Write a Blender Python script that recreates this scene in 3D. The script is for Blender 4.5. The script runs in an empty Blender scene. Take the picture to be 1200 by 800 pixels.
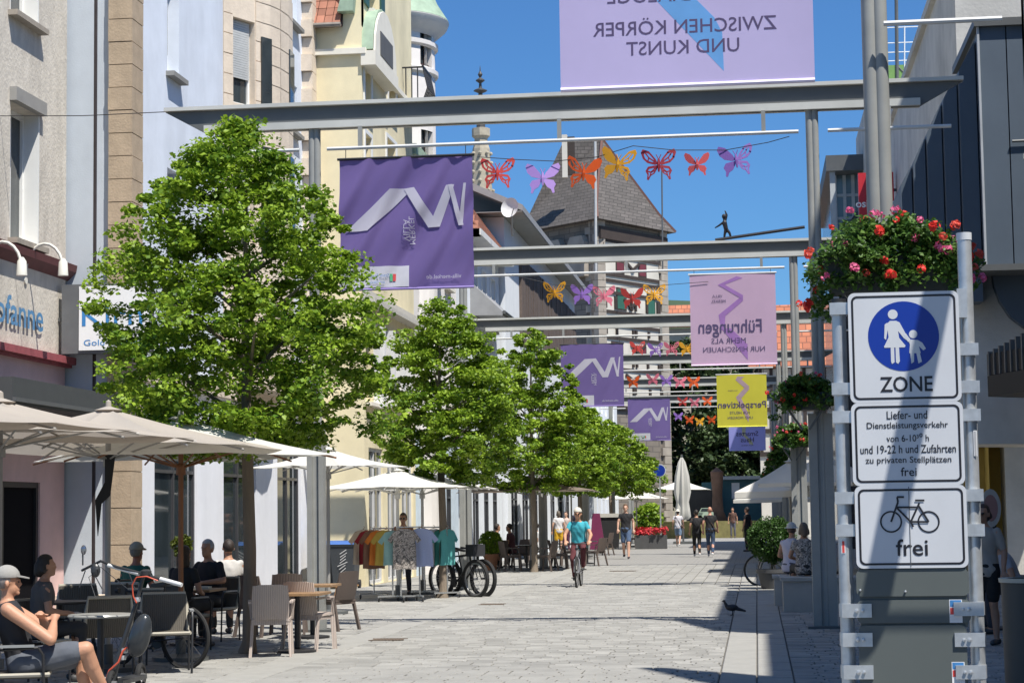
import bpy, math, random
import numpy as np
from mathutils import Vector, Matrix, noise
R = math.radians
random.seed(7)
rng = np.random.default_rng(11)
sc = bpy.context.scene
col = sc.collection
# ------------------------------------------------------------------ camera
F = 2300.0; EYE = 1.7
YAW, PITCH, ROLL = 0.1224996, 0.0867332, R(0.8)
cf = Vector((-math.sin(YAW)*math.cos(PITCH), math.cos(YAW)*math.cos(PITCH), math.sin(PITCH)))
r0 = Vector((math.cos(YAW), math.sin(YAW), 0)); u0 = r0.cross(cf)
cr = r0*math.cos(ROLL) - u0*math.sin(ROLL); cu = u0*math.cos(ROLL) + r0*math.sin(ROLL)
cam = bpy.data.cameras.new('camera'); camo = bpy.data.objects.new('camera', cam); col.objects.link(camo)
m = Matrix((cr, cu, -cf)).transposed().to_4x4(); m.translation = (0, 0, EYE)
camo.matrix_world = m
cam.sensor_width = 36; cam.lens = 36*F/1200; cam.clip_end = 4000; cam.clip_start = .1
sc.camera = camo
# ------------------------------------------------------------------ sky, sun, exposure
EL, AL = R(61), R(46)          # sun height; angle behind the line square to the street
S = Vector((math.cos(EL)*math.cos(AL), -math.cos(EL)*math.sin(AL), math.sin(EL)))
w = bpy.data.worlds.new('World'); sc.world = w; w.use_nodes = True
nt = w.node_tree; bg = nt.nodes['Background']
sky = nt.nodes.new('ShaderNodeTexSky'); sky.sky_type = 'NISHITA'; sky.sun_disc = False
sky.sun_elevation = EL; sky.sun_rotation = R(90) + AL; sky.air_density = 1.0; sky.dust_density = .6; sky.ozone_density = 4.5
tint = nt.nodes.new('ShaderNodeMix'); tint.data_type = 'RGBA'; tint.blend_type = 'MULTIPLY'; tint.inputs[0].default_value = 1; tint.inputs[7].default_value = (.47, .80, 1.12, 1)
nt.links.new(sky.outputs[0], tint.inputs[6]); nt.links.new(tint.outputs[2], bg.inputs[0]); bg.inputs[1].default_value = .084
sl = bpy.data.lights.new('sun', 'SUN'); sl.energy = 5.0; sl.angle = R(.5); sl.color = (1, .955, .88)
so = bpy.data.objects.new('sun', sl); col.objects.link(so)
so.rotation_euler = S.to_track_quat('Z', 'Y').to_euler(); so.location = (20, -20, 50)
sc.view_settings.view_transform = 'Standard'; sc.view_settings.look = 'None'
sc.view_settings.exposure = 0.45; sc.view_settings.gamma = 1
sc.cycles.max_bounces = 8; sc.cycles.transparent_max_bounces = 12

# ------------------------------------------------------------------ pixel of the photograph -> point of the place
def ray(px, py): return cr*((px-600)/F) + cu*((400-py)/F) + cf
def AY(px, py, Y):
    d = ray(px, py); return d*(Y/d.y) + Vector((0, 0, EYE))
def AX(px, py, X):
    d = ray(px, py); return d*(X/d.x) + Vector((0, 0, EYE))
def G(px, py, z=0.0):
    d = ray(px, py); return d*((z-EYE)/d.z) + Vector((0, 0, EYE))

# ------------------------------------------------------------------ materials
_m = {}
def mat(name, c, rough=.7, metal=0., var=.12, scale=3., bump=0., bscale=40., spec=.5, trans=0., dirt=0., stretch=(1, 1, 1), island=0., extra=None):
    if name in _m: return _m[name]
    mm = bpy.data.materials.new(name); mm.use_nodes = True; n = mm.node_tree.nodes; l = mm.node_tree.links
    b = n['Principled BSDF']; b.inputs['Roughness'].default_value = rough; b.inputs['Metallic'].default_value = metal
    b.inputs['Specular IOR Level'].default_value = spec
    tc = n.new('ShaderNodeTexCoord'); mp = n.new('ShaderNodeMapping'); mp.inputs['Scale'].default_value = stretch
    l.new(tc.outputs['Object'], mp.inputs[0])
    nz = n.new('ShaderNodeTexNoise'); nz.inputs['Scale'].default_value = scale; nz.inputs['Detail'].default_value = 6; nz.inputs['Roughness'].default_value = .6
    l.new(mp.outputs[0], nz.inputs[0])
    rp = n.new('ShaderNodeMapRange'); rp.inputs[1].default_value = .25; rp.inputs[2].default_value = .75
    rp.inputs[3].default_value = 1-var; rp.inputs[4].default_value = 1+var
    l.new(nz.outputs[0], rp.inputs[0])
    mx = n.new('ShaderNodeMix'); mx.data_type = 'RGBA'; mx.blend_type = 'MULTIPLY'; mx.inputs[0].default_value = 1
    mx.inputs[6].default_value = (*c, 1); l.new(rp.outputs[0], mx.inputs[7])
    out = mx.outputs[2]
    if island:
        g = n.new('ShaderNodeNewGeometry'); r2 = n.new('ShaderNodeMapRange'); r2.inputs[3].default_value = 1-island; r2.inputs[4].default_value = 1+island
        l.new(g.outputs['Random Per Island'], r2.inputs[0])
        m3 = n.new('ShaderNodeMix'); m3.data_type = 'RGBA'; m3.blend_type = 'MULTIPLY'; m3.inputs[0].default_value = 1
        l.new(out, m3.inputs[6]); l.new(r2.outputs[0], m3.inputs[7]); out = m3.outputs[2]
    if dirt:
        n2 = n.new('ShaderNodeTexNoise'); n2.inputs['Scale'].default_value = scale*.35; n2.inputs['Detail'].default_value = 8
        mp2 = n.new('ShaderNodeMapping'); mp2.inputs['Scale'].default_value = (1, 1, .22); l.new(tc.outputs['Object'], mp2.inputs[0]); l.new(mp2.outputs[0], n2.inputs[0])
        r3 = n.new('ShaderNodeMapRange'); r3.inputs[1].default_value = .45; r3.inputs[2].default_value = .8; r3.inputs[3].default_value = 1; r3.inputs[4].default_value = 1-dirt
        l.new(n2.outputs[0], r3.inputs[0])
        m4 = n.new('ShaderNodeMix'); m4.data_type = 'RGBA'; m4.blend_type = 'MULTIPLY'; m4.inputs[0].default_value = 1
        l.new(out, m4.inputs[6]); l.new(r3.outputs[0], m4.inputs[7]); out = m4.outputs[2]
    if extra: out = extra(n, l, tc, out, b)
    l.new(out, b.inputs['Base Color'])
    if bump:
        nb = n.new('ShaderNodeTexNoise'); nb.inputs['Scale'].default_value = bscale; nb.inputs['Detail'].default_value = 4; l.new(mp.outputs[0], nb.inputs[0])
        bm_ = n.new('ShaderNodeBump'); bm_.inputs['Strength'].default_value = bump; bm_.inputs['Distance'].default_value = .02
        l.new(nb.outputs[0], bm_.inputs['Height']); l.new(bm_.outputs[0], b.inputs['Normal'])
    if trans:
        t = n.new('ShaderNodeBsdfTranslucent'); l.new(out, t.inputs[0]); ms = n.new('ShaderNodeMixShader'); ms.inputs[0].default_value = trans
        l.new(b.outputs[0], ms.inputs[1]); l.new(t.outputs[0], ms.inputs[2]); l.new(ms.outputs[0], n['Material Output'].inputs[0])
    _m[name] = mm; return mm
def brick_extra(c2, bw, bh, mortar=.012, coord='yz', off=.5, mcol=(.2, .18, .15), bump=.4, jit=.5):
    def f(n, l, tc, out, b):
        sx = n.new('ShaderNodeSeparateXYZ'); l.new(tc.outputs['Object'], sx.inputs[0])
        cx = n.new('ShaderNodeCombineXYZ')
        l.new(sx.outputs['XYZ'.index(coord[0].upper())], cx.inputs[0]); l.new(sx.outputs['XYZ'.index(coord[1].upper())], cx.inputs[1])
        t = n.new('ShaderNodeTexBrick'); l.new(cx.outputs[0], t.inputs[0]); l.new(out, t.inputs['Color1'])
        t.inputs['Color2'].default_value = (*c2, 1); t.inputs['Mortar'].default_value = (*mcol, 1)
        t.inputs['Scale'].default_value = 1; t.inputs['Brick Width'].default_value = bw; t.inputs['Row Height'].default_value = bh
        t.inputs['Mortar Size'].default_value = mortar; t.inputs['Mortar Smooth'].default_value = .3; t.offset = off
        bp = n.new('ShaderNodeBump'); bp.inputs['Strength'].default_value = bump; bp.inputs['Distance'].default_value = .03; bp.invert = True
        l.new(t.outputs['Fac'], bp.inputs['Height']); l.new(bp.outputs[0], b.inputs['Normal'])
        return t.outputs['Color']
    return f
STEEL = lambda: mat('grey_painted_steel', (.29, .295, .28), .5, .0, .12, 3, dirt=.32, bump=.08, bscale=8)
DSTEEL = lambda: mat('dark_grey_steel', (.1, .105, .105), .5, .0, .1, 3)
GALV = lambda: mat('galvanised_steel', (.55, .57, .58), .42, .6, .18, 14, dirt=.15)
BLACK = lambda: mat('black_metal', (.02, .02, .022), .45, 0, .1)
WHITEP = lambda: mat('white_window_paint', (.78, .78, .75), .5, 0, .03, 3)
def glass_mat():
    if 'window_glass' in _m: return _m['window_glass']
    g = mat('window_glass', (.03, .04, .045), .04, 0, .3, 1.2, spec=.9); return g
def mcol(name, c, **k): return mat(name, c, **k)

# ------------------------------------------------------------------ mesh building
ORG = {}
class MB:
    def __init__(s): s.v = []; s.f = []
    def add(s, vs, fs):
        n = len(s.v); s.v += [tuple(v) for v in vs]; s.f += [tuple(i+n for i in f) for f in fs]; return s
    def box(s, a, b):
        x0, y0, z0 = a; x1, y1, z1 = b
        return s.add([(x0,y0,z0),(x1,y0,z0),(x1,y1,z0),(x0,y1,z0),(x0,y0,z1),(x1,y0,z1),(x1,y1,z1),(x0,y1,z1)],
                     [(0,3,2,1),(4,5,6,7),(0,1,5,4),(1,2,6,5),(2,3,7,6),(3,0,4,7)])
    def obox(s, o, ax, ay, az):
        o, ax, ay, az = map(Vector, (o, ax, ay, az))
        vs = [o, o+ax, o+ax+ay, o+ay]; vs += [v+az for v in vs]
        fs = [(0,3,2,1),(4,5,6,7),(0,1,5,4),(1,2,6,5),(2,3,7,6),(3,0,4,7)]
        if ax.cross(ay).dot(az) < 0: fs = [f[::-1] for f in fs]
        return s.add(vs, fs)
    def bar(s, p, q, w, h=None, up=(0, 0, 1)):
        p, q = Vector(p), Vector(q); h = h or w; d = (q-p); up = Vector(up)
        if abs(d.normalized().dot(up)) > .98: up = Vector((0, 1, 0))
        x = d.cross(up).normalized(); y = x.cross(d).normalized()
        return s.obox(p - x*w/2 - y*h/2, x*w, y*h, d)
    def tube(s, pts, r, seg=8, cap=True):
        pts = [Vector(p) for p in pts]; n = len(pts); rs = r if isinstance(r, (list, tuple)) else [r]*n
        rings = []; px = None
        for i, p in enumerate(pts):
            d = (pts[min(i+1, n-1)] - pts[max(i-1, 0)]).normalized()
            if px is None:
                a = Vector((0, 0, 1)) if abs(d.z) < .9 else Vector((0, 1, 0)); x = d.cross(a).normalized()
            else: x = (px - d*px.dot(d)).normalized()
            px = x; y = d.cross(x)
            rings.append([p + (x*math.cos(2*math.pi*k/seg) + y*math.sin(2*math.pi*k/seg))*rs[i] for k in range(seg)])
        vs = [v for rg in rings for v in rg]; fs = []
        for i in range(n-1):
            for k in range(seg):
                k2 = (k+1) % seg; fs.append((i*seg+k, i*seg+k2, (i+1)*seg+k2, (i+1)*seg+k))
        if cap: fs += [tuple(range(seg))[::-1], tuple((n-1)*seg+k for k in range(seg))]
        return s.add(vs, fs)
    def lathe(s, prof, c=(0, 0, 0), seg=16, axis='z'):
        vs = []; fs = []; n = len(prof)
        for k in range(seg):
            a = 2*math.pi*k/seg
            for r, z in prof:
                p = (r*math.cos(a), r*math.sin(a), z)
                if axis == 'y': p = (p[0], p[2], p[1])
                if axis == 'x': p = (p[2], p[0], p[1])
                vs.append((c[0]+p[0], c[1]+p[1], c[2]+p[2]))
        for k in range(seg):
            k2 = (k+1) % seg
            for i in range(n-1): fs.append((k*n+i, k2*n+i, k2*n+i+1, k*n+i+1))
        return s.add(vs, fs)
    def prism(s, poly, d):          # poly: list of 3d points (planar), extruded by d
        p = [Vector(v) for v in poly]; d = Vector(d); n = len(p)
        nrm = Vector((0, 0, 0))
        for i in range(n): nrm += p[i].cross(p[(i+1) % n])
        f0 = tuple(range(n)); f1 = tuple(range(n, 2*n)); sides = [(i, (i+1) % n, (i+1) % n+n, i+n) for i in range(n)]
        if nrm.dot(d) > 0: fs = [f0[::-1], f1] + sides
        else: fs = [f0, f1[::-1]] + [q[::-1] for q in sides]
        return s.add(p + [v+d for v in p], fs)
    def sheet(s, poly): return s.add(poly, [tuple(range(len(poly)))])
    def ball(s, c, r, seg=10, rings=7):
        c = Vector(c); r = (r, r, r) if not isinstance(r, (tuple, list)) else r; vs = [c+Vector((0, 0, -r[2]))]; fs = []
        for i in range(1, rings):
            a = math.pi*i/rings - math.pi/2
            for k in range(seg):
                b = 2*math.pi*k/seg; vs.append(c + Vector((r[0]*math.cos(a)*math.cos(b), r[1]*math.cos(a)*math.sin(b), r[2]*math.sin(a))))
        vs.append(c+Vector((0, 0, r[2]))); top = len(vs)-1
        for k in range(seg):
            k2 = (k+1) % seg
            fs.append((0, 1+k2, 1+k)); fs.append((top, 1+(rings-2)*seg+k, 1+(rings-2)*seg+k2))
            for i in range(rings-2): fs.append((1+i*seg+k, 1+i*seg+k2, 1+(i+1)*seg+k2, 1+(i+1)*seg+k))
        return s.add(vs, fs)
    def build(s, name, material, parent=None, smooth=False, org=None):
        o_ = Vector((0, 0, 0))
        if parent is not None: o_ = ORG.get(parent.name, Vector((0, 0, 0)))
        elif org is not None: o_ = Vector(org)
        me = bpy.data.meshes.new(name)
        me.from_pydata([(v[0]-o_.x, v[1]-o_.y, v[2]-o_.z) for v in s.v], [], s.f); me.update()
        if smooth:
            me.polygons.foreach_set('use_smooth', [True]*len(me.polygons))
            if smooth != 'all': me.set_sharp_from_angle(angle=R(40))
        return link(name, me, material, parent, o_)
def link(name, me, material, parent=None, o_=Vector((0, 0, 0))):
    if material and not me.materials: me.materials.append(material)
    o = bpy.data.objects.new(name, me); col.objects.link(o)
    if parent is not None: o.parent = parent
    else: o.location = o_
    ORG[o.name] = Vector(o_); return o
def tag(o, label=None, cat=None, group=None, kind=None):
    if label: o['label'] = label
    if cat: o['category'] = cat
    if group: o['group'] = group
    if kind: o['kind'] = kind
    return o
def thing(name, label, cat, loc=(0, 0, 0), group=None):
    o = bpy.data.objects.new(name, None); col.objects.link(o); o.location = loc; o.empty_display_size = .2
    ORG[o.name] = Vector(loc); return tag(o, label, cat, group)
def kids(root): return [c for c in root.children]
def dup(root, loc=None, rotz=None, label=None, group=None, cat=None):
    def cp(o, par):
        c = o.copy(); col.objects.link(c)
        if par is not None: c.parent = par; c.matrix_parent_inverse = o.matrix_parent_inverse
        for k in o.children: cp(k, c)
        return c
    r = cp(root, None)
    if loc is not None: r.location = loc
    if rotz is not None: r.rotation_euler.z = rotz
    if label: r['label'] = label
    if group: r['group'] = group
    ORG[r.name] = Vector(r.location)
    return r
# text as geometry
_tc = {}
def text_mesh(t, bold=0.):
    k = (t, bold)
    if k in _tc: return _tc[k]
    cu_ = bpy.data.curves.new('t', 'FONT'); cu_.body = t; cu_.size = 1; cu_.align_x = 'CENTER'; cu_.align_y = 'CENTER'; cu_.resolution_u = 3; cu_.offset = bold
    ob = bpy.data.objects.new('t', cu_); col.objects.link(ob)
    dg = bpy.context.evaluated_depsgraph_get()
    me = bpy.data.meshes.new_from_object(ob.evaluated_get(dg))
    vs = [tuple(v.co) for v in me.vertices]; fs = [tuple(p.vertices) for p in me.polygons]
    bpy.data.objects.remove(ob); bpy.data.curves.remove(cu_); bpy.data.meshes.remove(me)
    xs = [v[0] for v in vs]; ys = [v[1] for v in vs]
    _tc[k] = (vs, fs, min(xs), max(xs), min(ys), max(ys)); return _tc[k]
def put_text(mb, t, c, width, u=(1, 0, 0), v=(0, 0, 1), mirror=False, bold=0., height=None, warp=None):
    vs, fs, x0, x1, y0, y1 = text_mesh(t, bold)
    s = width/(x1-x0); sy = s if height is None else height/(y1-y0); c, u, v = Vector(c), Vector(u), Vector(v)
    out = []
    for x, y, _ in vs:
        X = (x-(x0+x1)/2)*s*(-1 if mirror else 1); Y = (y-(y0+y1)/2)*sy
        p = c + u*X + v*Y
        if warp: p = warp(p)
        out.append(p)
    mb.add(out, [f[::-1] for f in fs] if mirror else fs)
# ------------------------------------------------------------------ walls with real openings
def wall(name, material, P0, u, L, z0, z1, opens, reveal=.22, parent=None):
    P0 = Vector((P0[0], P0[1], 0)); u = Vector((u[0], u[1], 0)).normalized(); n = Vector((u.y, -u.x, 0))
    us = sorted({0, L, *[a for o in opens for a in o[:2]]}); zs = sorted({z0, z1, *[a for o in opens for a in o[2:4]]})
    us = [a for a in us if 0 <= a <= L]; zs = [a for a in zs if z0 <= a <= z1]
    mb = MB(); P = lambda a, z, d=0: P0 + u*a + Vector((0, 0, z)) - n*d
    for i in range(len(us)-1):
        run = None
        for j in range(len(zs)-1):
            cu2, cz = (us[i]+us[i+1])/2, (zs[j]+zs[j+1])/2
            hole = any(o[0] < cu2 < o[1] and o[2] < cz < o[3] for o in opens)
            if not hole:
                if run is None: run = zs[j]
            if (hole or j == len(zs)-2) and run is not None:
                top = zs[j] if hole else zs[j+1]
                mb.sheet([P(us[i], run), P(us[i+1], run), P(us[i+1], top), P(us[i], top)]); run = None
    for (a, b, c, d) in [o[:4] for o in opens]:
        mb.sheet([P(a, c), P(a, d), P(a, d, reveal), P(a, c, reveal)]); mb.sheet([P(b, d), P(b, c), P(b, c, reveal), P(b, d, reveal)])
        mb.sheet([P(a, d), P(b, d), P(b, d, reveal), P(a, d, reveal)]); mb.sheet([P(b, c), P(a, c), P(a, c, reveal), P(b, c, reveal)])
    return mb.build(name, material, parent)
def window(parent, P0, u, a, b, c, d, reveal=.22, frame=.07, mull=1, trans=0, fm=None, blind=0, sill=None, curtain=False, name='window', surround=0, pane_m=None):
    P0 = Vector((P0[0], P0[1], 0)); u = Vector((u[0], u[1], 0)).normalized(); n = Vector((u.y, -u.x, 0)); fm = fm or WHITEP()
    P = lambda x, z, dd=0: P0 + u*x + Vector((0, 0, z)) - n*dd
    mb = MB(); t = .06; rv = reveal-.01
    def bx(x0, x1, z0_, z1_, dd=rv, th=t): mb.obox(P(x0, z0_, dd), u*(x1-x0), n*th, Vector((0, 0, z1_-z0_)))
    e = .002
    bx(a+e, a+frame, c+e, d-e); bx(b-frame, b-e, c+e, d-e); bx(a+frame, b-frame, c+e, c+frame); bx(a+frame, b-frame, d-frame, d-e)
    for k in range(mull):
        x = a + (b-a)*(k+1)/(mull+1); bx(x-frame*.4, x+frame*.4, c+frame, d-frame)
    for k in range(trans):
        z = c + (d-c)*.7; bx(a+frame, b-frame, z-.03, z+.03, rv, t-.004)
    w_ = mb.build(name, fm, parent)
    g = MB(); g.obox(P(a+frame, c+frame, rv), u*(b-a-2*frame), n*.012, Vector((0, 0, d-c-2*frame))); g.build('pane', pane_m or glass_mat(), w_)
    if blind:
        k = MB(); z = d-.02; zb = d-(d-c)*blind
        while z > zb:
            k.obox(P(a+frame*.7, z-.05, rv-t-.012), u*(b-a-frame*1.4), n*.012, Vector((0, 0, .042)) + n*.006); z -= .05
        k.build('blind', mat('blind_slats', (.55, .56, .55), .6), w_)
    if sill:
        k = MB(); k.obox(P(a-.08, c-.09, 0), u*(b-a+.16), n*.16, Vector((0, 0, .09-.003))); k.build('sill', sill, w_)
    if surround:
        k = MB(); sw = surround
        for x0, x1, z0_, z1_ in ((a-sw, a, c, d+sw), (b, b+sw, c, d+sw), (a, b, d, d+sw)):
            k.obox(P(x0, z0_, -.003), u*(x1-x0), n*.04, Vector((0, 0, z1_-z0_)))
        k.build('surround', fm, w_)
    return w_
def subdiv_print(vs, fs, step, ax=(0, 2)):
    import bmesh
    bm = bmesh.new(); bv = [bm.verts.new(v) for v in vs]
    for f in fs:
        try: bm.faces.new([bv[i] for i in f])
        except ValueError: pass
    for a in ax:
        lo = min(v[a] for v in vs); hi = max(v[a] for v in vs); x = math.floor(lo/step)*step + step
        while x < hi:
            no = [0, 0, 0]; no[a] = 1; co = [0, 0, 0]; co[a] = x
            bmesh.ops.bisect_plane(bm, geom=bm.verts[:]+bm.edges[:]+bm.faces[:], plane_co=co, plane_no=no); x += step
    bm.verts.index_update(); out = ([tuple(v.co) for v in bm.verts], [tuple(v.index for v in f.verts) for f in bm.faces]); bm.free(); return out
# ================================================================== GROUND
def gum(n, l, tc, out, b):
    v = n.new('ShaderNodeTexVoronoi'); v.inputs['Scale'].default_value = 2.6; l.new(tc.outputs['Object'], v.inputs[0])
    r = n.new('ShaderNodeMapRange'); r.inputs[1].default_value = .035; r.inputs[2].default_value = .055; r.inputs[3].default_value = .72; r.inputs[4].default_value = 1; l.new(v.outputs['Distance'], r.inputs[0])
    m = n.new('ShaderNodeMix'); m.data_type = 'RGBA'; m.blend_type = 'MULTIPLY'; m.inputs[0].default_value = 1; l.new(out, m.inputs[6]); l.new(r.outputs[0], m.inputs[7]); return m.outputs[2]
paveM = mat('grey_stone_pavers', (.29, .283, .262), .85, 0, .14, 2.3, bump=.25, bscale=60, island=.17, dirt=.16, extra=gum)
jointM = mat('dark_paving_joints', (.13, .12, .105), .95, 0, .2, 8)
slabM = mat('pale_stone_slabs', (.31, .303, .28), .85, 0, .1, 5, bump=.2, bscale=50, island=.09, dirt=.1)
farM = mat('far_paving', (.27, .264, .245), .85, 0, .1, 2, dirt=.1, extra=brick_extra((.27, .26, .245), .3, .16, .009, 'xy', .5, (.16, .15, .14), .15))
MB().box((-400, -60, -1.0), (400, 1500, -.03)).build('ground', farM)['kind'] = 'structure'
street = MB().sheet([(-16, 4, -.022), (9, 4, -.022), (9, 62, -.022), (-16, 62, -.022)]).build('street_paving', jointM); street['kind'] = 'structure'
MB().sheet([(-16, 62, -.006), (9, 62, -.006), (9, 170, -.006), (-16, 170, -.006)]).build('far_street_paving', farM)['kind'] = 'structure'
def paver_v(x0, x1, y0, y1, z, tl, g=.008, b=.008):
    x0 += g; x1 -= g; y0 += g; y1 -= g
    dz = [z + tl[0]*sx + tl[1]*sy for sx, sy in ((-1, -1), (1, -1), (1, 1), (-1, 1))]
    lo = [(x0, y0, -.02), (x1, y0, -.02), (x1, y1, -.02), (x0, y1, -.02)]
    mi = [(x0, y0, dz[0]-b), (x1, y0, dz[1]-b), (x1, y1, dz[2]-b), (x0, y1, dz[3]-b)]
    hi = [(x0+b, y0+b, dz[0]), (x1-b, y0+b, dz[1]), (x1-b, y1-b, dz[2]), (x0+b, y1-b, dz[3])]
    return lo+mi+hi
PF = [(8,9,10,11)] + [(4+i,4+(i+1)%4,8+(i+1)%4,8+i) for i in range(4)] + [(i,(i+1)%4,4+(i+1)%4,4+i) for i in range(4)]
GUT_L = lambda y: -5.62 - .0 * y       # line of pale slabs on the left
pav = []; slabs = []
y = 5.0; row = 0
while y < 62:
    h = .17 if y < 40 else .19
    x = -9.6 - random.random()*.25
    while x < 5.4:
        wd = random.choice((.22, .26, .3, .34)) if y < 45 else .3
        x1 = x + wd
        for lo, hi in ((-5.72, -5.2), (-.42, .33)):
            if x < lo < x1: x1 = lo
        if (-5.72 - 1e-6 <= x < -5.2 - 1e-6):
            x = -5.2; continue
        if (-.42 - 1e-6 <= x < .33 - 1e-6):
            x = .33; continue
        if x1 - x > .04: pav.append((x, x1, y, y+h))
        x = x1
    y += h
y = 5.0
while y < 62:
    L = random.uniform(.7, 1.05)
    slabs.append((-5.72, -5.2, y, y+L)); y += L
y = 5.2
while y < 62:
    L = random.uniform(.8, 1.1); slabs.append((-.42, -.04, y, y+L)); slabs.append((-.04, .33, y+.3, y+L+.28)); y += L
def tl(): return (random.gauss(0, .0012), random.gauss(0, .0012))
vis = []
for q in pav:
    cx, cy = (q[0]+q[1])/2, (q[2]+q[3])/2
    p = Vector((cx, cy, -EYE)); zc = p.dot(cf); px = 600+F*p.dot(cr)/zc; py = 400-F*p.dot(cu)/zc
    on = 230 < px < 985 and 690 < py < 806
    vis.append((on, cy, q))
ind = sorted([v for v in vis if v[0]], key=lambda v: v[1])[:300]; inds = {id(v[2]) for v in ind}
for v in ind:
    q = v[2]; me = bpy.data.meshes.new('paver'); me.from_pydata(paver_v(*q, random.gauss(0, .0015), tl()), [], PF); me.materials.append(paveM)
    o = bpy.data.objects.new('paver', me); col.objects.link(o); o.parent = street
def bulk(name, lst, material, parent, z0=0):
    V = []; Fc = []
    for q in lst:
        n = len(V); V += paver_v(*q, z0+random.gauss(0, .0015), tl()); Fc += [tuple(i+n for i in f) for f in PF]
    me = bpy.data.meshes.new(name); me.from_pydata(V, [], Fc); return link(name, me, material, parent)
bulk('pavers', [v[2] for v in vis if id(v[2]) not in inds], paveM, street)['kind'] = 'stuff'
ns = 0
for q in slabs:
    me = bpy.data.meshes.new('stone_slab'); me.from_pydata(paver_v(*q, .002+random.gauss(0, .0015), tl()), [], PF)
    link('stone_slab', me, slabM, street)
# rusty drain gratings in the paving
drainM = mat('rusty_drain_iron', (.16, .12, .09), .8, .2, .3, 12)
for px, py, wd in ((455, 749.5, .42), (730, 669, .7), (577, 708, .42)):
    p = G(px, py); mb = MB(); n = 9
    for k in range(n): mb.box((p.x-wd/2+k*wd/n, p.y-.14, .004), (p.x-wd/2+(k+.6)*wd/n, p.y+.14, .012))
    mb.box((p.x-wd/2-.03, p.y-.18, .006), (p.x+wd/2+.03, p.y-.14, .014)).box((p.x-wd/2-.03, p.y+.14, .006), (p.x+wd/2+.03, p.y+.18, .014))
    mb.build('drain_grating', drainM, street)

# ================================================================== GANTRIES
GY = [14.2, 28.5, 43.5, 59.5, 74.5, 88.5, 102.0]
PXL, PXR = -6.45, .93
def beam_mb(mb, Y, zb, zt, x0=-8.75, x1=3.1):
    hw = .11; ft = .055
    mb.box((x0, Y-hw, zt-ft), (x1, Y+hw, zt))                                   # top flange
    mb.box((x0+.62, Y-hw, zb), (x1-.62, Y+hw, zb+ft+.05))                        # lower flange
    return [(x0, Y-.03, zt-ft-.002), (x0+.62, Y-.03, zb+.0), (x1-.62, Y-.03, zb+.0), (x1, Y-.03, zt-ft-.002)]
def post(root, x, Y, zt):
    for sx in (-.037, .037):
        MB().lathe([(.0, 0), (.055, 0), (.055, zt-.0), (0, zt)], (x+sx, Y, 0), 14).build('post_tube', STEEL(), root, True)
    hw_ = .17 if x > 0 else .125; mb = MB(); mb.box((x-hw_, Y-.09, 0), (x-.05, Y+.09, 3.05)); mb.box((x+.05, Y-.09, 0), (x+hw_, Y+.09, 3.05)); mb.box((x-.049, Y-.05, 0), (x+.049, Y+.05, 3.04))
    mb.build('post_casing', STEEL(), root)
    MB().box((x-.25, Y-.2, 0), (x+.25, Y+.2, .035)).build('base_plate', DSTEEL(), root)
where = ['nearest to the viewer, its beam above the frame', 'whose beam carries the large butterfly garland', 'second in line, carrying the pink banner', 'third in line, with the middle violet banner',
         'fourth in line, carrying the yellow banner', 'fifth in line, with the small violet banner', 'farthest, carrying the small lavender banner']
for i, Y in enumerate(GY):
    root = thing('street_gantry', 'grey steel gantry across the street, ' + where[i], 'gantry', (PXR, Y, 0), 'steel gantries across the street')
    zb, zt = (7.46, 7.86) if i < 2 else (7.24, 7.63); rz_ = 7.13 if i < 2 else 6.99
    mb = MB(); wb = beam_mb(mb, Y, zb, zt); b = mb.build('beam', mat('sunlit_steel_flange', (.55, .55, .51), .5, 0, .08, 2, dirt=.2), root); MB().prism(wb, (0, .06, 0)).build('web', mat('dark_steel_web', (.115, .12, .118), .5, 0, .1, 2), b)  # flange colour lightened to imitate sunlight on the lower flange
    if i == 0:      # the near frame runs higher masts
        pass
    post(root, PXR, Y, zb); post(root, PXL, Y, zb)
    for j, (xa, xb) in enumerate(((-8.0, PXL-.2), (PXL+.22, PXR-.2), (PXR+.22, 2.9))):
        r_ = MB().tube([(xa, Y-.14, rz_), (xb, Y-.14, rz_)], .028, 8).build('rod', mat('pale_rod_paint', (.62, .62, .6), .4), root, True)
        hs = (xa+.5, (xa+xb)/2, xb-.5) if xb-xa > 4 else ((xa+xb)/2,)
        for hx in hs: MB().box((hx-.03, Y-.15, rz_), (hx+.03, Y-.09, zb+.0)).build('hanger', STEEL(), r_)
# cantilevered rod of the nearest gantry, lower down
p = AY(1036, 26, 14.0); q = AY(1175, 20, 14.0)
g0 = bpy.data.objects['street_gantry']
MB().tube([(p.x, 14.05, p.z), (q.x, 14.05, q.z)], .02, 8).build('side_rod', mat('pale_rod_paint', (0, 0, 0)), g0, True)

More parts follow.
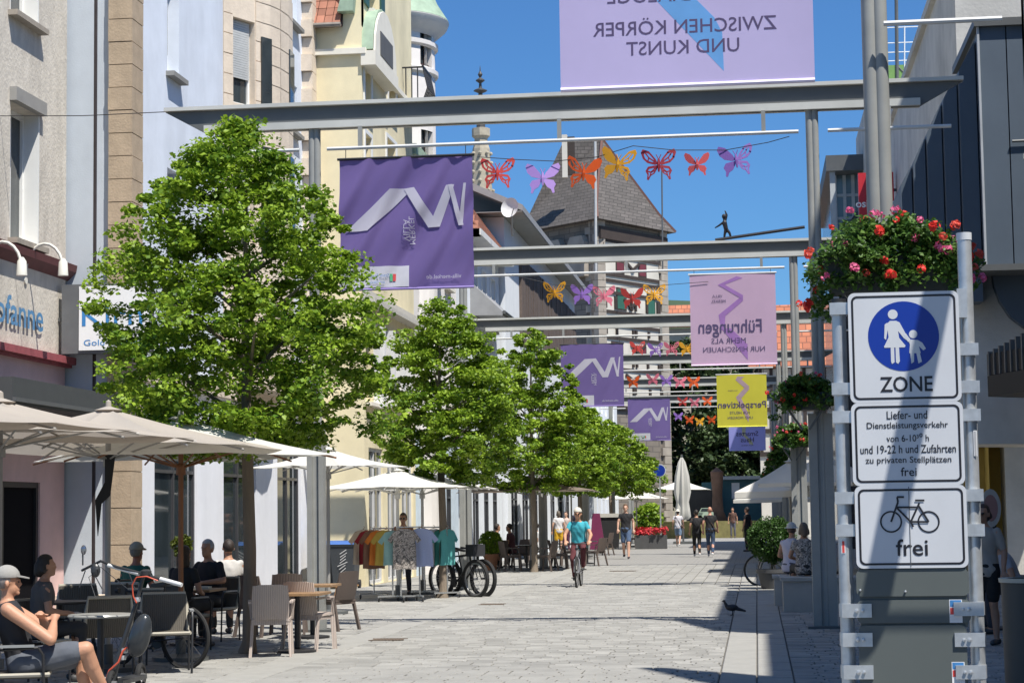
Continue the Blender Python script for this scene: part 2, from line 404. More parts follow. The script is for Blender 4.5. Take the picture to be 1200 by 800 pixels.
# ================================================================== BANNERS
def banner(idx, Y, x0, x1, zt, zb, cname, c, label, printer, fold=0., group=None, seed=0):
    root = thing('banner', label, 'banner', (x0, Y, zb), group)
    W, H = x1-x0, zt-zb
    def disp(x, z):
        s, t = (x-x0)/W, (z-zb)/H
        d = 0
        if fold:
            a = s*13 + (1-t)*7 ; d = fold*(math.sin(a*1.7+seed)*.55 + math.sin(a*3.3+1+seed)*.3 + math.sin((s*5-t*6)*2.1+seed)*.35)*(.25+.75*(1-abs(2*t-1)**2*.6))
        d += .02*math.sin(s*math.pi)*math.sin(t*3+seed)
        return d
    def warp(p, off=0.): return Vector((p[0], Y - .14 + disp(p[0], p[2]) - off, p[2]))
    n = 44; mb = MB(); vs = []; fs = []
    for j in range(n+1):
        for i in range(n+1):
            vs.append(warp((x0+W*i/n, 0, zb+H*j/n)))
    for j in range(n):
        for i in range(n): a = j*(n+1)+i; fs.append((a, a+1, a+n+2, a+n+1))
    cl = mb.add(vs, fs).build('cloth', mat('banner_'+cname, c, .75, 0, .04, 2, trans=.35), root, 'all')
    MB().tube([(x0-.03, Y-.14+disp(x0, zt), zt), (x1+.03, Y-.14+disp(x1, zt), zt)], .02, 8).build('top_rod', BLACK() if fold else mat('pale_rod_paint', (0,)*3), root, True)
    MB().tube([(x0, Y-.14+disp(x0, zb), zb), (x1, Y-.14+disp(x1, zb), zb)], .018, 8).build('hem_rod', mat('banner_hem_'+cname, tuple(min(.9, k*1.3+.05) for k in c), .6), root, True)
    for hx in (x0+.1, x1-.1): MB().tube([(hx, Y-.14, zt), (hx, Y-.14, 7.13 if Y < 30 else 6.99)], .006, 5).build('cord', BLACK(), root)
    def poly(pts, m_, off, nm='print'):      # pts in banner fractions, (0,0) top left as seen
        P = [(x0+W*a, 0, zt-H*b) for a, b in pts]; v2, f2 = subdiv_print(P, [tuple(range(len(P)))], .045)
        MB().add([warp(v, (off*3+.006 if fold > .03 else off) if Y > 20 else off*.25) for v in v2], f2).build(nm, m_, root, 'all')
    def text(t, a, b, wd, m_, mirror=True, bold=.0, hgt=None, vert=False, nm='lettering'):
        mb = MB(); cpt = (x0+W*a, 0, zt-H*b)
        if vert: put_text(mb, t, cpt, W*wd, (0, 0, 1), (1, 0, 0) if mirror else (-1, 0, 0), False, bold)
        else: put_text(mb, t, cpt, W*wd, (1, 0, 0), (0, 0, 1), mirror, bold, None if hgt is None else H*hgt)
        v2, f2 = subdiv_print([tuple(v) for v in mb.v], mb.f, .06) if fold else (mb.v, mb.f)
        MB().add([warp(v, (.034 if fold > .03 else .009) if Y > 20 else .002) for v in v2], f2).build(nm, m_, root)
    printer(poly, text)
    return root
WH = lambda: mat('white_print', (.62, .6, .68), .75, 0, .03, 2, trans=.3)
INK = lambda: mat('dark_violet_print', (.07, .05, .13), .7)
def violet(poly, text):
    q = lambda pts: [((a-385)/635, (b+60)/606) for a, b in pts]
    poly(q([(412,277),(628,85),(740,82),(705,112),(520,275)]), WH(), .004)
    poly(q([(690,84),(741,80),(862,266),(806,268)]), WH(), .006)
    poly(q([(806,268),(862,266),(934,75),(893,75)]), WH(), .005)
    poly(q([(903,74),(925,74),(974,261),(950,262)]), WH(), .007)
    poly(q([(950,262),(968,262),(990,70),(977,70)]), WH(), .0045)
    poly([(0, .825), (.52, .825), (.52, .985), (0, .985)], mat('white_panel_print', (.72, .72, .76), .75, trans=.3), .0035, 'logo_panel')
    text('VILLA', .505, .56, .16, WH(), vert=True); text('MERKEL', .545, .56, .2, WH(), vert=True)
    text('Stadt Esslingen', .27, .90, .2, mat('blue_print', (.12, .25, .5), .7)); text('am Neckar', .27, .945, .14, mat('blue_print', (0,)*3))
    poly([(.375, .885), (.395, .885), (.395, .94), (.375, .94)], mat('green_print', (.08, .4, .2), .7), .008); poly([(.397, .885), (.42, .885), (.42, .94), (.397, .94)], mat('red_print', (.55, .06, .06), .7), .008)
    text('villa-merkel.de', .78, .915, .26, WH())
VIO = (.19, .135, .36)
def vb(i, Y, px0, px1, y0, y1, lab, fold, seed):
    a = AY(px0, y0, Y-.14); b = AY(px1, y1, Y-.14); W = 1.94; x0 = a.x; x1 = b.x
    banner(i, Y, x0, x1, a.z-.0, b.z, 'violet', VIO, lab, violet, fold, 'violet banners on the left of the street', seed)
vb(0, 28.5, 397.5, 555.5, 187, 336, 'largest violet banner with white zigzag line, rippled, beside the yellow house', .06, 0)
vb(1, 59.5, 657, 731.5, 404, 475, 'middle violet zigzag banner, hanging above the second tree crown', .012, 2)
vb(2, 88.5, 735.5, 786, 467, 515.5, 'smallest violet zigzag banner, hanging in front of the old tower', .010, 4)
def lilac(poly, text):
    blue = mat('sky_blue_print', (.16, .42, .78), .75, trans=.3); x = lambda px: (px-652)/303.; y = lambda py: 1-(94-py)/303.
    poly([(x(769), y(-2)), (x(816), y(-2)), (x(838), y(20)), (x(847), y(37)), (x(848), y(80))], blue, .004)
    poly([(x(769), y(-2)), (x(816), y(-2)), (x(850), y(-80)), (x(802), y(-80))], blue, .005)
    poly([(x(802), y(-80)), (x(850), y(-80)), (x(790), y(-180)), (x(760), y(-180))], blue, .004)
    text('ZWISCHEN KÖRPER', x(802), y(26.5), .725, INK(), bold=.004); text('UND KUNST', x(799.5), y(51), .445, INK(), bold=.004)
    text('DIALOGE', x(760), y(-8), .33, INK(), bold=.004)
def fuhr(poly, text):
    vi = mat('orchid_print', (.42, .22, .55), .75, trans=.3)
    poly([(.55, .03), (.62, .05), (.38, .13), (.33, .12)], vi, .004); poly([(.33, .12), (.40, .115), (.62, .24), (.62, .29)], vi, .006)
    poly([(.62, .24), (.62, .30), (.40, .47), (.33, .45)], vi, .005); poly([(.33, .45), (.41, .45), (.40, .58), (.36, .62)], vi, .0045)
    poly([(.36, .60), (.47, .60), (.66, .78), (.66, .95)], vi, .0055)
    text('VILLA', .32, .245, .12, INK()); text('MERKEL', .33, .30, .17, INK())
    text('Führungen', .46, .60, .74, INK(), bold=.01, hgt=.19); text('MEHR ALS', .44, .735, .40, INK()); text('NUR HINSCHAUEN', .5, .83, .72, INK())
def persp(poly, text):
    vi = mat('mauve_print', (.50, .36, .42), .75, trans=.3)
    poly([(.42, .04), (.56, .05), (.46, .12), (.38, .11)], vi, .004); poly([(.38, .11), (.50, .10), (.66, .24), (.60, .30)], vi, .006)
    poly([(.60, .22), (.66, .28), (.50, .45), (.38, .44)], vi, .005); poly([(.38, .44), (.48, .44), (.64, .80), (.62, .92)], vi, .0045)
    text('VILLA MERKEL', .32, .31, .2, INK()); text('Perspektiven', .50, .60, .96, INK(), bold=.01); text('FÜR HEUTE', .45, .73, .4, INK()); text('UND MORGEN', .46, .83, .5, INK())
def smart(poly, text):
    ye = mat('cream_print', (.75, .7, .4), .75, trans=.3)
    poly([(.36, .04), (.47, .05), (.45, .35), (.36, .38)], ye, .004); poly([(.36, .36), (.44, .34), (.62, .62), (.55, .66)], ye, .005); poly([(.52, .62), (.62, .6), (.66, .78), (.56, .76)], ye, .006)
    text('Smartes', .5, .32, .6, INK(), bold=.01); text('Haus', .5, .57, .36, INK(), bold=.01); text('VILLA MERKEL', .5, .80, .34, INK())
def rb(Y, px0, px1, y0, y1, *a, **k):
    p = AY(px0, y0, Y-.14); q = AY(px1, y1, Y-.14); banner(0, Y, p.x, q.x, p.z, q.z, *a, group='pastel banners on the right of the street', **k)
rb(14.6, 652, 955, -209, 94, 'lilac', (.60, .53, .82), 'huge lilac banner with blue ribbon, cut off by the top of the photo', lilac)
rb(43.5, 808, 911, 322, 426, 'pink', (.66, .46, .62), 'pink banner lettered about guided tours, left of the flower boxes', fuhr, seed=1)
rb(74.5, 839.5, 899.5, 439, 499, 'yellow', (.72, .66, .06), 'bright yellow banner with mirrored lettering below the pink one', persp, seed=2)
rb(100, 854, 897.5, 499, 527, 'lavender', (.36, .37, .78), 'small lavender banner partly hidden under the yellow one', smart, seed=3)

# ================================================================== BUTTERFLIES
def wing_meshes():
    up = [(0.02, .02), (.10, .18), (.30, .42), (.50, .50), (.56, .40), (.50, .22), (.36, .08), (.12, .0)]
    lo = [(.02, -.02), (.14, -.02), (.34, -.04), (.42, -.16), (.36, -.28), (.38, -.42), (.32, -.44), (.26, -.32), (.14, -.26), (.06, -.14)]
    return up, lo
def ringed(poly, holes, sx, solid):
    # outline with cut-outs, as fans of quads between the outline and scaled inner outline, plus veins
    vs, fs = [], []; c = (sum(p[0] for p in poly)/len(poly), sum(p[1] for p in poly)/len(poly)); n = len(poly)
    def V(x, z, y): vs.append((x*sx, y, z)); return len(vs)-1
    T = .006
    def slab(pts):
        a = [V(x, z, -T) for x, z in pts]; b = [V(x, z, T) for x, z in pts]; k = len(pts)
        fs.append(tuple(a)); fs.append(tuple(b[::-1]))
        for i in range(k): fs.append((a[i], b[i], b[(i+1) % k], a[(i+1) % k]))
    if solid: slab(poly)
    else:
        inn = [(c[0]+(x-c[0])*.62, c[1]+(z-c[1])*.62) for x, z in poly]
        for i in range(n): j = (i+1) % n; slab([poly[i], poly[j], inn[j], inn[i]])
        for i in range(0, n, 3):
            x, z = inn[i]; dx, dz = x-c[0], z-c[1]; L = math.hypot(dx, dz) or 1; ox, oz = -dz/L*.02, dx/L*.02
            slab([(c[0]+ox, c[1]+oz), (c[0]-ox, c[1]-oz), (x-ox, z-oz), (x+ox, z+oz)])
    return vs, fs
BC = {'red': (.62, .07, .06), 'violet': (.30, .16, .52), 'orange': (.80, .13, .02), 'yellow': (.85, .45, .03), 'dark red': (.35, .03, .05), 'coral': (.75, .14, .15), 'lilac': (.48, .30, .70), 'pink': (.78, .22, .30)}
def butterfly(px, py, Y, cn, solidL, solidR, size, label, grp, tilt=0.):
    p = AY(px, py, Y); root = thing('butterfly', label, 'butterfly', p, grp); mt = mat('butterfly_'+cn.replace(' ', '_'), BC[cn], .5, 0, .05, trans=.3)
    root.rotation_euler = (R(random.uniform(-12, 12)), tilt, 0)
    up, lo = wing_meshes()
    for sx, sol, dih in ((-1, solidL, -.35), (1, solidR, .45)):
        vs, fs = ringed(up, None, sx*size, sol); v2, f2 = ringed(lo, None, sx*size, sol)
        mb = MB(); z = lambda L: [(x*math.cos(dih), y + abs(x)*math.sin(abs(dih))*.6, zz*size) for x, y, zz in L]
        mb.add(z(vs), fs); mb.add([(x, y-.004, zz) for x, y, zz in z(v2)], f2)
        me = bpy.data.meshes.new('wing'); me.from_pydata(mb.v, [], mb.f); link('wing', me, mt, root)
    mb = MB(); mb.tube([(0, -.01, -.22*size), (0, -.012, 0), (0, -.01, .16*size)], [.012, .026, .016], 6)
    for s in (-1, 1): mb.tube([(0, -.01, .15*size), (s*.07*size, -.01, .30*size)], .006, 4)
    me = bpy.data.meshes.new('body'); me.from_pydata(mb.v, [], mb.f); link('body', me, mt, root)
def garland(pts, Y, label):
    mb = MB(); mb.tube([AY(x, y, Y+.03) for x, y in pts], .006, 4); tag(mb.build('wire', BLACK()), label, 'wire', 'wires holding the butterflies')
r1 = [(583,203,'red',0,0,'leftmost red butterfly next to the large violet banner',0), (636,209,'lilac',1,1,'pale lilac butterfly in the front garland, between the red and orange ones',.0), (684,203,'orange',0,1,'orange butterfly of the front garland before the tower roof',.1),
      (724,193,'yellow',1,0,'yellow butterfly of the front garland, just right of the tower roof top',.15), (772,193,'dark red',0,0,'dark red openwork butterfly against blue sky in the front garland',0), (817,193,'coral',1,1,'solid coral butterfly against blue sky, smallest of the front garland',0),
      (863,188,'violet',1,0,'violet butterfly at the right end of the front garland',-.1)]
for px, py, c, a, b, lab, t in r1: butterfly(px, py, 28.3, c, a, b, .50 if c != 'coral' else .36, lab, 'butterflies of the front garland', t)
garland([(560,184),(605,187),(650,189),(700,184),(742,171),(790,176),(850,176),(900,167),(925,160)], 28.3, 'thin wire of the front butterfly garland below the largest beam')
r2 = [(650,343,'yellow',0,0,'yellow butterfly, first of the second garland over the dark timber gable'), (682,345,'violet',1,1,'dim violet butterfly of the second garland before the tower stone'), (708,347,'pink',0,1,'pink butterfly of the second garland on the tower corner'),
      (741,350,'red',1,1,'solid red butterfly before a green tower shutter'), (767,345,'yellow',0,0,'yellow butterfly at the right end of the second garland')]
for px, py, c, a, b, lab in r2: butterfly(px, py, 43.3, c, a, b, .50, lab, 'butterflies of the second garland')
garland([(600,322),(651,334),(700,336),(742,337),(790,333),(830,330)], 43.3, 'thin wire of the second butterfly garland')
r3 = [(747,408,'red','red butterfly of the third garland, beside the middle violet banner'), (768,410,'violet','violet butterfly of the third garland before white tower plaster'), (787,409,'pink','pink butterfly of the third garland'), (805,409,'yellow','yellow butterfly tucked behind the pink banner')]
for px, py, c, lab in r3: butterfly(px, py, 59.3, c, 1, 0, .46, lab, 'butterflies of the third garland')
r4 = [(742,448,'orange','orange butterfly above the smallest violet banner'), (765,445,'pink','pale pink butterfly above the smallest violet banner'), (781,446,'violet','dim violet butterfly of the fourth garland'), (797,448,'pink','pink butterfly of the fourth garland before dark trees'), (813,448,'orange','orange butterfly at the right end of the fourth garland')]
for px, py, c, lab in r4: butterfly(px, py, 74.3, c, 1, 1, .48, lab, 'butterflies of the fourth garland')
for px, py, c, lab in [(800,471,'red','red butterfly of the fifth garland'), (814,472,'pink','pink butterfly of the fifth garland'), (829,470,'orange','orange butterfly of the fifth garland beside the yellow banner')]: butterfly(px, py, 88.3, c, 1, 1, .46, lab, 'butterflies of the fifth garland')
for px, py, c, lab in [(795,488,'violet','violet butterfly, first of the farthest garland'), (808,492,'orange','orange butterfly, second of the farthest garland'), (820,494,'yellow','yellow butterfly of the farthest garland'), (834,492,'orange','orange butterfly touching the yellow banner, farthest garland')]: butterfly(px, py, 101.8, c, 1, 1, .48, lab, 'butterflies of the farthest garland')
# ================================================================== tightrope figure standing on the second beam
bronze = mat('dark_bronze', (.02, .02, .025), .5, .3)
a = AY(846, 281, 43.5); mb = MB(); k = 1/53.
J = lambda x, y: (a.x+(x-846)*k, 43.5, a.z+(281-y)*k)
pole = MB().tube([J(838, 281), AY(943, 266, 43.5)], .035, 8)
tag(pole.build('balance_beam', bronze, None, True), 'dark sloping bar rising right from the acrobat figure on the beam', 'bar')
# ================================================================== helpers for fronts
def opX(X, px0, px1, yt, yb, Y0):       # opening on a wall X = const, heights read at px0
    a = AX(px0, yt, X); b = AX(px0, yb, X); c = AX(px1, yt, X)
    return (a.y-Y0, c.y-Y0, b.z, a.z)
def opY(Y, px0, px1, yt, yb, X0):
    a = AY(px0, yt, Y); b = AY(px0, yb, Y); c = AY(px1, yt, Y)
    return (a.x-X0, c.x-X0, b.z, a.z)
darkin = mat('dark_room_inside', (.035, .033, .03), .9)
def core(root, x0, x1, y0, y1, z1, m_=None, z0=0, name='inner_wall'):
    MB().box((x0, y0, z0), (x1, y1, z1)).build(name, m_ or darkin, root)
def hdoor(root, P0, u, a, b, d, fm, rv=.25): window(root, P0, u, a, b, .02, d, rv, .08, 0, 1, fm, name='shop_door')
# ------------------------------------------------------------------ beige plaster house at the left edge
beige = mat('rough_beige_plaster', (.62, .57, .49), .95, 0, .16, 5, bump=.7, bscale=30, dirt=.3, stretch=(1, 1, .5))
pink = mat('pink_base_plaster', (.66, .46, .44), .9, 0, .08, 3, bump=.2, dirt=.15)
oxb = mat('oxblood_cornice_paint', (.12, .035, .035), .7, 0, .25, 6)
oxb2 = mat('faded_red_molding', (.30, .07, .08), .7, 0, .2, 6)
X1 = -11.7; Y1a, Y1b = 25.0, 32.33
h1 = thing('plaster_house', 'beige rough plaster house with oxblood cornice and blue shop letters, at the left edge', 'house', (X1, Y1a, 0))
zc = AX(40, 305, X1).z; zc2 = AX(40, 415, X1).z
ops = [opX(X1, 12.5, 46, 118, 279, Y1a), opX(X1, 12.5, 46, -110, 13, Y1a)]
wall('upper_wall', beige, (X1, Y1a), (0, 1), Y1b-Y1a, zc, 17, ops, .5, h1)
wall('sign_wall', beige, (X1, Y1a), (0, 1), Y1b-Y1a, zc2, zc, [], .3, h1)
do = opX(X1, -90, 47, 560, 735, Y1a)
wall('base_wall', pink, (X1, Y1a), (0, 1), Y1b-Y1a, 0, zc2, [(max(.4, do[0]), do[1], .02, do[3])], .10, h1)
window(h1, (X1, Y1a), (0, 1), max(.4, do[0]), do[1], .02, do[3], .10, .09, 2, 0, BLACK(), name='shop_door', pane_m=mat('black_doorway_shade', (.010, .010, .012), .9, spec=.05))  # black pane stands in for the shade inside the open doorway
for o in ops:
    ww = window(h1, (X1, Y1a), (0, 1), *o, .32, .09, 1, 0, sill=mat('weathered_wood_sill', (.33, .29, .24), .8, 0, .2, 8), blind=.0)
    mb = MB(); 
    # decorative pierced inner screen of the casement
    for k in range(9):
        z = o[2]+.12+k*(o[3]-o[2]-.2)/9
        mb.box((X1-.38, Y1a+o[0]+.14, z), (X1-.365, Y1a+o[0]+.5, z+.12))
    mb.build('window_screen', mat('grey_window_screen', (.25, .26, .24), .6), ww)
    MB().box((X1-.01, Y1a+o[0]-.05, o[3]+.0), (X1+.12, Y1a+o[1]+.05, o[3]+.22)).build('lintel_box', mat('grey_blind_box', (.3, .29, .27), .6), ww)
    MB().box((X1-.45, Y1a+o[1]-.05, o[2]), (X1+.01, Y1a+o[1]-.005, o[3])).build('reveal_board', WHITEP(), ww)
mb = MB(); mb.prism([(X1, Y1a, zc-.16), (X1+.15, Y1a, zc-.02), (X1+.17, Y1a, zc+.1), (X1, Y1a, zc+.16)], (0, Y1b-Y1a+.25, 0)); mb.build('cornice', oxb, h1)
mb = MB(); mb.box((X1, Y1a, zc2-.07), (X1+.16, Y1b+.18, zc2+.05)); mb.box((X1, Y1a, zc2-.12), (X1+.09, Y1b+.1, zc2-.07)); mb.build('molding', oxb2, h1)
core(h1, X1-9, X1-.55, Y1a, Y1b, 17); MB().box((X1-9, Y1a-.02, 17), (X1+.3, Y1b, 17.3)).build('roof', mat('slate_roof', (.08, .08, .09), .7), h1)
MB().box((X1-.55, Y1b-.4, 0), (X1-.002, Y1b, 17)).build('corner_pier', beige, h1)
a = AX(0, 367, X1+.06); b = AX(52, 373, X1+.06); blue = mat('blue_shop_letters', (.06, .22, .42), .4)
L = 'lpfanne'; wd = (b.y-a.y)*1.12
vs, fs, x0, x1, y0_, y1_ = text_mesh(L, .012)
for off, m_ in ((.012, blue),):
    mb = MB(); put_text(mb, L, (X1+.03+off, b.y-wd/2+.0, (a.z+b.z)/2-.02), wd, (0, 1, 0), (0, 0, 1), False, .012, .62); mb.build('shop_lettering', m_, h1)
lampm = mat('cream_lamp_enamel', (.72, .70, .62), .4)
def gooseneck(px):
    c = AX(px, 325, X1); z = c.z; y = c.y; pts = [(X1, y, z-.05)] + [(X1+.02+.62*(1-math.cos(t))/2*1.0, y, z+.12+.42*math.sin(t)) for t in [k*math.pi/10 for k in range(0, 10)]]
    rt = thing('sign_lamp', 'cream gooseneck lamp over the blue shop letters, ' + ('right one near the house corner' if px > 20 else 'left one cut off by the photo edge'), 'wall lamp', (X1, y, z), 'gooseneck lamps of the plaster house')
    MB().tube(pts, .025, 8).build('arm', lampm, rt, True); e = Vector(pts[-1])
    MB().lathe([(.03, .06), (.07, 0), (.085, -.22), (.0, -.22)], (e.x+.02, e.y, e.z-.02), 12).build('shade', lampm, rt, True)
    MB().lathe([(.06, 0), (.06, .03), (0, .03)], (X1, y, z-.05), 10, 'x').build('wall_plate', lampm, rt)
gooseneck(29); gooseneck(-22)
# dark awning cassette above the doorway
a = AX(11, 441, X1+.9); mb = MB(); z1_ = a.z
aw = thing('awning_box', 'dark grey folded awning cassette on the pink shop base', 'awning', (X1, a.y, z1_))
MB().box((X1+.02, a.y, z1_-.40), (X1+.95, Y1b+.9, z1_)).build('cassette', mat('anthracite_sheet', (.06, .065, .065), .6), aw)
MB().box((X1+.95, a.y, z1_-.36), (X1+1.0, Y1b+.88, z1_-.3)).build('front_rail', DSTEEL(), aw)
# lightbox sign
a = AY(90, 333, 31.9); b = AY(176, 412, 31.9); sg = thing('lightbox_sign', 'white shop lightbox with blue letters half hidden by the tree', 'sign', (a.x, 31.9, b.z))
lx = AY(72, 333, 31.9).x
MB().box((lx, 31.92, b.z), (b.x, 32.12, a.z)).build('housing', mat('grey_sign_housing', (.13, .135, .14), .5), sg)
MB().box((a.x+.04, 31.90, b.z+.05), (b.x-.03, 31.919, a.z-.04)).build('panel', mat('white_acrylic', (.85, .85, .84), .3, 0, .02), sg)
MB().box((X1-.3, 31.97, (a.z+b.z)/2-.03), (lx, 32.03, (a.z+b.z)/2+.03)).build('bracket', DSTEEL(), sg)
k_ = mat('sign_blue', (.05, .24, .55), .4)
mb = MB(); put_text(mb, 'Kirn', ((a.x+b.x)/2-.02, 31.895, AY(120, 369, 31.9).z), (b.x-a.x)*.82, height=.36); mb.build('lettering', k_, sg)
mb = MB(); put_text(mb, 'Gold & Silber', ((a.x+b.x)/2, 31.895, AY(120, 401, 31.9).z), (b.x-a.x)*.8, height=.1); mb.build('small_lettering', k_, sg)

# ------------------------------------------------------------------ pale blue house with stone pilaster and bay
bluep = mat('pale_blue_plaster', (.70, .75, .83), .9, 0, .08, 1.5, bump=.15, dirt=.20)
stone = mat('tan_sandstone', (.44, .34, .235), .85, 0, .14, 5, bump=.3, bscale=25, island=.06, dirt=.15)
stone2 = mat('light_sandstone', (.68, .575, .455), .85, 0, .1, 5, bump=.25, bscale=25, island=.05, dirt=.1)
Y2 = 32.45; X2 = -10.57; Y2b = 45.8
h2 = thing('blue_house', 'pale blue house with tan stone corner pilaster and curved stone bay above the tree', 'house', (X2, Y2, 0))
MB().sheet([(-12.6, Y2, 0), (AY(129, 300, Y2).x, Y2, 0), (AY(129, 300, Y2).x, Y2, 18), (-12.6, Y2, 18)]).build('side_wall', mat('shaded_blue_plaster', (.50, .545, .59), .9, 0, .06, 3, bump=.12, dirt=.14), h2)  # side wall colour darkened to imitate weaker light on this face
xs0 = AY(129, 300, Y2).x
yq = AX(167, 300, X2+.04).y
z = 0.; k = 0
while z < 12.6:
    hh = .40 if z > 3.0 else .62; j = .012
    MB().box((xs0+random.uniform(-.006, .006), Y2-.12-random.uniform(0, .012), z+j), (X2+.04+random.uniform(0, .008), yq+.0, z+hh-.003)).build('stone_block', stone, h2)
    z += hh; k += 1
MB().box((xs0+.01, Y2-.10, 0), (X2+.03, yq-.01, 12.6)).build('pilaster_joints', mat('stone_joints', (.2, .16, .12), .9), h2)
ops = [opX(X2, 196, 210, -40, 84, Y2), opX(X2, 196, 210, 196, 330, Y2), opX(X2, 336, 348, 92, 150, Y2), opX(X2, 336, 348, -50, 22, Y2)]
shop = [opX(X2, 181, 231, 566, 740, Y2), opX(X2, 262, 300, 566, 740, Y2), opX(X2, 325, 352, 560, 740, Y2)]
shop = [(a, b, .03, 3.6) for a, b, c, d in shop]
wall('street_wall', bluep, (X2, Y2), (0, 1), Y2b-Y2, 4.2, 18, ops, .35, h2)
wall('shop_wall', mat('white_shop_render', (.78, .79, .83), .85, 0, .04, 3, dirt=.08), (X2, Y2), (0, 1), Y2b-Y2, 0, 4.2, shop, .12, h2)
MB().box((X2-.0, yq+.02, 4.05), (X2+.14, Y2b, 4.3)).build('string_course', stone2, h2)
for i, o in enumerate(ops):
    window(h2, (X2, Y2), (0, 1), *o, .30, .08, 1, 0, blind=.75 if i == 0 else .35, sill=mat('grey_stone_sill', (.24, .235, .22), .8))
shopfr = mat('dark_shop_frame', (.05, .05, .055), .4)
for o in shop: window(h2, (X2, Y2), (0, 1), *o, .12, .07, 1, 1, shopfr, name='shop_window')
core(h2, X2-8, X2-.40, Y2+.05, Y2b, 18); MB().box((X2-8, Y2, 18), (X2+.3, Y2b, 18.3)).build('roof', mat('slate_roof', (0,)*3), h2)
# bay
def bay_pts(): return [(-10.3, 37.35), (-9.80, 38.35), (-9.66, 38.62), (-9.55, 39.0), (-9.50, 39.5), (-9.53, 40.0), (-9.65, 40.5), (-9.88, 41.0), (-10.3, 41.5)]
bp_ = [(x*1.026, y*1.026) for x, y in bay_pts()]; bayP = (-10.3*1.026, 37.35*1.026); bu = Vector((.5, 1.0, 0)).normalized(); bL = math.hypot(.5, 1.0)*1.026
def bz(px, py): return AY(px, py, 38.8).z
bo = [(.30, .98, bz(280, 122), bz(280, 22)), (.30, .98, bz(280, 290), bz(280, 160))]
bay = wall('bay', stone2, bayP, bu, bL, 4.3, 14, bo, .28, h2)
for o in bo: window(bay, bayP, bu, *o, .22, .06, 0, 1, blind=.66, name='bay_window')
mb = MB()
for i in range(1, len(bp_)-1):
    (ax_, ay_), (bx_, by_) = bp_[i], bp_[i+1]
    ho = [(0.02, math.hypot(bx_-ax_, by_-ay_)-.02, bz(320, 122), bz(320, 35))] if i in (3,) else []
    zz = [4.3, 14]
    mb.sheet([(ax_, ay_, 4.3), (bx_, by_, 4.3), (bx_, by_, 14), (ax_, ay_, 14)])
mb.build('bay_round', stone2, h2)
MB().prism([(x, y, 4.28) for x, y in bp_], (0, 0, .1)).build('bay_floor', stone2, h2)
# joint courses on the bay as separate blocks, slightly proud
z = 4.4; k = 0
while z < 12.6:
    for (a, b) in ((0, .29), (.99, bL)):
        if k % 1 == 0:
            n = Vector((bu.y, -bu.x, 0)); o = Vector((bayP[0], bayP[1], z+.008)) + bu*(a+.006) + n*.002
            MB().obox(o, bu*(b-a-.012), n*random.uniform(.012, .022), Vector((0, 0, .40))).build('stone_block', stone2, h2)
    pts = bp_[1:7]
    mb = MB(); outer = []
    for i, (x, y) in enumerate(pts):
        c = Vector((-10.75, 40.6, 0)); d = (Vector((x, y, 0))-c).normalized()*.018; outer.append((x+d.x, y+d.y))
    for a, b in ((0, 2), (2, 5)):
        seg = outer[a:b+1]
        for i in range(len(seg)-1):
            t0 = .03 if i == 0 else 0; (x0, y0), (x1, y1) = seg[i], seg[i+1]
            if i == 0: x0 += (x1-x0)*.04; y0 += (y1-y0)*.04
            mb2 = [(x0, y0, z+.008), (x1, y1, z+.008), (x1, y1, z+.408), (x0, y0, z+.408)]
            mb.sheet(mb2)
    mb.build('stone_course', stone2, h2)
    z += .42; k += 1
for zt_ in (bz(320, 30),):
    for zb_, zt2 in ((bz(320, 122), bz(320, 35)), (bz(320, 292), bz(320, 165))):
        for i in (1, 4):
            (x0, y0), (x1, y1) = bp_[i], bp_[i+1]
            uu = Vector((x1-x0, y1-y0, 0)); L_ = uu.length; uu.normalize(); n = Vector((uu.y, -uu.x, 0))
            MB().obox(Vector((x0, y0, zb_))+n*.022, uu*L_, n*.03, Vector((0, 0, zt2-zb_))).build('bay_side_pane', glass_mat(), bay)
# downpipes
tag(MB().tube([(-12.05, 32.45, 0), (-12.05, 32.45, 18)], .055, 10).build('downpipe', mat('brown_zinc', (.24, .21, .18), .5, .1, .2, 6), None, True, ), 'brownish downpipe in the corner beside the beige plaster house', 'downpipe')
dpx = AY(111.5, 200, 32.45).x
dp2 = tag(MB().tube([(dpx, 32.5, 0), (dpx, 32.5, 18)], .062, 10).build('downpipe', mat('dark_copper_pipe', (.05, .04, .04), .45, .2, .2, 6), None, True), 'dark downpipe on the pale blue side wall', 'downpipe')
# quoin at the far end of the blue house
z = 4.3
while z < 14.5:
    MB().box((X2-.2, Y2b-.52+.1*((int(z*2.5)) % 2), z+.006), (-10.31, Y2b-.003, z+.41)).build('stone_block', stone2, h2); z += .42
# ledge of stone plates below the downpipes
tag(MB().box((-12.2, 31.9, .0), (-10.9, 32.3, .42)).build('stone_step', stone2), 'low pale stone step at the foot of the blue house side wall', 'step')

# ------------------------------------------------------------------ yellow house
yel = mat('pale_yellow_render', (.78, .69, .46), .9, 0, .10, 1.6, bump=.15, dirt=.26)
cream = mat('cream_trim', (.76, .72, .62), .8, 0, .06, 3, dirt=.1)
verd = mat('verdigris_copper', (.31, .41, .30), .75, 0, .22, 4)
tile = mat('red_clay_tiles', (.30, .13, .085), .85, 0, .15, 3, island=.25)
X3 = -9.2; Y3 = 45.8; Y3b = 52.8
h3 = thing('yellow_house', 'pale yellow house with cream trims, green copper dormer and red tile roof', 'house', (X3, Y3, 0))
zt3 = 21.5
ze = AY(385, 32, Y3).z
MB().sheet([(-10.32, Y3, 0), (X3, Y3, 0), (X3, Y3, ze), (-10.32, Y3, ze)]).build('side_wall', yel, h3)
xg = AY(402, 30, Y3).x
MB().prism([(xg, Y3+.0, ze), (X3, Y3, ze), (X3, Y3, zt3), (xg, Y3, zt3)], (0, .3, 0)).build('gable_wall', yel, h3)
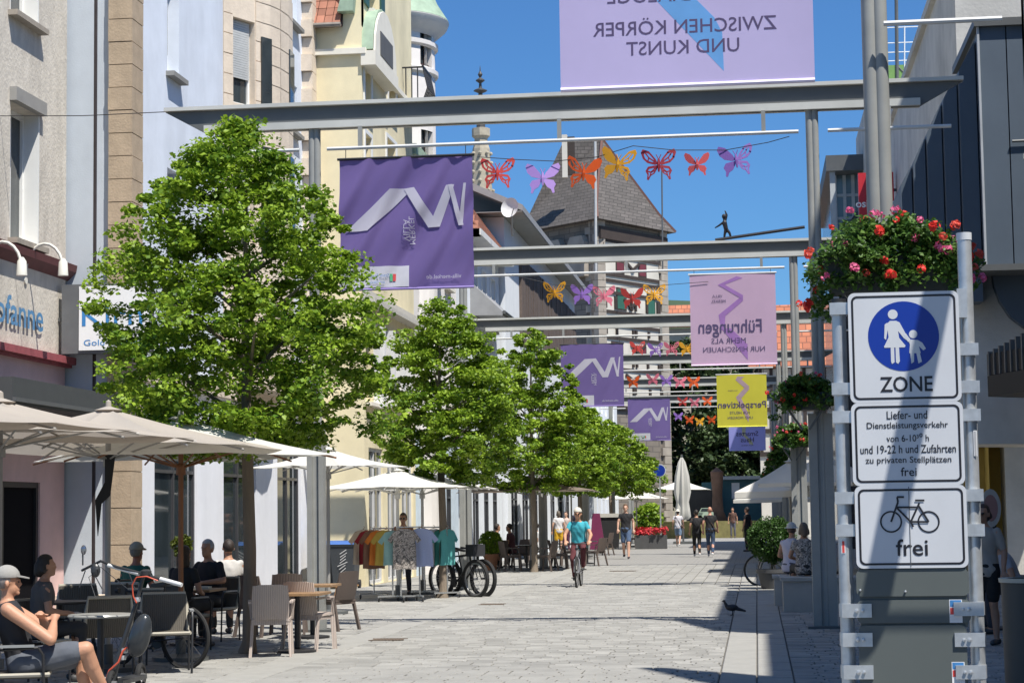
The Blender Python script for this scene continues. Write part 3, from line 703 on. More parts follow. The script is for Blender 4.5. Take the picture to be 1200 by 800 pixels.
# roof of single courses of tiles
mb = MB(); nr = 26
for r in range(nr):
    for c in range(14):
        x = xg - .02 - c*.2; y0 = Y3 - .25 + r*.16; z0 = ze + .02 + r*.22
        mb.obox((x-.19, y0+random.uniform(-.006, .006), z0), (.185, 0, 0), (0, .24, .31), (0, -.012, .03))
t_ = mb.build('tiles', tile, h3); t_['kind'] = 'stuff'
MB().prism([(xg-3, Y3-.2, ze-.02), (xg, Y3-.2, ze-.02), (xg, Y3+4, ze+5.7), (xg-3, Y3+4, ze+5.7)], (0, .1, -.02)).build('roof', mat('dark_roof_felt', (.1, .06, .05), .9), h3)
MB().tube([(xg-3, Y3-.3, ze-.02), (xg, Y3-.3, ze-.02)], .06, 8).build('gutter', mat('brown_zinc', (0,)*3), h3)
MB().prism([(AY(398, 17, Y3).x, Y3-.3, AY(398, 17, Y3).z), (AY(416, 17, Y3).x, Y3-.3, AY(398, 17, Y3).z), (AY(418, -8, Y3).x, Y3-.3, AY(418, -8, Y3).z), (AY(404, -8, Y3).x, Y3-.3, AY(418, -8, Y3).z)], (0, .29, 0)).build('copper_flashing', verd, h3)
zs = AY(400, 61, Y3).z
ops = [opX(X3, 421, 434, 72, 117, Y3), opX(X3, 454, 463, 92, 122, Y3), opX(X3, 431, 444, -30, 10, Y3), opX(X3, 421, 434, 150, 210, Y3), opX(X3, 452, 463, 160, 215, Y3), opX(X3, 427, 437, 382, 470, Y3), opX(X3, 440, 449, 388, 470, Y3), opX(X3, 452, 461, 394, 470, Y3), opX(X3, 464, 472, 400, 470, Y3)]
ops = [(max(.25, a), b, c, d) for a, b, c, d in ops]
wall('street_wall', yel, (X3, Y3), (0, 1), Y3b-Y3, 4.1, zt3, ops, .4, h3)
sh3 = [(.5, 2.3, .03, 3.3), (2.9, 4.4, .03, 3.3), (4.9, 6.6, .03, 3.3)]
wall('shop_wall', yel, (X3, Y3), (0, 1), Y3b-Y3, 0, 4.1, sh3, .12, h3)
for i, o in enumerate(ops): window(h3, (X3, Y3), (0, 1), *o, .36, .09, 0 if i > 4 else 1, 0, sill=cream, surround=.1 if i in (0, 1, 3, 4) else 0)
for o in sh3: window(h3, (X3, Y3), (0, 1), *o, .12, .08, 1, 1, mat('pale_shop_frame', (.6, .6, .6), .5), name='shop_window')
for i, o in enumerate(ops[5:]):
    MB().obox((X3+.002, Y3+o[1]+.02, o[2]-.1), (.28, 0, 0), (0, .16, 0), (0, 0, o[3]-o[2]+.2)).build('white_fin', mat('white_fin_paint', (.72, .72, .72), .6), h3)
for o in (ops[2],):
    for yy in (o[0]-.55, o[1]+.05): MB().box((X3+.003, Y3+yy, o[2]), (X3+.05, Y3+yy+.5, o[3])).build('shutter', mat('dark_green_shutter', (.03, .09, .07), .5), h3)
mb = MB(); mb.box((-10.32, Y3-.12, zs-.08), (X3+.12, Y3-.002, zs+.06)); mb.box((X3+.002, Y3, zs-.08), (X3+.12, Y3b, zs+.06)); mb.build('string_course', cream, h3)
zk = AX(425, 346, X3).z
for k, (d, dz) in enumerate(((.14, .12), (.26, 0.), (.38, -.13))):
    MB().box((X3+.002, Y3-.1, zk-dz-.06), (X3+.45-d, Y3b, zk-dz+.055)).build('cornice', mat('grey_cream_cornice', (.50, .48, .43), .8, 0, .1, 4), h3)
# arched dormer window with verdigris roof
yd0, yd1 = AX(438, 60, X3+.3).y, AX(463, 60, X3+.3).y; zd = AX(438, 60, X3+.3).z
dr = MB(); n = 9; r_ = (yd1-yd0)/2
arc = [((yd0+yd1)/2 - r_*math.cos(math.pi*k/n), zd + r_*.9*math.sin(math.pi*k/n)) for k in range(n+1)]
MB().prism([(X3+.28, y, z+.06) for y, z in arc], (-.9, 0, 0)).build('dormer_roof', verd, h3, True)
MB().prism([(X3+.34, y, z) for y, z in arc] , (-.05, 0, 0)).build('dormer_arch', cream, h3)
MB().box((X3+.0, yd0-.1, zd-.35), (X3+.36, yd1+.1, zd-.0)).build('dormer_cornice', cream, h3)
MB().box((X3+.341, yd0+.62, zd+.05), (X3+.36, yd1-.62, zd+r_*.45)).build('dormer_pane', mat('dull_dormer_pane', (.10, .10, .10), .7), h3)
bb = MB(); yb0, yb1 = Y3b-1.5, Y3b-.1; zb_ = AX(470, 95, X3+.4).z
bal = MB().box((X3, yb0, zb_-.18), (X3+.6, yb1, zb_)).build('balcony', cream, h3)
for k in range(9):
    y = yb0+.08+k*(yb1-yb0-.16)/8; bb.tube([(X3+.56, y, zb_), (X3+.68, y, zb_+.35), (X3+.56, y, zb_+.9)], .018, 5)
bb.bar((X3+.56, yb0, zb_+.92), (X3+.56, yb1, zb_+.92), .05); bb.bar((X3+.56, yb0+.03, zb_+.9), (X3, yb0+.03, zb_+.9), .04)
for k in range(3): x = X3+.1+k*.16; bb.tube([(x, yb0+.03, zb_), (x, yb0+.03, zb_+.9)], .018, 5)
bb.build('railing', BLACK(), bal)
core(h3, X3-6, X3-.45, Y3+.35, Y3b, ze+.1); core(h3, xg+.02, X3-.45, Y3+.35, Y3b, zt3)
# ------------------------------------------------------------------ white turret house
wht = mat('warm_white_render', (.78, .74, .70), .9, 0, .08, 1.5, bump=.1, dirt=.22)
tur = thing('turret_house', 'pale house with round corner turret under a green copper roof edge', 'house', (-9.3, 53, 0))
cx, cy, rr = -10.22, 55.2, 1.28; zev = AY(500, 26, 54.2).z
prof = [(rr, 0), (rr, zev)]
segs = 28; wz = [(AY(495, 72, 54).z, AY(495, 27, 54).z), (AY(495, 186, 54).z, AY(495, 148, 54).z), (AY(495, 330, 54).z, AY(495, 280, 54).z)]
mb = MB(); wins = {k for k in range(segs) if k % 4 in (1, 2)}
zsplit = sorted({0, zev, *[a for w_ in wz for a in w_]})
pt_ = lambda k, r, z: (cx+r*math.cos(2*math.pi*k/segs), cy+r*math.sin(2*math.pi*k/segs), z)
for k in range(segs):
    for i in range(len(zsplit)-1):
        za, zb2 = zsplit[i], zsplit[i+1]; hole = k in wins and any(w_[0] <= za < w_[1] for w_ in wz)
        if not hole: mb.sheet([pt_(k, rr, za), pt_(k+1, rr, za), pt_(k+1, rr, zb2), pt_(k, rr, zb2)])
        else:
            mb.sheet([pt_(k, rr-.2, za), pt_(k, rr, za), pt_(k, rr, zb2), pt_(k, rr-.2, zb2)]); mb.sheet([pt_(k+1, rr, za), pt_(k+1, rr-.2, za), pt_(k+1, rr-.2, zb2), pt_(k+1, rr, zb2)])
mb.build('turret', wht, tur, True)
for w_ in wz:
    for k in range(0, segs, 4):
        p_ = [pt_(k+1, rr-.14, 0), pt_(k+2, rr-.14, 0), pt_(k+3, rr-.14, 0)]; m2 = MB(); m3 = MB()
        for i in range(2):
            a, b = Vector(p_[i]), Vector(p_[i+1]); m2.obox(Vector((a.x, a.y, w_[0])), b-a, (Vector((cx, cy, 0))-a).normalized()*.02, (0, 0, w_[1]-w_[0]))
            m3.obox(Vector((a.x, a.y, w_[0])), (b-a)*.12, (a-Vector((cx, cy, 0))).normalized()*.04, (0, 0, w_[1]-w_[0])); m3.obox(Vector((a.x, a.y, w_[0])), (b-a)*.99, (a-Vector((cx, cy, 0))).normalized()*.05, (0, 0, .08))
        f_ = m3.build('window', mat('brown_window_frame', (.06, .03, .025), .5), tur); m2.build('pane', glass_mat(), f_)
for z_ in (wz[0][0]-.12, wz[1][0]-.12, zev-.5): MB().lathe([(rr, z_-.12), (rr+.09, z_-.06), (rr+.1, z_+.06), (rr, z_+.1)], (cx, cy, 0), 28).build('ring_molding', wht, tur, True)
MB().lathe([(rr+.0, zev-.25), (rr+.35, zev+.05), (rr+.42, zev+.22), (rr+.40, zev+.25)], (cx, cy, 0), 28).build('turret_cornice', wht, tur, True)
MB().lathe([(rr+.42, zev+.24), (rr+.1, zev+.75), (rr-.5, zev+2.2), (0, zev+3.4)], (cx, cy, 0), 28).build('turret_roof', verd, tur, True)
sh4 = [(1.6, 3.2, .03, 3.1), (3.9, 5.3, .03, 3.1), (6.0, 7.2, .03, 3.1)]
op4 = [(1.8, 2.9, 5, 7), (4.0, 5.2, 5, 7), (6.1, 7.2, 5, 7), (1.8, 2.9, 8.6, 10.2), (4.0, 5.2, 8.6, 10.2), (6.1, 7.2, 8.6, 10.2)]
wall('shop_wall', mat('pale_blue_shop', (.60, .70, .78), .7), (-9.3, 52.8), (0, 1), 8.4, 0, 4, sh4, .12, tur)
wall('street_wall', wht, (-9.3, 52.8), (0, 1), 8.4, 4, 11.6, op4, .3, tur)
for o in sh4: window(tur, (-9.3, 52.8), (0, 1), *o, .12, .08, 1, 1, shopfr, name='shop_window')
for o in op4: window(tur, (-9.3, 52.8), (0, 1), *o, .28, .08, 1, 0, sill=cream)
core(tur, -15, -9.65, 52.9, 61.2, 11.6); MB().box((-15, 52.9, 11.6), (-9.1, 61.2, 11.9)).build('roof', verd, tur)
# ------------------------------------------------------------------ white hipped house with red tiles
whb = mat('white_blue_render', (.76, .80, .84), .9, 0, .05, 3, dirt=.1)
hh = thing('white_tiled_house', 'white house with red tiled hip roof right of the large violet banner', 'house', (-9.0, 61.5, 0))
op5 = [(1.2, 2.2, 5, 6.8), (3.4, 4.4, 5, 6.8), (5.6, 6.6, 5, 6.8), (1.2, 2.2, 8, 9.8), (3.4, 4.4, 8, 9.8), (5.6, 6.6, 8, 9.8)]; sh5 = [(.8, 2.6, .03, 3), (3.4, 5.0, .03, 3), (5.6, 7.2, .03, 3)]
ez = AY(583, 271, 61.8).z
wall('street_wall', whb, (-9.0, 61.5), (0, 1), 7.9, 0, ez, op5+sh5, .14, hh)
for o in op5: window(hh, (-9.0, 61.5), (0, 1), *o, .14, .08, 1, 0, sill=cream, surround=.08)
for o in sh5: window(hh, (-9.0, 61.5), (0, 1), *o, .14, .08, 1, 1, shopfr, name='shop_window')
op6 = [(3.6, 4.5, 8.2, 9.8)]
wall('side_wall', whb, (-15, 61.5), (1, 0), 6.0, 0, ez, op6, .3, hh); window(hh, (-15, 61.5), (1, 0), *op6[0], .28, .08, 1, 0)
core(hh, -15, -9.35, 61.9, 69.4, ez-.05)
E0, E1, E2, E3 = (-8.55, 61.1, ez), (-15.2, 61.1, ez), (-15.2, 69.4, ez), (-8.55, 69.4, ez); R0, R1 = (-11.8, 63.3, ez+4.6), (-11.8, 67.5, ez+4.6)
rf = MB().add([E0, E1, E2, E3, R0, R1], [(0, 4, 1), (1, 4, 5, 2), (2, 5, 3), (3, 5, 4, 0), (0, 1, 2, 3)]).build('roof', mat('dark_roof_felt', (0,)*3), hh)
mb = MB()
for (A, B, Rr) in ((E0, E1, R0), (E3, E0, R1)):
    A, B, Rr = Vector(A), Vector(B), Vector(Rr); top = Vector(R0); nA = 24
    for r in range(nA):
        t = r/nA
        if (A, B) and A.y == B.y: a = A.lerp(top, t); b = B.lerp(top, t)
        else: a = A.lerp(Vector(R1), t); b = B.lerp(Vector(R0), t)
        d = b-a; L_ = d.length; k = max(1, int(L_/.22)); n = (b-a).cross(Rr-a).normalized(); n = n if n.z > 0 else -n; up = (Rr - a); up = (up - d.normalized()*up.dot(d.normalized())).normalized()
        for i in range(k): mb.obox(a+d*(i+.03)/k + n*.01, d*.94/k, up*.3 + n*-.02, n*.045)
mb.build('tiles', tile, hh)['kind'] = 'stuff'
MB().box((-15.2, 61.0, ez-.2), (-8.5, 61.5, ez-.003)).build('eaves', mat('white_eaves', (.7, .7, .68), .6), hh)
MB().box((-9.0, 61.0, ez-.2), (-8.45, 69.4, ez-.004)).build('eaves', mat('white_eaves', (0,)*3), hh)
lz = AY(604, 371, 64).z; mb = MB()
mb.prism([(-9.0, 62.2, lz+1.0), (-7.95, 62.2, lz), (-7.95, 62.2, lz-.12), (-9.0, 62.2, lz-.1)], (0, 6, 0)); mb.build('porch_roof', mat('grey_sheet_roof', (.3, .3, .3), .6), hh)
MB().tube([(-7.9, 62.2, lz-.02), (-7.9, 68.2, lz-.02)], .06, 8).build('gutter', DSTEEL(), hh)
# satellite dish
dpos = AY(599, 244, 63); dish = thing('satellite_dish', 'white satellite dish on the roof left of the tower', 'dish', dpos)
dm = MB().lathe([(0, .0), (.14, .012), (.25, .05), (.33, .1)], (0, 0, 0), 20); d_ = [Matrix.Rotation(R(82), 3, 'X') @ Vector(v) for v in dm.v]
rr2 = Matrix.Rotation(R(-25), 3, 'Z'); mb = MB(); mb.add([Vector(dpos)+rr2 @ v for v in d_], dm.f); mb.build('reflector', mat('white_dish', (.75, .75, .74), .5), dish, True)
MB().tube([dpos+Vector((0, .1, 0)), dpos+Vector((0, .2, -.9))], .03, 6).build('mast', DSTEEL(), dish); MB().tube([dpos+Vector((.0, 0, -.28)), dpos+Vector((.12, -.32, -.05))], .014, 5).build('feed_arm', DSTEEL(), dish)
# ------------------------------------------------------------------ grey roofed house with timber slats
tim = mat('weathered_dark_timber', (.12, .09, .075), .85, 0, .25, 8, island=.3, dirt=.2)
gh = thing('timber_front_house', 'white house with dark vertical timber slats under a wide grey roof', 'house', (-8.8, 70, 0))
zE = AX(622, 259, -8.0).z
o7 = [(1, 2.4, 4.6, 6.6), (3.6, 5, 4.6, 6.6), (8, 9.4, 4.6, 6.6), (12, 13.4, 4.6, 6.6)]; s7 = [(1+3.4*k, 3.4+3.4*k, .03, 3.1) for k in range(7)]
wall('street_wall', mat('cool_white_render', (.76, .79, .82), .9, 0, .04, 3, dirt=.08), (-8.8, 69.6), (0, 1), 27.6, 0, zE-.05, o7+s7, .14, gh)
for o in o7: window(gh, (-8.8, 69.6), (0, 1), *o, .14, .08, 1, 0)
for o in s7: window(gh, (-8.8, 69.6), (0, 1), *o, .14, .08, 1, 1, shopfr, name='shop_window')
MB().sheet([(-15, 69.6, 0), (-8.8, 69.6, 0), (-8.8, 69.6, zE-.05), (-15, 69.6, zE-.05)]).build('side_wall', mat('cool_white_render', (0,)*3), gh)
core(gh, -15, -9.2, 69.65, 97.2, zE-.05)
MB().prism([(-8.0, 68.6, zE), (-8.0, 68.6, zE+.22), (-12.5, 68.6, zE+2.3), (-12.5, 68.6, zE+2.0)], (0, 29.6, 0)).build('roof', mat('grey_sheet_roof', (0,)*3), gh)
MB().box((-12.5, 68.6, zE-.03), (-8.02, 98.2, zE-.004)).build('soffit', mat('grey_soffit', (.30, .30, .29), .8), gh)
zt7, zb7 = AX(614, 306, -8.78).z, AX(614, 402, -8.78).z
for k in range(40):
    y = 73.9 + k*.58; MB().box((-8.798, y, zb7+random.uniform(-.15, .15)), (-8.70+random.uniform(-.02, .02), y+.46, zt7)).build('timber_slat', tim, gh)
# ------------------------------------------------------------------ further white house before the tower
fh = thing('far_white_house', 'plain white house end between timber slats and the tower', 'house', (-8.6, 97.3, 0))
o8 = [(1+3*k, 2.4+3*k, z, z+1.6) for k in range(8) for z in (4.4, 7.2)]
wall('street_wall', mat('cool_white_render', (0,)*3), (-8.6, 97.4), (0, 1), 26, 0, 9.6, o8+[(1+3*k, 3+3*k, .03, 2.9) for k in range(8)], .3, fh)
for o in o8: window(fh, (-8.6, 97.4), (0, 1), *o, .28, .1, 1, 0)
for k in range(8): window(fh, (-8.6, 97.4), (0, 1), 1+3*k, 3+3*k, .03, 2.9, .28, .1, 1, 0, shopfr, name='shop_window')
core(fh, -15, -9, 97.3, 123.4, 9.6); MB().prism([(-8.2, 97.3, 9.6), (-11.6, 97.3, 12.6), (-15, 97.3, 9.6)], (0, 26.2, 0)).build('roof', tile, fh)
# ------------------------------------------------------------------ church spire, far
sm = mat('spire_stone', (.42, .37, .28), .9, 0, .2, 2, dirt=.2)
p0 = AY(564, 240, 210); sp = thing('church_spire', 'slim stone church spire with gallery rising behind the tiled roofs', 'spire', (p0.x, 210, 0))
z = lambda y: AY(564, y, 210).z; x0 = AY(563.5, 150, 210).x
MB().lathe([(1.25, 0), (1.2, z(230)), (.95, z(175)), (.75, z(168))], (x0, 210, 0), 8).build('shaft', sm, sp)
MB().lathe([(.75, z(168)), (.62, z(150)), (.6, z(150))], (x0, 210, 0), 8).build('upper_shaft', sm, sp)
MB().lathe([(.7, z(163)), (1.0, z(160)), (1.0, z(151)), (.5, z(151))], (x0, 210, 0), 8).build('gallery', sm, sp)
MB().lathe([(.5, z(151)), (.3, z(120)), (.12, z(95)), (.05, z(80)), (0, z(76))], (x0, 210, 0), 8).build('spire_top', mat('dark_spire_metal', (.06, .06, .06), .6), sp)
for yy, r in ((107, .75), (95, .5), (88, .25)): MB().lathe([(.1, z(yy+3)), (r, z(yy)), (r, z(yy-1)), (.1, z(yy-4))], (x0, 210, 0), 8).build('finial_ring', mat('dark_spire_metal', (0,)*3), sp)
for k in range(8):
    a = k*math.pi/4; m2 = MB()
    for j in range(6): zz = z(235)+j*(z(170)-z(235))/6; r = 1.3-.05*j; m2.ball((x0+r*math.cos(a), 210+r*math.sin(a), zz), .22, 5, 4)
    m2.build('crocket', sm, sp)

# ------------------------------------------------------------------ the old gate tower
ts = mat('brown_grey_tower_stone', (.17, .145, .12), .95, 0, .25, .8, bump=.5, bscale=6, extra=brick_extra((.23, .20, .165), .8, .38, .035, 'xz', .5, (.13, .115, .1), .9))
ql = mat('light_tower_quoins', (.34, .30, .25), .95, 0, .2, 1, island=.2)
tp = mat('white_tower_plaster', (.62, .58, .50), .9, 0, .12, .6, dirt=.2)
tb = mat('black_tower_timber', (.045, .032, .026), .8, 0, .2, 2)
tw = thing('gate_tower', 'medieval gate tower, stone with half timbered front under a grey hipped roof', 'tower', (-10.2, 130, 0))
TN, TL, TB, TR = Vector((-10.15, 130, 0)), Vector((-15.7, 135.3, 0)), Vector((-11.4, 142.5, 0)), Vector((-6.0, 137.0, 0))
zTe = AY(740, 262, 132).z
def tface(A, B, z0, z1, m_, nm, o=0):
    u = (B-A).normalized(); n = Vector((u.y, -u.x, 0)); return MB().obox(A+Vector((0, 0, z0))-n*.0, B-A, -n*.6, (0, 0, z1-z0)).build(nm, m_, tw)
tface(TL, TN, 0, zTe, ts, 'stone_wall'); tface(TN, TR, 0, zTe, ts, 'stone_wall'); tface(TR, TB, 0, zTe, ts, 'stone_wall'); tface(TB, TL, 0, zTe, ts, 'stone_wall')
ru = (TR-TN).normalized(); rn = Vector((ru.y, -ru.x, 0)); RL = (TR-TN).length
def rface(s0, s1, z0, z1, d0, d1, m_, nm, par=None): return MB().obox(TN+ru*s0+rn*d0+Vector((0, 0, z0)), ru*(s1-s0), rn*(d1-d0), (0, 0, z1-z0)).build(nm, m_, par or tw)
zz = lambda y: AY(740, y, 133).z
rface(.35, RL-.95, zz(478), zz(284), .0, .12, tp, 'plaster_front')
# opening windows and shutters
for s0, s1, ya, yb, mm_ in ((2.0, 3.3, 293, 283, 'w'), (4.8, 6.1, 293, 283, 'w'), (1.9, 3.1, 365, 339, 'g'), (5.6, 6.6, 367, 341, 'g'), (4.6, 5.6, 323, 306, 'r'), (1.9, 2.9, 323, 308, 'r'), (1.2, 2.6, 418, 402, 'r'), (4.2, 5.4, 420, 404, 'r')):
    w_ = rface(s0, s1, zz(ya), zz(yb), .121, .16, tb, 'window'); rface(s0+.1, s1-.1, zz(ya)+.1, zz(yb)-.1, .161, .175, glass_mat() if mm_ == 'w' else mat('green_tower_shutter', (.03, .12, .08), .6) if mm_ == 'g' else mat('maroon_tower_shutter', (.16, .03, .04), .6), 'pane' if mm_ == 'w' else 'shutter', w_)
ys = [286, 303, 325, 332, 346, 368, 383, 398, 421, 434, 451, 466, 478]
for y in ys: rface(.3, RL-.9, zz(y)-.1, zz(y)+.11, .122, .2, tb, 'timber_beam')
for s in (.35, 1.7, 3.6, 3.95, 5.5, 6.9, RL-1.1):
    for a, b in zip(ys[::2], ys[1::2] + [478]):
        j = random.uniform(-.15, .15); lo, hi = zz(b)+.21, zz(a)-.21
        if hi-lo > .3: rface(s+j, s+j+.2, lo, hi, .122, .24, tb, 'timber_post')
for s, y0, y1 in ((3.7, 321, 304), (3.4, 366, 348), (4.2, 420, 399), (3.5, 450, 436)):
    A = TN+ru*s+rn*.2+Vector((0, 0, zz(y0)+.2)); B = TN+ru*(s+1.0)+rn*.2+Vector((0, 0, zz(y1)-.2)); MB().bar(A, B, .17, .1, rn).build('timber_brace', tb, tw)
    A = TN+ru*(s+.3)+rn*.2+Vector((0, 0, zz(y0)+.2)); B = TN+ru*(s-.7)+rn*.2+Vector((0, 0, zz(y1)-.2)); MB().bar(A, B, .17, .1, rn).build('timber_brace', tb, tw)
# quoins: corner N and right corner
lu = (TL-TN).normalized()
z = 0.; k = 0
while z < zTe-.2:
    a = .75 if k % 2 else 1.15; h = random.uniform(.45, .62)
    MB().prism([TN+ru*.0+Vector((0, -.06, z+.02)), TN+ru*.5+rn*.28+Vector((0, 0, z+.02)), TN+ru*.5+Vector((0, .3, z+.02)), TN+lu*a+Vector((0, .2, z+.02)), TN+lu*a+Vector((-.08, -.1, z+.02))], (0, 0, h-.03)).build('quoin_stone', ql, tw)
    b = .75 if k % 2 else 1.0
    MB().obox(TR-ru*b+rn*.0+Vector((0, 0, z+.02)), ru*(b+.08), rn*.2, (0, 0, h-.03)).build('quoin_stone', ql, tw)
    z += h; k += 1
# parapet merlons under the eaves on the left face
for s, wd in ((.8, 1.7), (3.2, 1.9), (5.4, 1.7)):
    A = TN+lu*s; ln = Vector((-lu.y, lu.x, 0)); ln = ln if ln.y < 0 else -ln; zt_ = AY(665, 285, 133).z
    MB().obox(A+ln*.02+Vector((0, 0, zt_-2.6)), lu*wd, ln*.5, (0, 0, 2.3)).build('merlon', ql, tw)
    MB().prism([A+ln*.02+Vector((0, 0, zt_-.3)), A+lu*wd+ln*.02+Vector((0, 0, zt_-.3)), A+lu*(wd-.25)+Vector((0, 0, zt_+.15)), A+lu*.25+Vector((0, 0, zt_+.15))], ln*.5).build('merlon_cap', ql, tw)
rface(.0, RL, zTe-1.2, zTe-.4, .122, .3, tb, 'eaves_beam')
ctr = (TN+TL+TB+TR)/4; ov = 1.16
rc = [ctr+(p-ctr)*1.17+Vector((0, 0, zTe)) for p in (TN, TR, TB, TL)]
pl = AY(659, 163, 136); pr = AY(704, 163, 136)
r1 = Vector((AY(661, 166, 136).x, 136.2, pl.z)); r2 = Vector((AY(706, 166, 137).x, 136.6, pl.z))
tr_ = mat('grey_brown_roof_shingles', (.125, .11, .10), .9, 0, .25, .8, extra=brick_extra((.09, .08, .072), .5, .26, .02, 'xz', .5, (.055, .05, .045), .7))
kick = [p + (ctr-p).normalized()*Vector((1, 1, 0)).length*0 for p in rc]
mid = [(p*.80 + Vector((ctr.x, ctr.y, zTe))*.20) + Vector((0, 0, 1.25)) for p in rc]
MB().add(rc+mid+[r1, r2], [(0, 1, 5, 4), (1, 2, 6, 5), (2, 3, 7, 6), (3, 0, 4, 7), (4, 5, 9), (5, 6, 9), (6, 7, 8, 9), (7, 4, 9, 8), (3, 2, 1, 0)]).build('roof', tr_, tw)
hip = MB()
for a, b in ((rc[0], mid[0]), (mid[0], r2), (rc[1], mid[1]), (mid[1], r2)): hip.bar(Vector(a)+Vector((0, 0, .05)), Vector(b)+Vector((0, 0, .05)), .16)
hip.build('hip_ridge', mat('copper_ridge', (.13, .06, .045), .7), tw)
for px in (666, 672): pass
rd = AY(663, 178, 131.5); MB().box((rd.x-.25, 131.4, AY(665, 208, 131.5).z), (rd.x+.1, 131.9, AY(665, 158, 131.5).z)).build('chimney', tp, tw)
MB().box((rd.x+.11, 131.6, AY(665, 205, 131.5).z), (rd.x+.6, 131.8, AY(665, 160, 131.5).z)).build('chimney_side', tb, tw)
# ladder-like masts at the tower
for px, y0, y1, lab in ((697.5, 268, 166, 'thin pale mast rising in front of the tower roof'), (775.5, 262, 190, 'thin dark lightning rod on the right roof corner of the tower')):
    a, b = AY(px, y0, 128), AY(px, y1, 128); tag(MB().tube([a-Vector((0, 0, 3)), b], .085 if px < 700 else .05, 6).build('mast', mat('pale_mast', (.5, .5, .48), .5) if px < 700 else DSTEEL()), lab, 'mast')
# ================================================================== RIGHT SIDE
conc = mat('weathered_grey_concrete', (.58, .56, .51), .9, 0, .16, 1.2, bump=.35, bscale=12, dirt=.35)
sheetm = mat('blue_grey_sheet_metal', (.085, .112, .145), .5, 0, .1, 1.0, bump=.08, bscale=3, dirt=.25)
cb = thing('concrete_building', 'grey concrete building with raking top edge rising at the right side of the street', 'building', (5, 37, 0))
XR = 5.2
# long street wall with a level top, cast in panels
Ya, Yb = 45.2, 76.0
za = AX(1097, 0, XR).z; zb = AX(1045, 146, XR).z; zt = (za+zb)/2
wall('street_wall', conc, (XR, Yb), (0, -1), Yb-Ya, 4.4, zt, [(3+5*k, 5+5*k, z, z+1.7) for k in range(5) for z in (6, 9.4)], .3, cb)
for k in range(5):
    for z in (6, 9.4): window(cb, (XR, Yb), (0, -1), 3+5*k, 5+5*k, z, z+1.7, .28, .08, 1, 0, DSTEEL())
core(cb, XR+.35, XR+9, Ya, Yb, zt-.1, conc, 0, 'inner_wall')
MB().box((XR-.15, Ya, zt), (XR+9, Yb+.2, zt+.25)).build('roof_edge', conc, cb)
wall('shop_wall', mat('yellow_shop_wall', (.45, .33, .08), .8), (XR, Yb), (0, -1), Yb-Ya, 0, 4.4, [(2+5*k, 6+5*k, .03, 3.2) for k in range(5)], .3, cb)
for k in range(5): window(cb, (XR, Yb), (0, -1), 2+5*k, 6+5*k, .03, 3.2, .28, .08, 2, 0, shopfr, name='shop_window')
# sheet metal block, stepped dark strips at left imitate shade on concrete
mb_ = thing('sheet_metal_block', 'dark blue grey sheet metal clad block in front of the concrete building', 'building', (4, 42, 0))
Ym = 40.6; E_ = lambda px, py, Y=Ym: AY(px, py, Y)
zbm = E_(1170, 312).z
shade_steps = [(1060, 1074, 205, 182), (1074, 1089, 180, 150), (1089, 1107, 148, 112), (1107, 1124, 110, 82), (1124, 1144, 80, 45)]
for i, (a, b, ya, yb) in enumerate(shade_steps):
    A, B = E_(a, ya), E_(b, yb); zl = E_(a, 352).z; y0 = Ym + .5*(len(shade_steps)-i)*.5
    MB().prism([(A.x+.012, y0, zl), (B.x-.012, y0, zl), (B.x-.012, y0, B.z), (A.x+.012, y0, A.z)], (0, 4.5, 0)).build('metal_panel', sheetm, mb_)
xs = [1144, 1176, 1212, 1250, 1290]
ztp = E_(1150, 37).z
for a, b in zip(xs[:-1], xs[1:]):
    A, B = E_(a, 40), E_(b, 40); MB().box((A.x+.012, Ym-.35, zbm), (B.x-.012, Ym+4, ztp)).build('metal_panel', sheetm, mb_)
A = E_(1144, 40); MB().box((A.x-.03, Ym-.40, zbm+.0), (A.x+.012, Ym-.3, ztp)).build('corner_strip', mat('pale_edge_strip', (.4, .42, .44), .5), mb_)
A, B = E_(1143, 37), E_(1300, 37); MB().box((A.x-.08, Ym-.46, ztp+.002), (B.x, Ym+4, ztp+.16)).build('coping', DSTEEL(), mb_)
MB().box((E_(1146, 310).x, Ym-.42, zbm-.13), (B.x, Ym+.6, zbm-.004)).build('base_ledge', DSTEEL(), mb_)
core(mb_, E_(1062, 250).x+.1, B.x-.05, Ym+2.8, Ym+4.4, E_(1062, 210).z, sheetm, 4.4, 'back_wall')
A = E_(1183, 170); MB().tube([(A.x, Ym-.42, A.z), (B.x, Ym-.42, A.z+.02)], .03, 6).build('pipe', DSTEEL(), mb_)
# upper concrete stair wall behind the block
MB().box((E_(1147, 60).x, Ym+4.2, 4), (B.x+2, Ym+4.5, E_(1150, -160).z)).build('rear_wall', conc, mb_)
# concrete bowl-like soffit under the block
pts = [(1118, 520), (1118, 352), (1144, 340), (1158, 318), (1163, 318), (1166, 335), (1172, 352), (1184, 370), (1200, 382), (1240, 395), (1240, 520)]
poly = [E_(x, y, 41.6) for x, y in pts]; MB().prism([(p.x, 41.6, p.z) for p in poly], (0, 2.2, 0)).build('concrete_soffit', conc, mb_)
pts = [(1162, 313), (1300, 313), (1300, 400), (1240, 396), (1200, 383), (1184, 371), (1172, 353), (1165, 335)]
poly = [E_(x, y, 41.3) for x, y in pts]; MB().prism([(p.x, 41.3, p.z) for p in poly], (0, .28, 0)).build('curved_panel', sheetm, mb_)
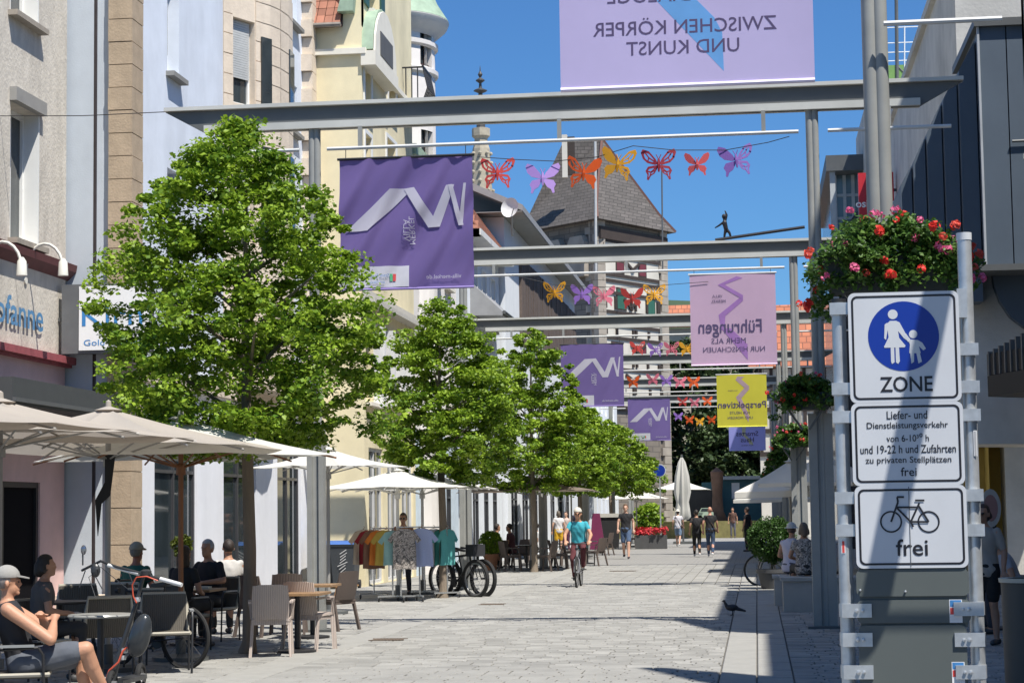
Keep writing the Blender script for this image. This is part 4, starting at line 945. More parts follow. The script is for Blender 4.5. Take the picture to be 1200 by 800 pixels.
# canopy with upright slats
cn = thing('slatted_canopy', 'dark shop canopy faced with upright grey slats at the right edge', 'canopy', (4.6, 38, 3.8))
ca = [E_(1157, 412, 39.5), E_(1260, 366, 36.0)]
cz = E_(1157, 440, 39.5).z
d = (ca[1]-ca[0]); d.z = 0; n = 15
for k in range(n):
    p = ca[0] + (ca[1]-ca[0])*k/n; p.z = ca[0].z + .95*k/n*.6
    MB().obox((p.x, p.y, cz), d.normalized()*.045, Vector((d.y, -d.x, 0)).normalized()*-.10, (0, 0, p.z-cz)).build('slat', mat('grey_slat', (.12, .12, .115), .6), cn)
A, B = ca[0].copy(), ca[1].copy(); A.z = B.z = cz
MB().prism([A+Vector((-.02, -.05, -.42)), B+Vector((0, -.05, -.42)), B+Vector((0, -.05, -.01)), A+Vector((-.02, -.05, -.01))], (2.6, 2.2, 0)).build('deck', mat('black_canopy', (.012, .012, .014), .7), cn)
MB().obox(A+Vector((0, .1, .01)), d, Vector((.06, .1, 0)), (0, 0, .42)).build('backing', mat('black_canopy', (0,)*3), cn)
# passage wall behind the sign: ochre panel with pale frame
ps = thing('ochre_shopfront', 'ochre shopfront in shade between the sign and the right edge', 'shopfront', (5, 46.5, 0))
a, b = AY(1140, 480, 46), AY(1178, 480, 46)
MB().box((a.x-.4, 46, 0), (b.x+3, 46.3, 4.4)).build('wall', mat('ochre_render', (.42, .29, .07), .9, 0, .08, 2), ps)
MB().box((a.x-.4, 45.9, AY(1150, 487, 46).z), (b.x, 45.998, a.z)).build('fascia', mat('salmon_fascia', (.5, .2, .14), .7), ps)
MB().box((b.x-.03, 45.85, 0), (b.x+.1, 45.999, a.z+.1)).build('frame', mat('grey_frame_paint', (.4, .4, .38), .6), ps)
MB().box((a.x-.4, 45.88, AY(1150, 524, 46).z), (b.x-.04, 45.997, AY(1150, 508, 46).z)).build('band', DSTEEL(), ps)
MB().box((a.x+.3, 45.92, .1), (b.x-.3, 45.996, AY(1150, 590, 46).z)).build('door', mat('dark_door', (.03, .03, .03), .5), ps)
mp = AY(1161, 595, 40); mr = thing('oval_sign', 'small pale oval board with floral drawing in the shade behind the traffic sign', 'sign', mp)
o_ = [(mp.x+.2*math.cos(t), 40, mp.z+.38*math.sin(t)) for t in [2*math.pi*k/20 for k in range(20)]]
MB().prism(o_, (0, .04, 0)).build('board', mat('pale_board', (.4, .38, .34), .7), mr); MB().box((mp.x-.03, 40.01, 0), (mp.x+.03, 40.05, mp.z-.3)).build('stand', DSTEEL(), mr)
MB().prism([(x*.7+mp.x*.3, 39.995, z*.7+mp.z*.3) for x, y, z in o_], (0, .003, 0)).build('print', mat('rose_print', (.3, .16, .14), .7), mr)
# houses beside the street out of the frame whose roof line throws the shade on the paving
plas = mat('grey_cream_render', (.48, .45, .40), .9, 0, .06, 2, dirt=.12)
def shade_house(y0, y1, H, peak, name, lab):
    rt = thing('street_house', lab, 'house', (5.0, y0, 0), 'houses on the right of the street')
    ops = []; k = 0; yy = .8
    while yy+1.4 < y1-y0: ops += [(yy, yy+1.3, z, z+1.7) for z in (4.8, 7.9, 11, 13.6)[:int((H-2)/3.2)]]; yy += 2.6
    so_ = [(a, b, .03, 3) for a, b, c, d in ops[::2]]
    wall('street_wall', plas, (5.0, y1), (0, -1), y1-y0, 0, H, ops+so_, .25, rt)
    for o in ops: window(rt, (5.0, y1), (0, -1), *o, .23, .08, 1, 0, sill=cream)
    for o in so_: window(rt, (5.0, y1), (0, -1), *o, .23, .08, 0, 1, shopfr, name='shop_window')
    core(rt, 5.3, 12, y0, y1, H-.02)
    MB().box((5.0, y0, H), (12, y1, H+.1)).build('roof', mat('slate_roof', (0,)*3), rt)
    if peak: MB().prism([(5.02, peak[0], H+.1), (5.02, peak[1], H+.1), (5.02, peak[1], peak[2])], (.3, 0, 0)).build('gable', plas, rt)  # triangular fin added so its shadow forms the pointed tip on the paving
    MB().box((5.0, y0, 0), (12, y0+.3, H)).build('end_wall', plas, rt); MB().box((5.0, y1-.3, 0), (12, y1, H)).build('end_wall', plas, rt)
shade_house(8.6, 22.1, 12.7, (12.9, 15.0, 16.5), 'a', 'cream house right of the viewer beside the nearest gantry')
shade_house(22.2, 36.0, 14.7, (22.25, 24.6, 16.8), 'b', 'cream house on the right just before the sheet metal block')
# added unseen slanting pole on a mast, casts the shadow stripe across the traffic signs
tA = Vector((.66, 10.55, 1.35)); tB = Vector((1.00, 10.55, 2.85)); d_ = (tB-tA)
mA = tA + S*2.8 - d_*.12; mB = tB + S*2.8 + d_*.5; xm = 2.75
fm_ = thing('stripe_shadow_mast', 'added unseen mast with slanting pole, casting the shadow stripe on the traffic sign', 'mast', (xm, mA.y, 0))
MB().tube([mA, mB], .072, 12).build('stripe_shadow_pole', GALV(), fm_, True)
MB().tube([(xm, mA.y, 0), (xm, mA.y, 7.6)], .06, 12).build('mast', GALV(), fm_, True)
for t in (.02, .97): e = mA.lerp(mB, t); MB().tube([e, (xm, mA.y, e.z)], .02, 8).build('bracket', GALV(), fm_)
shade_house(-9, 8.5, 10.5, None, 'c', 'cream low house on the right behind the viewer')
# glass and sheet building with red sign
gb = thing('glass_corner_building', 'slim glass building with flat dark roof behind the flower box', 'building', (3, 84, 0))
Yg = 84.; q = lambda px, py: AY(px, py, Yg)
MB().box((q(979, 240).x, Yg, 0), (q(979, 240).x+7, Yg+16, q(979, 200).z)).build('wall', mat('grey_green_glass_wall', (.16, .22, .24), .15, 0, .1, 1), gb)
MB().box((q(968, 240).x, Yg-1.2, q(968, 206).z), (q(979, 240).x+7, Yg+16, q(968, 188).z)).build('roof', DSTEEL(), gb)
for k in range(4):
    z0 = q(979, 312-k*27).z; MB().box((q(979, 240).x-.05, Yg-.06, z0), (q(979, 240).x+7, Yg-.002, z0+.12)).build('mullion', mat('pale_mullion', (.45, .47, .47), .5), gb)
for px in (979, 990, 1000): MB().box((q(px, 240).x-.07, Yg-.10, 0), (q(px, 240).x+.07, Yg-.061, q(979, 206).z)).build('mullion', mat('pale_mullion', (0,)*3), gb)
MB().box((q(975, 240).x-.1, Yg-1.0, 0), (q(975, 240).x+.12, Yg-.8, q(968, 206).z)).build('column', mat('pale_mullion', (0,)*3), gb)
MB().prism([(q(983, 240).x, Yg-.5, q(983, 275).z), (q(1004, 240).x, Yg-.5, q(983, 250).z), (q(1004, 240).x, Yg-.5, 0), (q(983, 240).x, Yg-.5, 0)], (0, .4, 0)).build('dark_gable', mat('dark_cladding', (.04, .04, .045), .6), gb)
rs = thing('red_sign', 'tall red shop sign with white letters partly hidden by the near steel mast', 'sign', (3.4, 70, 8)); q = lambda px, py: AY(px, py, 70.)
MB().box((q(999.5, 0).x, 70, q(1000, 275).z), (q(1048, 240).x, 70.35, q(1000, 203).z)).build('panel', mat('signal_red', (.50, .02, .03), .45, 0, .04), rs)
mb = MB(); put_text(mb, 'osiander', ((q(1003, 240).x+q(1048, 240).x)/2, 69.99, q(1000, 239).z), q(1048, 240).x-q(1003, 240).x, height=.28, bold=.02); mb.build('lettering', mat('white_sign_print', (.8, .8, .8), .5), rs)
MB().box((q(1048, 240).x, 70.1, q(1000, 225).z), (5.3, 70.2, q(1000, 222).z)).build('bracket', DSTEEL(), rs)
# roof aerial and railing top right, beyond the mast
gr = thing('roof_railing', 'thin pale roof railing above a green sheet parapet, upper right against the sky', 'railing', (5, 60, 17)); q = lambda px, py: AY(px, py, 76.6)
for y in (33, 51, 62, 72): a, b = q(1036, y), q(1086, y-2); MB().tube([a, b], .02, 4).build('rail', mat('pale_rail', (.7, .72, .72), .5), gr)
MB().box((q(1034, 90).x, 76.6, q(1034, 98).z), (q(1068, 90).x, 76.9, q(1034, 77).z)).build('parapet', mat('green_sheet', (.16, .3, .08), .6, 0, .1), gr)
a, b = q(1051.5, 100), q(1050, -30); MB().tube([a, b], .07, 8).build('mast', DSTEEL(), gr); 
a, b = q(1052, 78), q(1064, 90); MB().tube([a, b], .03, 5).build('strut', DSTEEL(), gr)
for px in (1036, 1060, 1084): a, b = q(px, 90), q(px, 31); MB().tube([a, b], .03, 5).build('upright', mat('pale_rail', (0,)*3), gr)
a = q(1040, 150); MB().prism([(q(1034, 90).x, 76.5, q(1034, 128).z), (q(1049, 90).x, 76.5, q(1034, 124).z), (q(1045, 90).x, 76.5, q(1034, 140).z), (q(1034, 90).x, 76.5, q(1034, 148).z)], (0, .5, 0)).build('white_eave', mat('white_eaves', (0,)*3), gr)
MB().box((4.8, 76.3, 0), (12, 88, q(1034, 99).z-.01)).build('stair_tower', conc, gr)
# half timbered house on the right far down the street
ht = thing('half_timbered_house', 'white half timbered house end seen between the right posts', 'house', (1.2, 118, 0)); q = lambda px, py: AY(px, py, 118.)
x0_, x1_ = q(872, 400).x, q(990, 400).x
MB().box((x0_+.8, 118, 0), (x1_, 128, q(890, 428).z)).build('wall', mat('white_tower_plaster', (0,)*3), ht)
for y in (430, 455, 480, 505, 532): z0 = q(890, y).z; MB().box((x0_+.78, 117.9, z0-.13), (x1_+.02, 117.999, z0+.13)).build('timber_beam', tb, ht)
for k in range(9): x = x0_+.8+k*.65; MB().box((x, 117.92, q(890, 532).z), (x+.2, 117.998, q(890, 430).z)).build('timber_post', tb, ht)
MB().prism([(x0_+.2, 117.4, q(890, 430).z), (x1_+.5, 117.4, q(890, 430).z), (x1_+.5, 121, q(890, 352).z), (x0_+.2, 121, q(890, 352).z)], (0, .3, -.1)).build('roof', mat('orange_clay_roof', (.48, .17, .085), .85, 0, .15, 1, extra=brick_extra((.38, .13, .07), .5, .4, .03, 'xz', .5, (.2, .08, .05), .6)), ht)
# roofs beyond the tower
fr = thing('far_tiled_house', 'orange tiled roofs just right of the tower', 'house', (-4, 165, 0)); q = lambda px, py: AY(px, py, 165.)
MB().prism([(q(775, 400).x, 165, q(800, 382).z), (q(812, 400).x, 165, q(800, 382).z), (q(812, 400).x, 168, q(800, 353).z), (q(775, 400).x, 168, q(800, 353).z)], (0, .3, -.1)).build('roof', mat('orange_clay_roof', (0,)*3), fr)
MB().box((q(778, 400).x, 165.6, 0), (q(925, 400).x, 172, q(800, 384).z)).build('wall', mat('far_ochre_render', (.45, .4, .3), .9), fr)
hill = MB(); n = 26; v1 = []; v2 = []
for k in range(n+1):
    x = -700+k*60; h = 70+22*math.sin(k*.7)+14*math.sin(k*1.9+1); v1.append((x, 640, -2)); v2.append((x+20, 820, h if not 9 < k < 15 else h*.95))
hill.add(v1+v2, [(i, i+1, n+1+i+1, n+1+i) for i in range(n)]).build('wooded_hill', mat('distant_forest_green', (.035, .06, .03), .95, 0, .4, .03), None, True)['kind'] = 'structure'
# far square: low wall, kiosk, trunk
kw = mat('far_stone_wall', (.33, .29, .2), .9, 0, .1, 1)
tag(MB().box((-9, 128, 0), (3.5, 128.6, .95)).build('low_wall', kw), 'low sunlit wall closing the far square', 'wall')
# ================================================================== FOLIAGE
def leafmat(name, c, c2, tr=.35, sc_=1.2):
    if name in _m: return _m[name]
    def ex(n, l, tc, out, b):
        nz = n.new('ShaderNodeTexNoise'); nz.inputs['Scale'].default_value = sc_; l.new(tc.outputs['Object'], nz.inputs[0])
        g = n.new('ShaderNodeNewGeometry'); a = n.new('ShaderNodeMath'); a.operation = 'MULTIPLY_ADD'; a.inputs[1].default_value = .5; l.new(g.outputs['Random Per Island'], a.inputs[0]); l.new(nz.outputs[0], a.inputs[2])
        r = n.new('ShaderNodeMapRange'); r.inputs[1].default_value = .45; r.inputs[2].default_value = 1.05; l.new(a.outputs[0], r.inputs[0])
        m = n.new('ShaderNodeMix'); m.data_type = 'RGBA'; l.new(r.outputs[0], m.inputs[0]); m.inputs[6].default_value = (*c, 1); m.inputs[7].default_value = (*c2, 1); return m.outputs[2]
    return mat(name, c, .5, 0, .1, 3, trans=tr, extra=ex, spec=.35)
def leaf_cloud(centers, radii, n_per, size, seed=0, flat=.55, up=.6):
    g = np.random.default_rng(seed); C = np.repeat(np.array(centers), n_per, 0); Rr = np.repeat(np.array(radii), n_per)[:, None]
    N = len(C); d = g.normal(size=(N, 3)); d /= np.linalg.norm(d, axis=1)[:, None]; d *= (g.random((N, 1))**.45)*Rr; d[:, 2] *= flat
    P = C + d; nrm = g.normal(size=(N, 3)); nrm[:, 2] = np.abs(nrm[:, 2]) + up; nrm /= np.linalg.norm(nrm, axis=1)[:, None]
    a = g.normal(size=(N, 3)); a -= nrm*(a*nrm).sum(1)[:, None]; a /= np.linalg.norm(a, axis=1)[:, None]; b = np.cross(nrm, a)
    s = size*(.6+.8*g.random((N, 1)))
    v0 = P - a*s*.5; v1 = P + b*s*.38 + nrm*s*.10 - a*s*.05; v2 = P + a*s*.55; v3 = P - b*s*.38 + nrm*s*.10 - a*s*.05
    V = np.stack([v0, v1, v2, v3], 1).reshape(-1, 3); i = np.arange(N)*4
    T = np.stack([i, i+1, i+2, i, i+2, i+3], 1).reshape(-1, 3); return V, T
def np_mesh(name, V, T, material, parent=None, org=None):
    me = bpy.data.meshes.new(name); o_ = Vector(org) if org is not None else (ORG.get(parent.name, Vector((0, 0, 0))) if parent is not None else Vector((0, 0, 0)))
    V = V - np.array(o_); me.vertices.add(len(V)); me.vertices.foreach_set('co', V.astype(np.float32).ravel())
    me.loops.add(len(T)*3); me.loops.foreach_set('vertex_index', T.astype(np.int32).ravel()); me.polygons.add(len(T)); me.polygons.foreach_set('loop_start', np.arange(0, len(T)*3, 3, dtype=np.int32))
    try: me.polygons.foreach_set('loop_total', np.full(len(T), 3, dtype=np.int32))
    except Exception: pass
    me.update(calc_edges=True); return link(name, me, material, parent, o_)
GREEN = lambda: leafmat('young_maple_leaves', (.08, .175, .014), (.36, .50, .045), .36)
bark = mat('grey_brown_bark', (.20, .16, .12), .9, 0, .25, 6, bump=.8, bscale=25, stretch=(1, 1, .25))
def tree(x, y, zb, ztop, rmax, ncl, npc, leaf, label, seed, trunk_r=.085, lm=None, prof=None, group='street trees in a row', name='street_tree', flat=.5, dx=0.):
    g = np.random.default_rng(seed); root = thing(name, label, 'tree', (x, y, 0), group)
    prof = prof or [(0, .5), (.08, .85), (.2, 1.0), (.38, .98), (.55, .88), (.7, .75), (.82, .56), (.92, .34), (1, .08)]
    H = ztop-zb; ts_ = [p[0] for p in prof]; rs_ = [p[1] for p in prof]
    C = []; Rd = []; ph = g.random(6)*6.28
    while len(C) < ncl:
        t = g.random(); rr = np.interp(t, ts_, rs_)*rmax
        if g.random() > rr/rmax*.9+.12: continue
        a = g.random()*6.283; lump = 1 + .13*math.sin(3*a+ph[0]+5*t) + .12*math.sin(5*a+ph[1]-9*t) + .08*math.sin(9*a+ph[2]+14*t)
        rad = rr*lump*(1 - .62*g.random()**1.6); z = zb + H*t - .10*rad
        C.append((x+rad*math.cos(a), y+rad*math.sin(a), z)); Rd.append((.14+.26*g.random())*(rmax/1.7))
    # outlying sprigs
    for k in range(int(ncl*.14)):
        t = g.random()**1.1; rr = np.interp(t, ts_, rs_)*rmax; a = g.random()*6.283; rad = rr*(1.04+.12*g.random())
        C.append((x+rad*math.cos(a), y+rad*math.sin(a), zb+H*t)); Rd.append((.10+.08*g.random())*(rmax/1.7))
    V, T = leaf_cloud(C, Rd, npc, leaf, seed, flat)
    V[:, 0] += dx
    np_mesh('crown', V, T, lm or GREEN(), root)['kind'] = 'stuff'
    mb = MB(); top = zb+H*.9
    pts = [(x, y, 0), (x+.02, y, .15), (x+.03, y+.01, zb*.5), (x, y, zb), (x-.03, y, zb+H*.4), (x, y+.02, top)]
    mb.tube(pts, [trunk_r*1.5, trunk_r*1.05, trunk_r*.95, trunk_r*.85, trunk_r*.5, .012], 10); mb.build('trunk', bark, root, True)
    for k in range(9):
        a = k*2.4+g.random(); t = .02+.08*k; z0 = zb+H*t*.8; rr = np.interp(min(1, t+.2), ts_, rs_)*rmax*.85
        MB().tube([(x, y, z0), (x+rr*.5*math.cos(a), y+rr*.5*math.sin(a), z0+.35*rr), (x+rr*math.cos(a), y+rr*math.sin(a), z0+.55*rr+.1)], [trunk_r*.45, trunk_r*.28, .01], 6).build('limb', bark, root, True)
    return root
def pxy(px, py): p = G(px, py); return p.x, p.y
tree(-6.34, 24.1, 2.55, 6.66, 1.62, 500, 125, .066, 'nearest street tree, its bright green crown beside the violet banner', 3, dx=-.12)
tree(-6.35, 39.5, 2.4, 6.05, 1.32, 360, 110, .076, 'second street tree, between the yellow house and the middle of the photo', 4, dx=.12)
tree(-6.35, 56, 2.4, 7.0, 1.5, 340, 95, .09, 'third street tree, its crown rising above the middle violet banner\'s lower edge', 5)
tree(-6.4, 71.5, 2.4, 5.6, 1.7, 300, 85, .105, 'fourth street tree in the row, behind the cyclist', 6)
tree(-6.5, 88, 2.4, 5.6, 1.9, 220, 70, .125, 'fifth street tree, rounding off the row before the tower', 7)
tree(-6.6, 104, 2.4, 5.6, 1.9, 130, 60, .14, 'last small street tree beside the tower foot', 8)
DK = leafmat('dark_park_foliage', (.035, .060, .022), (.075, .115, .035), .15, .25)
pk = [(0, .5), (.1, .85), (.3, 1), (.6, .95), (.8, .7), (1, .3)]
for i, (x, y, h, r, lab) in enumerate(((-4.6, 148, 14.5, 4.2, 'dark park tree right beside the tower wall'), (.2, 155, 15.5, 4.6, 'tall dark park tree behind the yellow banner'), (4.8, 150, 14, 4.4, 'dark park tree behind the right hand posts'), (-1.8, 140, 8.5, 3.2, 'lower grey green tree at the end of the street'), (2.6, 138, 9.5, 3.3, 'mid green tree beneath the lavender banner'), (9.5, 152, 15, 4.8, 'dark park tree farthest right, behind the white umbrellas'))):
    tree(x, y, 2.2 if i not in (3, 4) else 1.8, h, r, 260, 50, .42 if i < 3 else .34, lab, 20+i, .3, DK, pk, 'park trees at the end of the street', 'park_tree', .7)
def shrub(x, y, zc_, r, label, seed, pot='stone', lm=None, leaf=.06, n=110, npc=40, grp=None):
    root = thing('potted_shrub', label, 'shrub', (x, y, 0), grp); g = np.random.default_rng(seed); C = []; Rd = []
    for k in range(n):
        d = g.normal(size=3); d /= np.linalg.norm(d); C.append((x+d[0]*r*.8, y+d[1]*r*.8, zc_+d[2]*r*.8)); Rd.append(r*.28)
    V, T = leaf_cloud(C, Rd, npc, leaf, seed, .9, .3); np_mesh('foliage', V, T, lm or GREEN(), root)['kind'] = 'stuff'
    MB().tube([(x, y, .25), (x, y, zc_)], .03, 6).build('stem', bark, root)
    pz = max(.2, zc_-r*.9) if r < .5 else .42; pr = r*.62; pm = mat('terracotta', (.42, .19, .10), .85, 0, .1) if pot == 'terra' else mat('dark_pot', (.07, .07, .07), .7)
    MB().lathe([(pr*.72, 0), (pr*.95, pz-.08), (pr*1.05, pz-.08), (pr*1.05, pz), (pr*.9, pz), (0, pz-.05)], (x, y, 0), 18).build('pot', pm, root, True); return root
p = AY(904, 632, 42.5); shrub(p.x, 42.5, p.z, .52, 'round dark green clipped bush beside the parked bicycles on the right', 31, 'dark', leafmat('box_leaves', (.03, .07, .012), (.07, .15, .03), .3, 3), .05, 200, 50)
p = AY(575, 636, 58); shrub(p.x, 58, p.z, .36, 'round light green shrub in a terracotta pot left of the dark terrace chairs', 32, 'terra', None, .06, 100, 40)
p = AY(760, 606, 96); shrub(p.x, 96, p.z, .75, 'leafy green plant tub in front of the tower foot', 33, 'dark', None, .16, 60, 30)
# climbing plant inside the shop window of the blue house
p = AX(189, 636, X2-.55)
tag(shrub(-9.95, 33.4, 1.2, .2, 'small yellow green plant in a slim pot before the blue house shop window', 34, 'dark', leafmat('dim_leaves', (.06, .09, .01), (.16, .18, .02)), .06, 40, 24), None)

# ================================================================== PARASOLS
def parasol(px, Y, za, zed, half, rot, cname, c, label, polem='grey', group='parasols over the terraces', valance=.0, pole_h=None, sag=.07):
    X = AY(px, 500, Y).x; root = thing('parasol', label, 'parasol', (X, Y, 0), group)
    cm = mat('canvas_'+cname, c, .85, 0, .05, 1.5, trans=.30, bump=.12, bscale=5, dirt=.07)
    cor = []; rr = half*math.sqrt(2)
    for k in range(4): a = rot+k*math.pi/2; cor.append(Vector((X+rr*math.cos(a), Y+rr*math.sin(a), zed)))
    apex = Vector((X, Y, za))
    mb = MB(); N = 7
    for k in range(4):
        A, B = cor[k], cor[(k+1) % 4]; M_ = (A+B)/2 + Vector((0, 0, .025))
        for P_, Q_ in ((A, M_), (M_, B)):
            g_ = []
            for i in range(N+1):
                t = i/N; row = []
                for j in range(N+1):
                    s_ = j/N; e = P_.lerp(Q_, s_); q_ = apex.lerp(e, t); q_.z -= sag*math.sin(math.pi*s_)*t*(1.2-t)*2*.8 + .04*math.sin(math.pi*t); q_ = q_ + (apex-e)*(.05*math.sin(math.pi*s_)*t*t)*.5; row.append(q_)
                g_.append(row)
            n0 = len(mb.v)
            for row in g_: mb.v += [tuple(v) for v in row]
            for i in range(N):
                for j in range(N): a = n0+i*(N+1)+j; mb.f.append((a, a+N+1, a+N+2, a+1))
            if valance:
                n0 = len(mb.v)
                for v in g_[-1]: mb.v += [tuple(v), (v.x, v.y, v.z-valance)]
                for j in range(N): a = n0+2*j; mb.f.append((a, a+1, a+3, a+2))
    mb.build('canopy', cm, root, True)
    rm = {'grey': mat('parasol_grey', (.32, .31, .29), .45, .1), 'wood': mat('parasol_wood', (.22, .09, .035), .5), 'white': mat('parasol_white', (.65, .64, .6), .45)}[polem]
    hub = Vector((X, Y, zed-.12))
    for k in range(4):
        for E_2 in (cor[k], (cor[k]+cor[(k+1) % 4])/2):
            MB().tube([apex+Vector((0, 0, -.09)), E_2+Vector((0, 0, -.035))], .012, 5).build('rib', rm, root)
            MB().tube([hub, apex.lerp(E_2, .52)+Vector((0, 0, -.09))], .011, 5).build('strut', rm, root)
    MB().tube([(X, Y, .03), (X, Y, za-.05)], .032, 10).build('pole', rm, root, True)
    MB().lathe([(.06, zed-.2), (.06, zed-.08), (.035, zed-.06)], (X, Y, 0), 10).build('hub', rm, root)
    MB().lathe([(.0, za+.1), (.03, za+.08), (.035, za+.02), (.16, za-.02), (.02, za-.06)], (X, Y, 0), 12).build('finial', cm if polem != 'white' else rm, root, True)
    MB().lathe([(0, 0), (.34, 0), (.34, .05), (.06, .08), (.06, .3), (0, .3)], (X, Y, 0), 16).build('base', DSTEEL(), root, True)
    return root, X, cor
TA = (.50, .45, .39); WHc = (.78, .76, .70)
_, XB, cB = parasol(0, 19.2, 2.91, 2.53, 1.45, R(32), 'taupe', TA, 'large taupe parasol, cut off by the left edge above the seated man')
_, XB2, _2 = parasol(127, 21.4, 2.93, 2.47, 1.62, R(39), 'taupe', TA, 'taupe parasol with grey pole standing between terrace tables')
# the strap of that pole
tag(MB().prism([(XB2-.02, 21.34, 2.42), (XB2+.1, 21.34, 2.42), (XB2+.04, 21.34, 1.95), (XB2-.06, 21.34, 1.86), (XB2-.10, 21.34, 1.5), (XB2-.13, 21.34, 1.9), (XB2-.02, 21.34, 2.1)], (0, .02, 0)).build('parasol_strap', mat('black_fabric', (.02, .02, .02), .9)), 'black fabric sleeve hanging from the grey parasol pole', 'strap')
parasol(212, 22.95, 2.90, 2.40, 1.42, R(-10), 'cream', (.70, .69, .64), 'cream parasol on a wooden pole under the nearest tree', 'wood')
parasol(-90, 18.2, 3.0, 2.58, 1.5, R(32), 'taupe', TA, 'taupe parasol added at the left edge to shade the terrace')  # extra canopy added to deepen the shade over the terrace tables
parasol(384, 33.5, 2.85, 2.52, 1.0, R(20), 'cream', (.70, .69, .64), 'small cream parasol corner showing before the yellow house')
parasol(465, 38.6, 2.58, 2.20, 1.42, R(45), 'white', WHc, 'white parasol over the clothes rails, left of the pair', 'white', 'pair of white parasols')
parasol(494, 41.4, 2.62, 2.22, 1.45, R(45), 'white', WHc, 'white parasol behind the clothes rails, right of the pair', 'white', 'pair of white parasols')
parasol(620, 57.5, 2.75, 2.3, 1.9, R(45), 'brown', (.25, .2, .16), 'wide brownish parasol under the third tree', 'grey')
parasol(668, 74, 3.0, 2.62, 1.1, R(30), 'cream', (.70, .69, .64), 'small cream parasol behind the cyclist', 'grey')
parasol(744, 93, 2.75, 2.25, 1.3, R(35), 'white', WHc, 'white parasol in front of the tower foot', 'grey')
parasol(924, 54.5, 3.0, 2.15, 1.5, R(45), 'white', WHc, 'large white parasol behind the right hand posts', 'grey', 'white parasols on the right', .16)
parasol(918, 66.0, 2.55, 2.0, 1.7, R(45), 'cream', (.70, .69, .64), 'second white parasol, lower, behind the large right one', 'grey', 'white parasols on the right', .1)
parasol(965, 52.0, 3.1, 2.35, 1.3, R(20), 'white', WHc, 'white parasol partly hidden behind the traffic sign post', 'grey', 'white parasols on the right', .1)
parasol(797, 118, 3.5, 2.9, 1.6, R(40), 'white', WHc, 'small far white parasol left of the brown trunk', 'grey', 'parasols over the terraces')
# closed umbrella
X = AY(798, 500, 100).x; cu_r = thing('closed_parasol', 'tall closed cream parasol standing in the street before the dark trees', 'parasol', (X, 100, 0))
mb = MB(); prof = [(.05, 4.35), (.16, 4.1), (.30, 3.4), (.36, 2.6), (.26, 2.1), (.30, 1.75), (.34, 1.35), (.22, 1.2)]; vs = []; seg = 16
for k in range(seg):
    a = 2*math.pi*k/seg; f = 1+.22*(-1)**k
    for r, z in prof: vs.append((X+r*f*math.cos(a), 100+r*f*math.sin(a), z))
n = len(prof); mb.add(vs, [(k*n+i, ((k+1) % seg)*n+i, ((k+1) % seg)*n+i+1, k*n+i+1) for k in range(seg) for i in range(n-1)])
mb.build('canopy', mat('canvas_cream', (0,)*3), cu_r, True); MB().tube([(X, 100, 0), (X, 100, 4.5)], .05, 8).build('pole', DSTEEL(), cu_r); MB().box((X-.5, 99.5, 0), (X+.5, 100.5, .12)).build('base', DSTEEL(), cu_r)

# ================================================================== CHAIRS AND TABLES
def wicker(name, c):
    def ex(n, l, tc, out, b):
        wv = n.new('ShaderNodeTexWave'); wv.inputs['Scale'].default_value = 14; wv.bands_direction = 'X'; wv.inputs['Distortion'].default_value = .3; l.new(tc.outputs['Object'], wv.inputs[0])
        bp = n.new('ShaderNodeBump'); bp.inputs['Strength'].default_value = .6; bp.inputs['Distance'].default_value = .008; l.new(wv.outputs['Color'], bp.inputs['Height']); l.new(bp.outputs[0], b.inputs['Normal'])
        r = n.new('ShaderNodeMapRange'); r.inputs[3].default_value = .8; r.inputs[4].default_value = 1.05; l.new(wv.outputs['Fac'], r.inputs[0])
        m = n.new('ShaderNodeMix'); m.data_type = 'RGBA'; m.blend_type = 'MULTIPLY'; m.inputs[0].default_value = 1; l.new(out, m.inputs[6]); l.new(r.outputs[0], m.inputs[7]); return m.outputs[2]
    return mat(name, c, .6, 0, .05, 5, extra=ex)
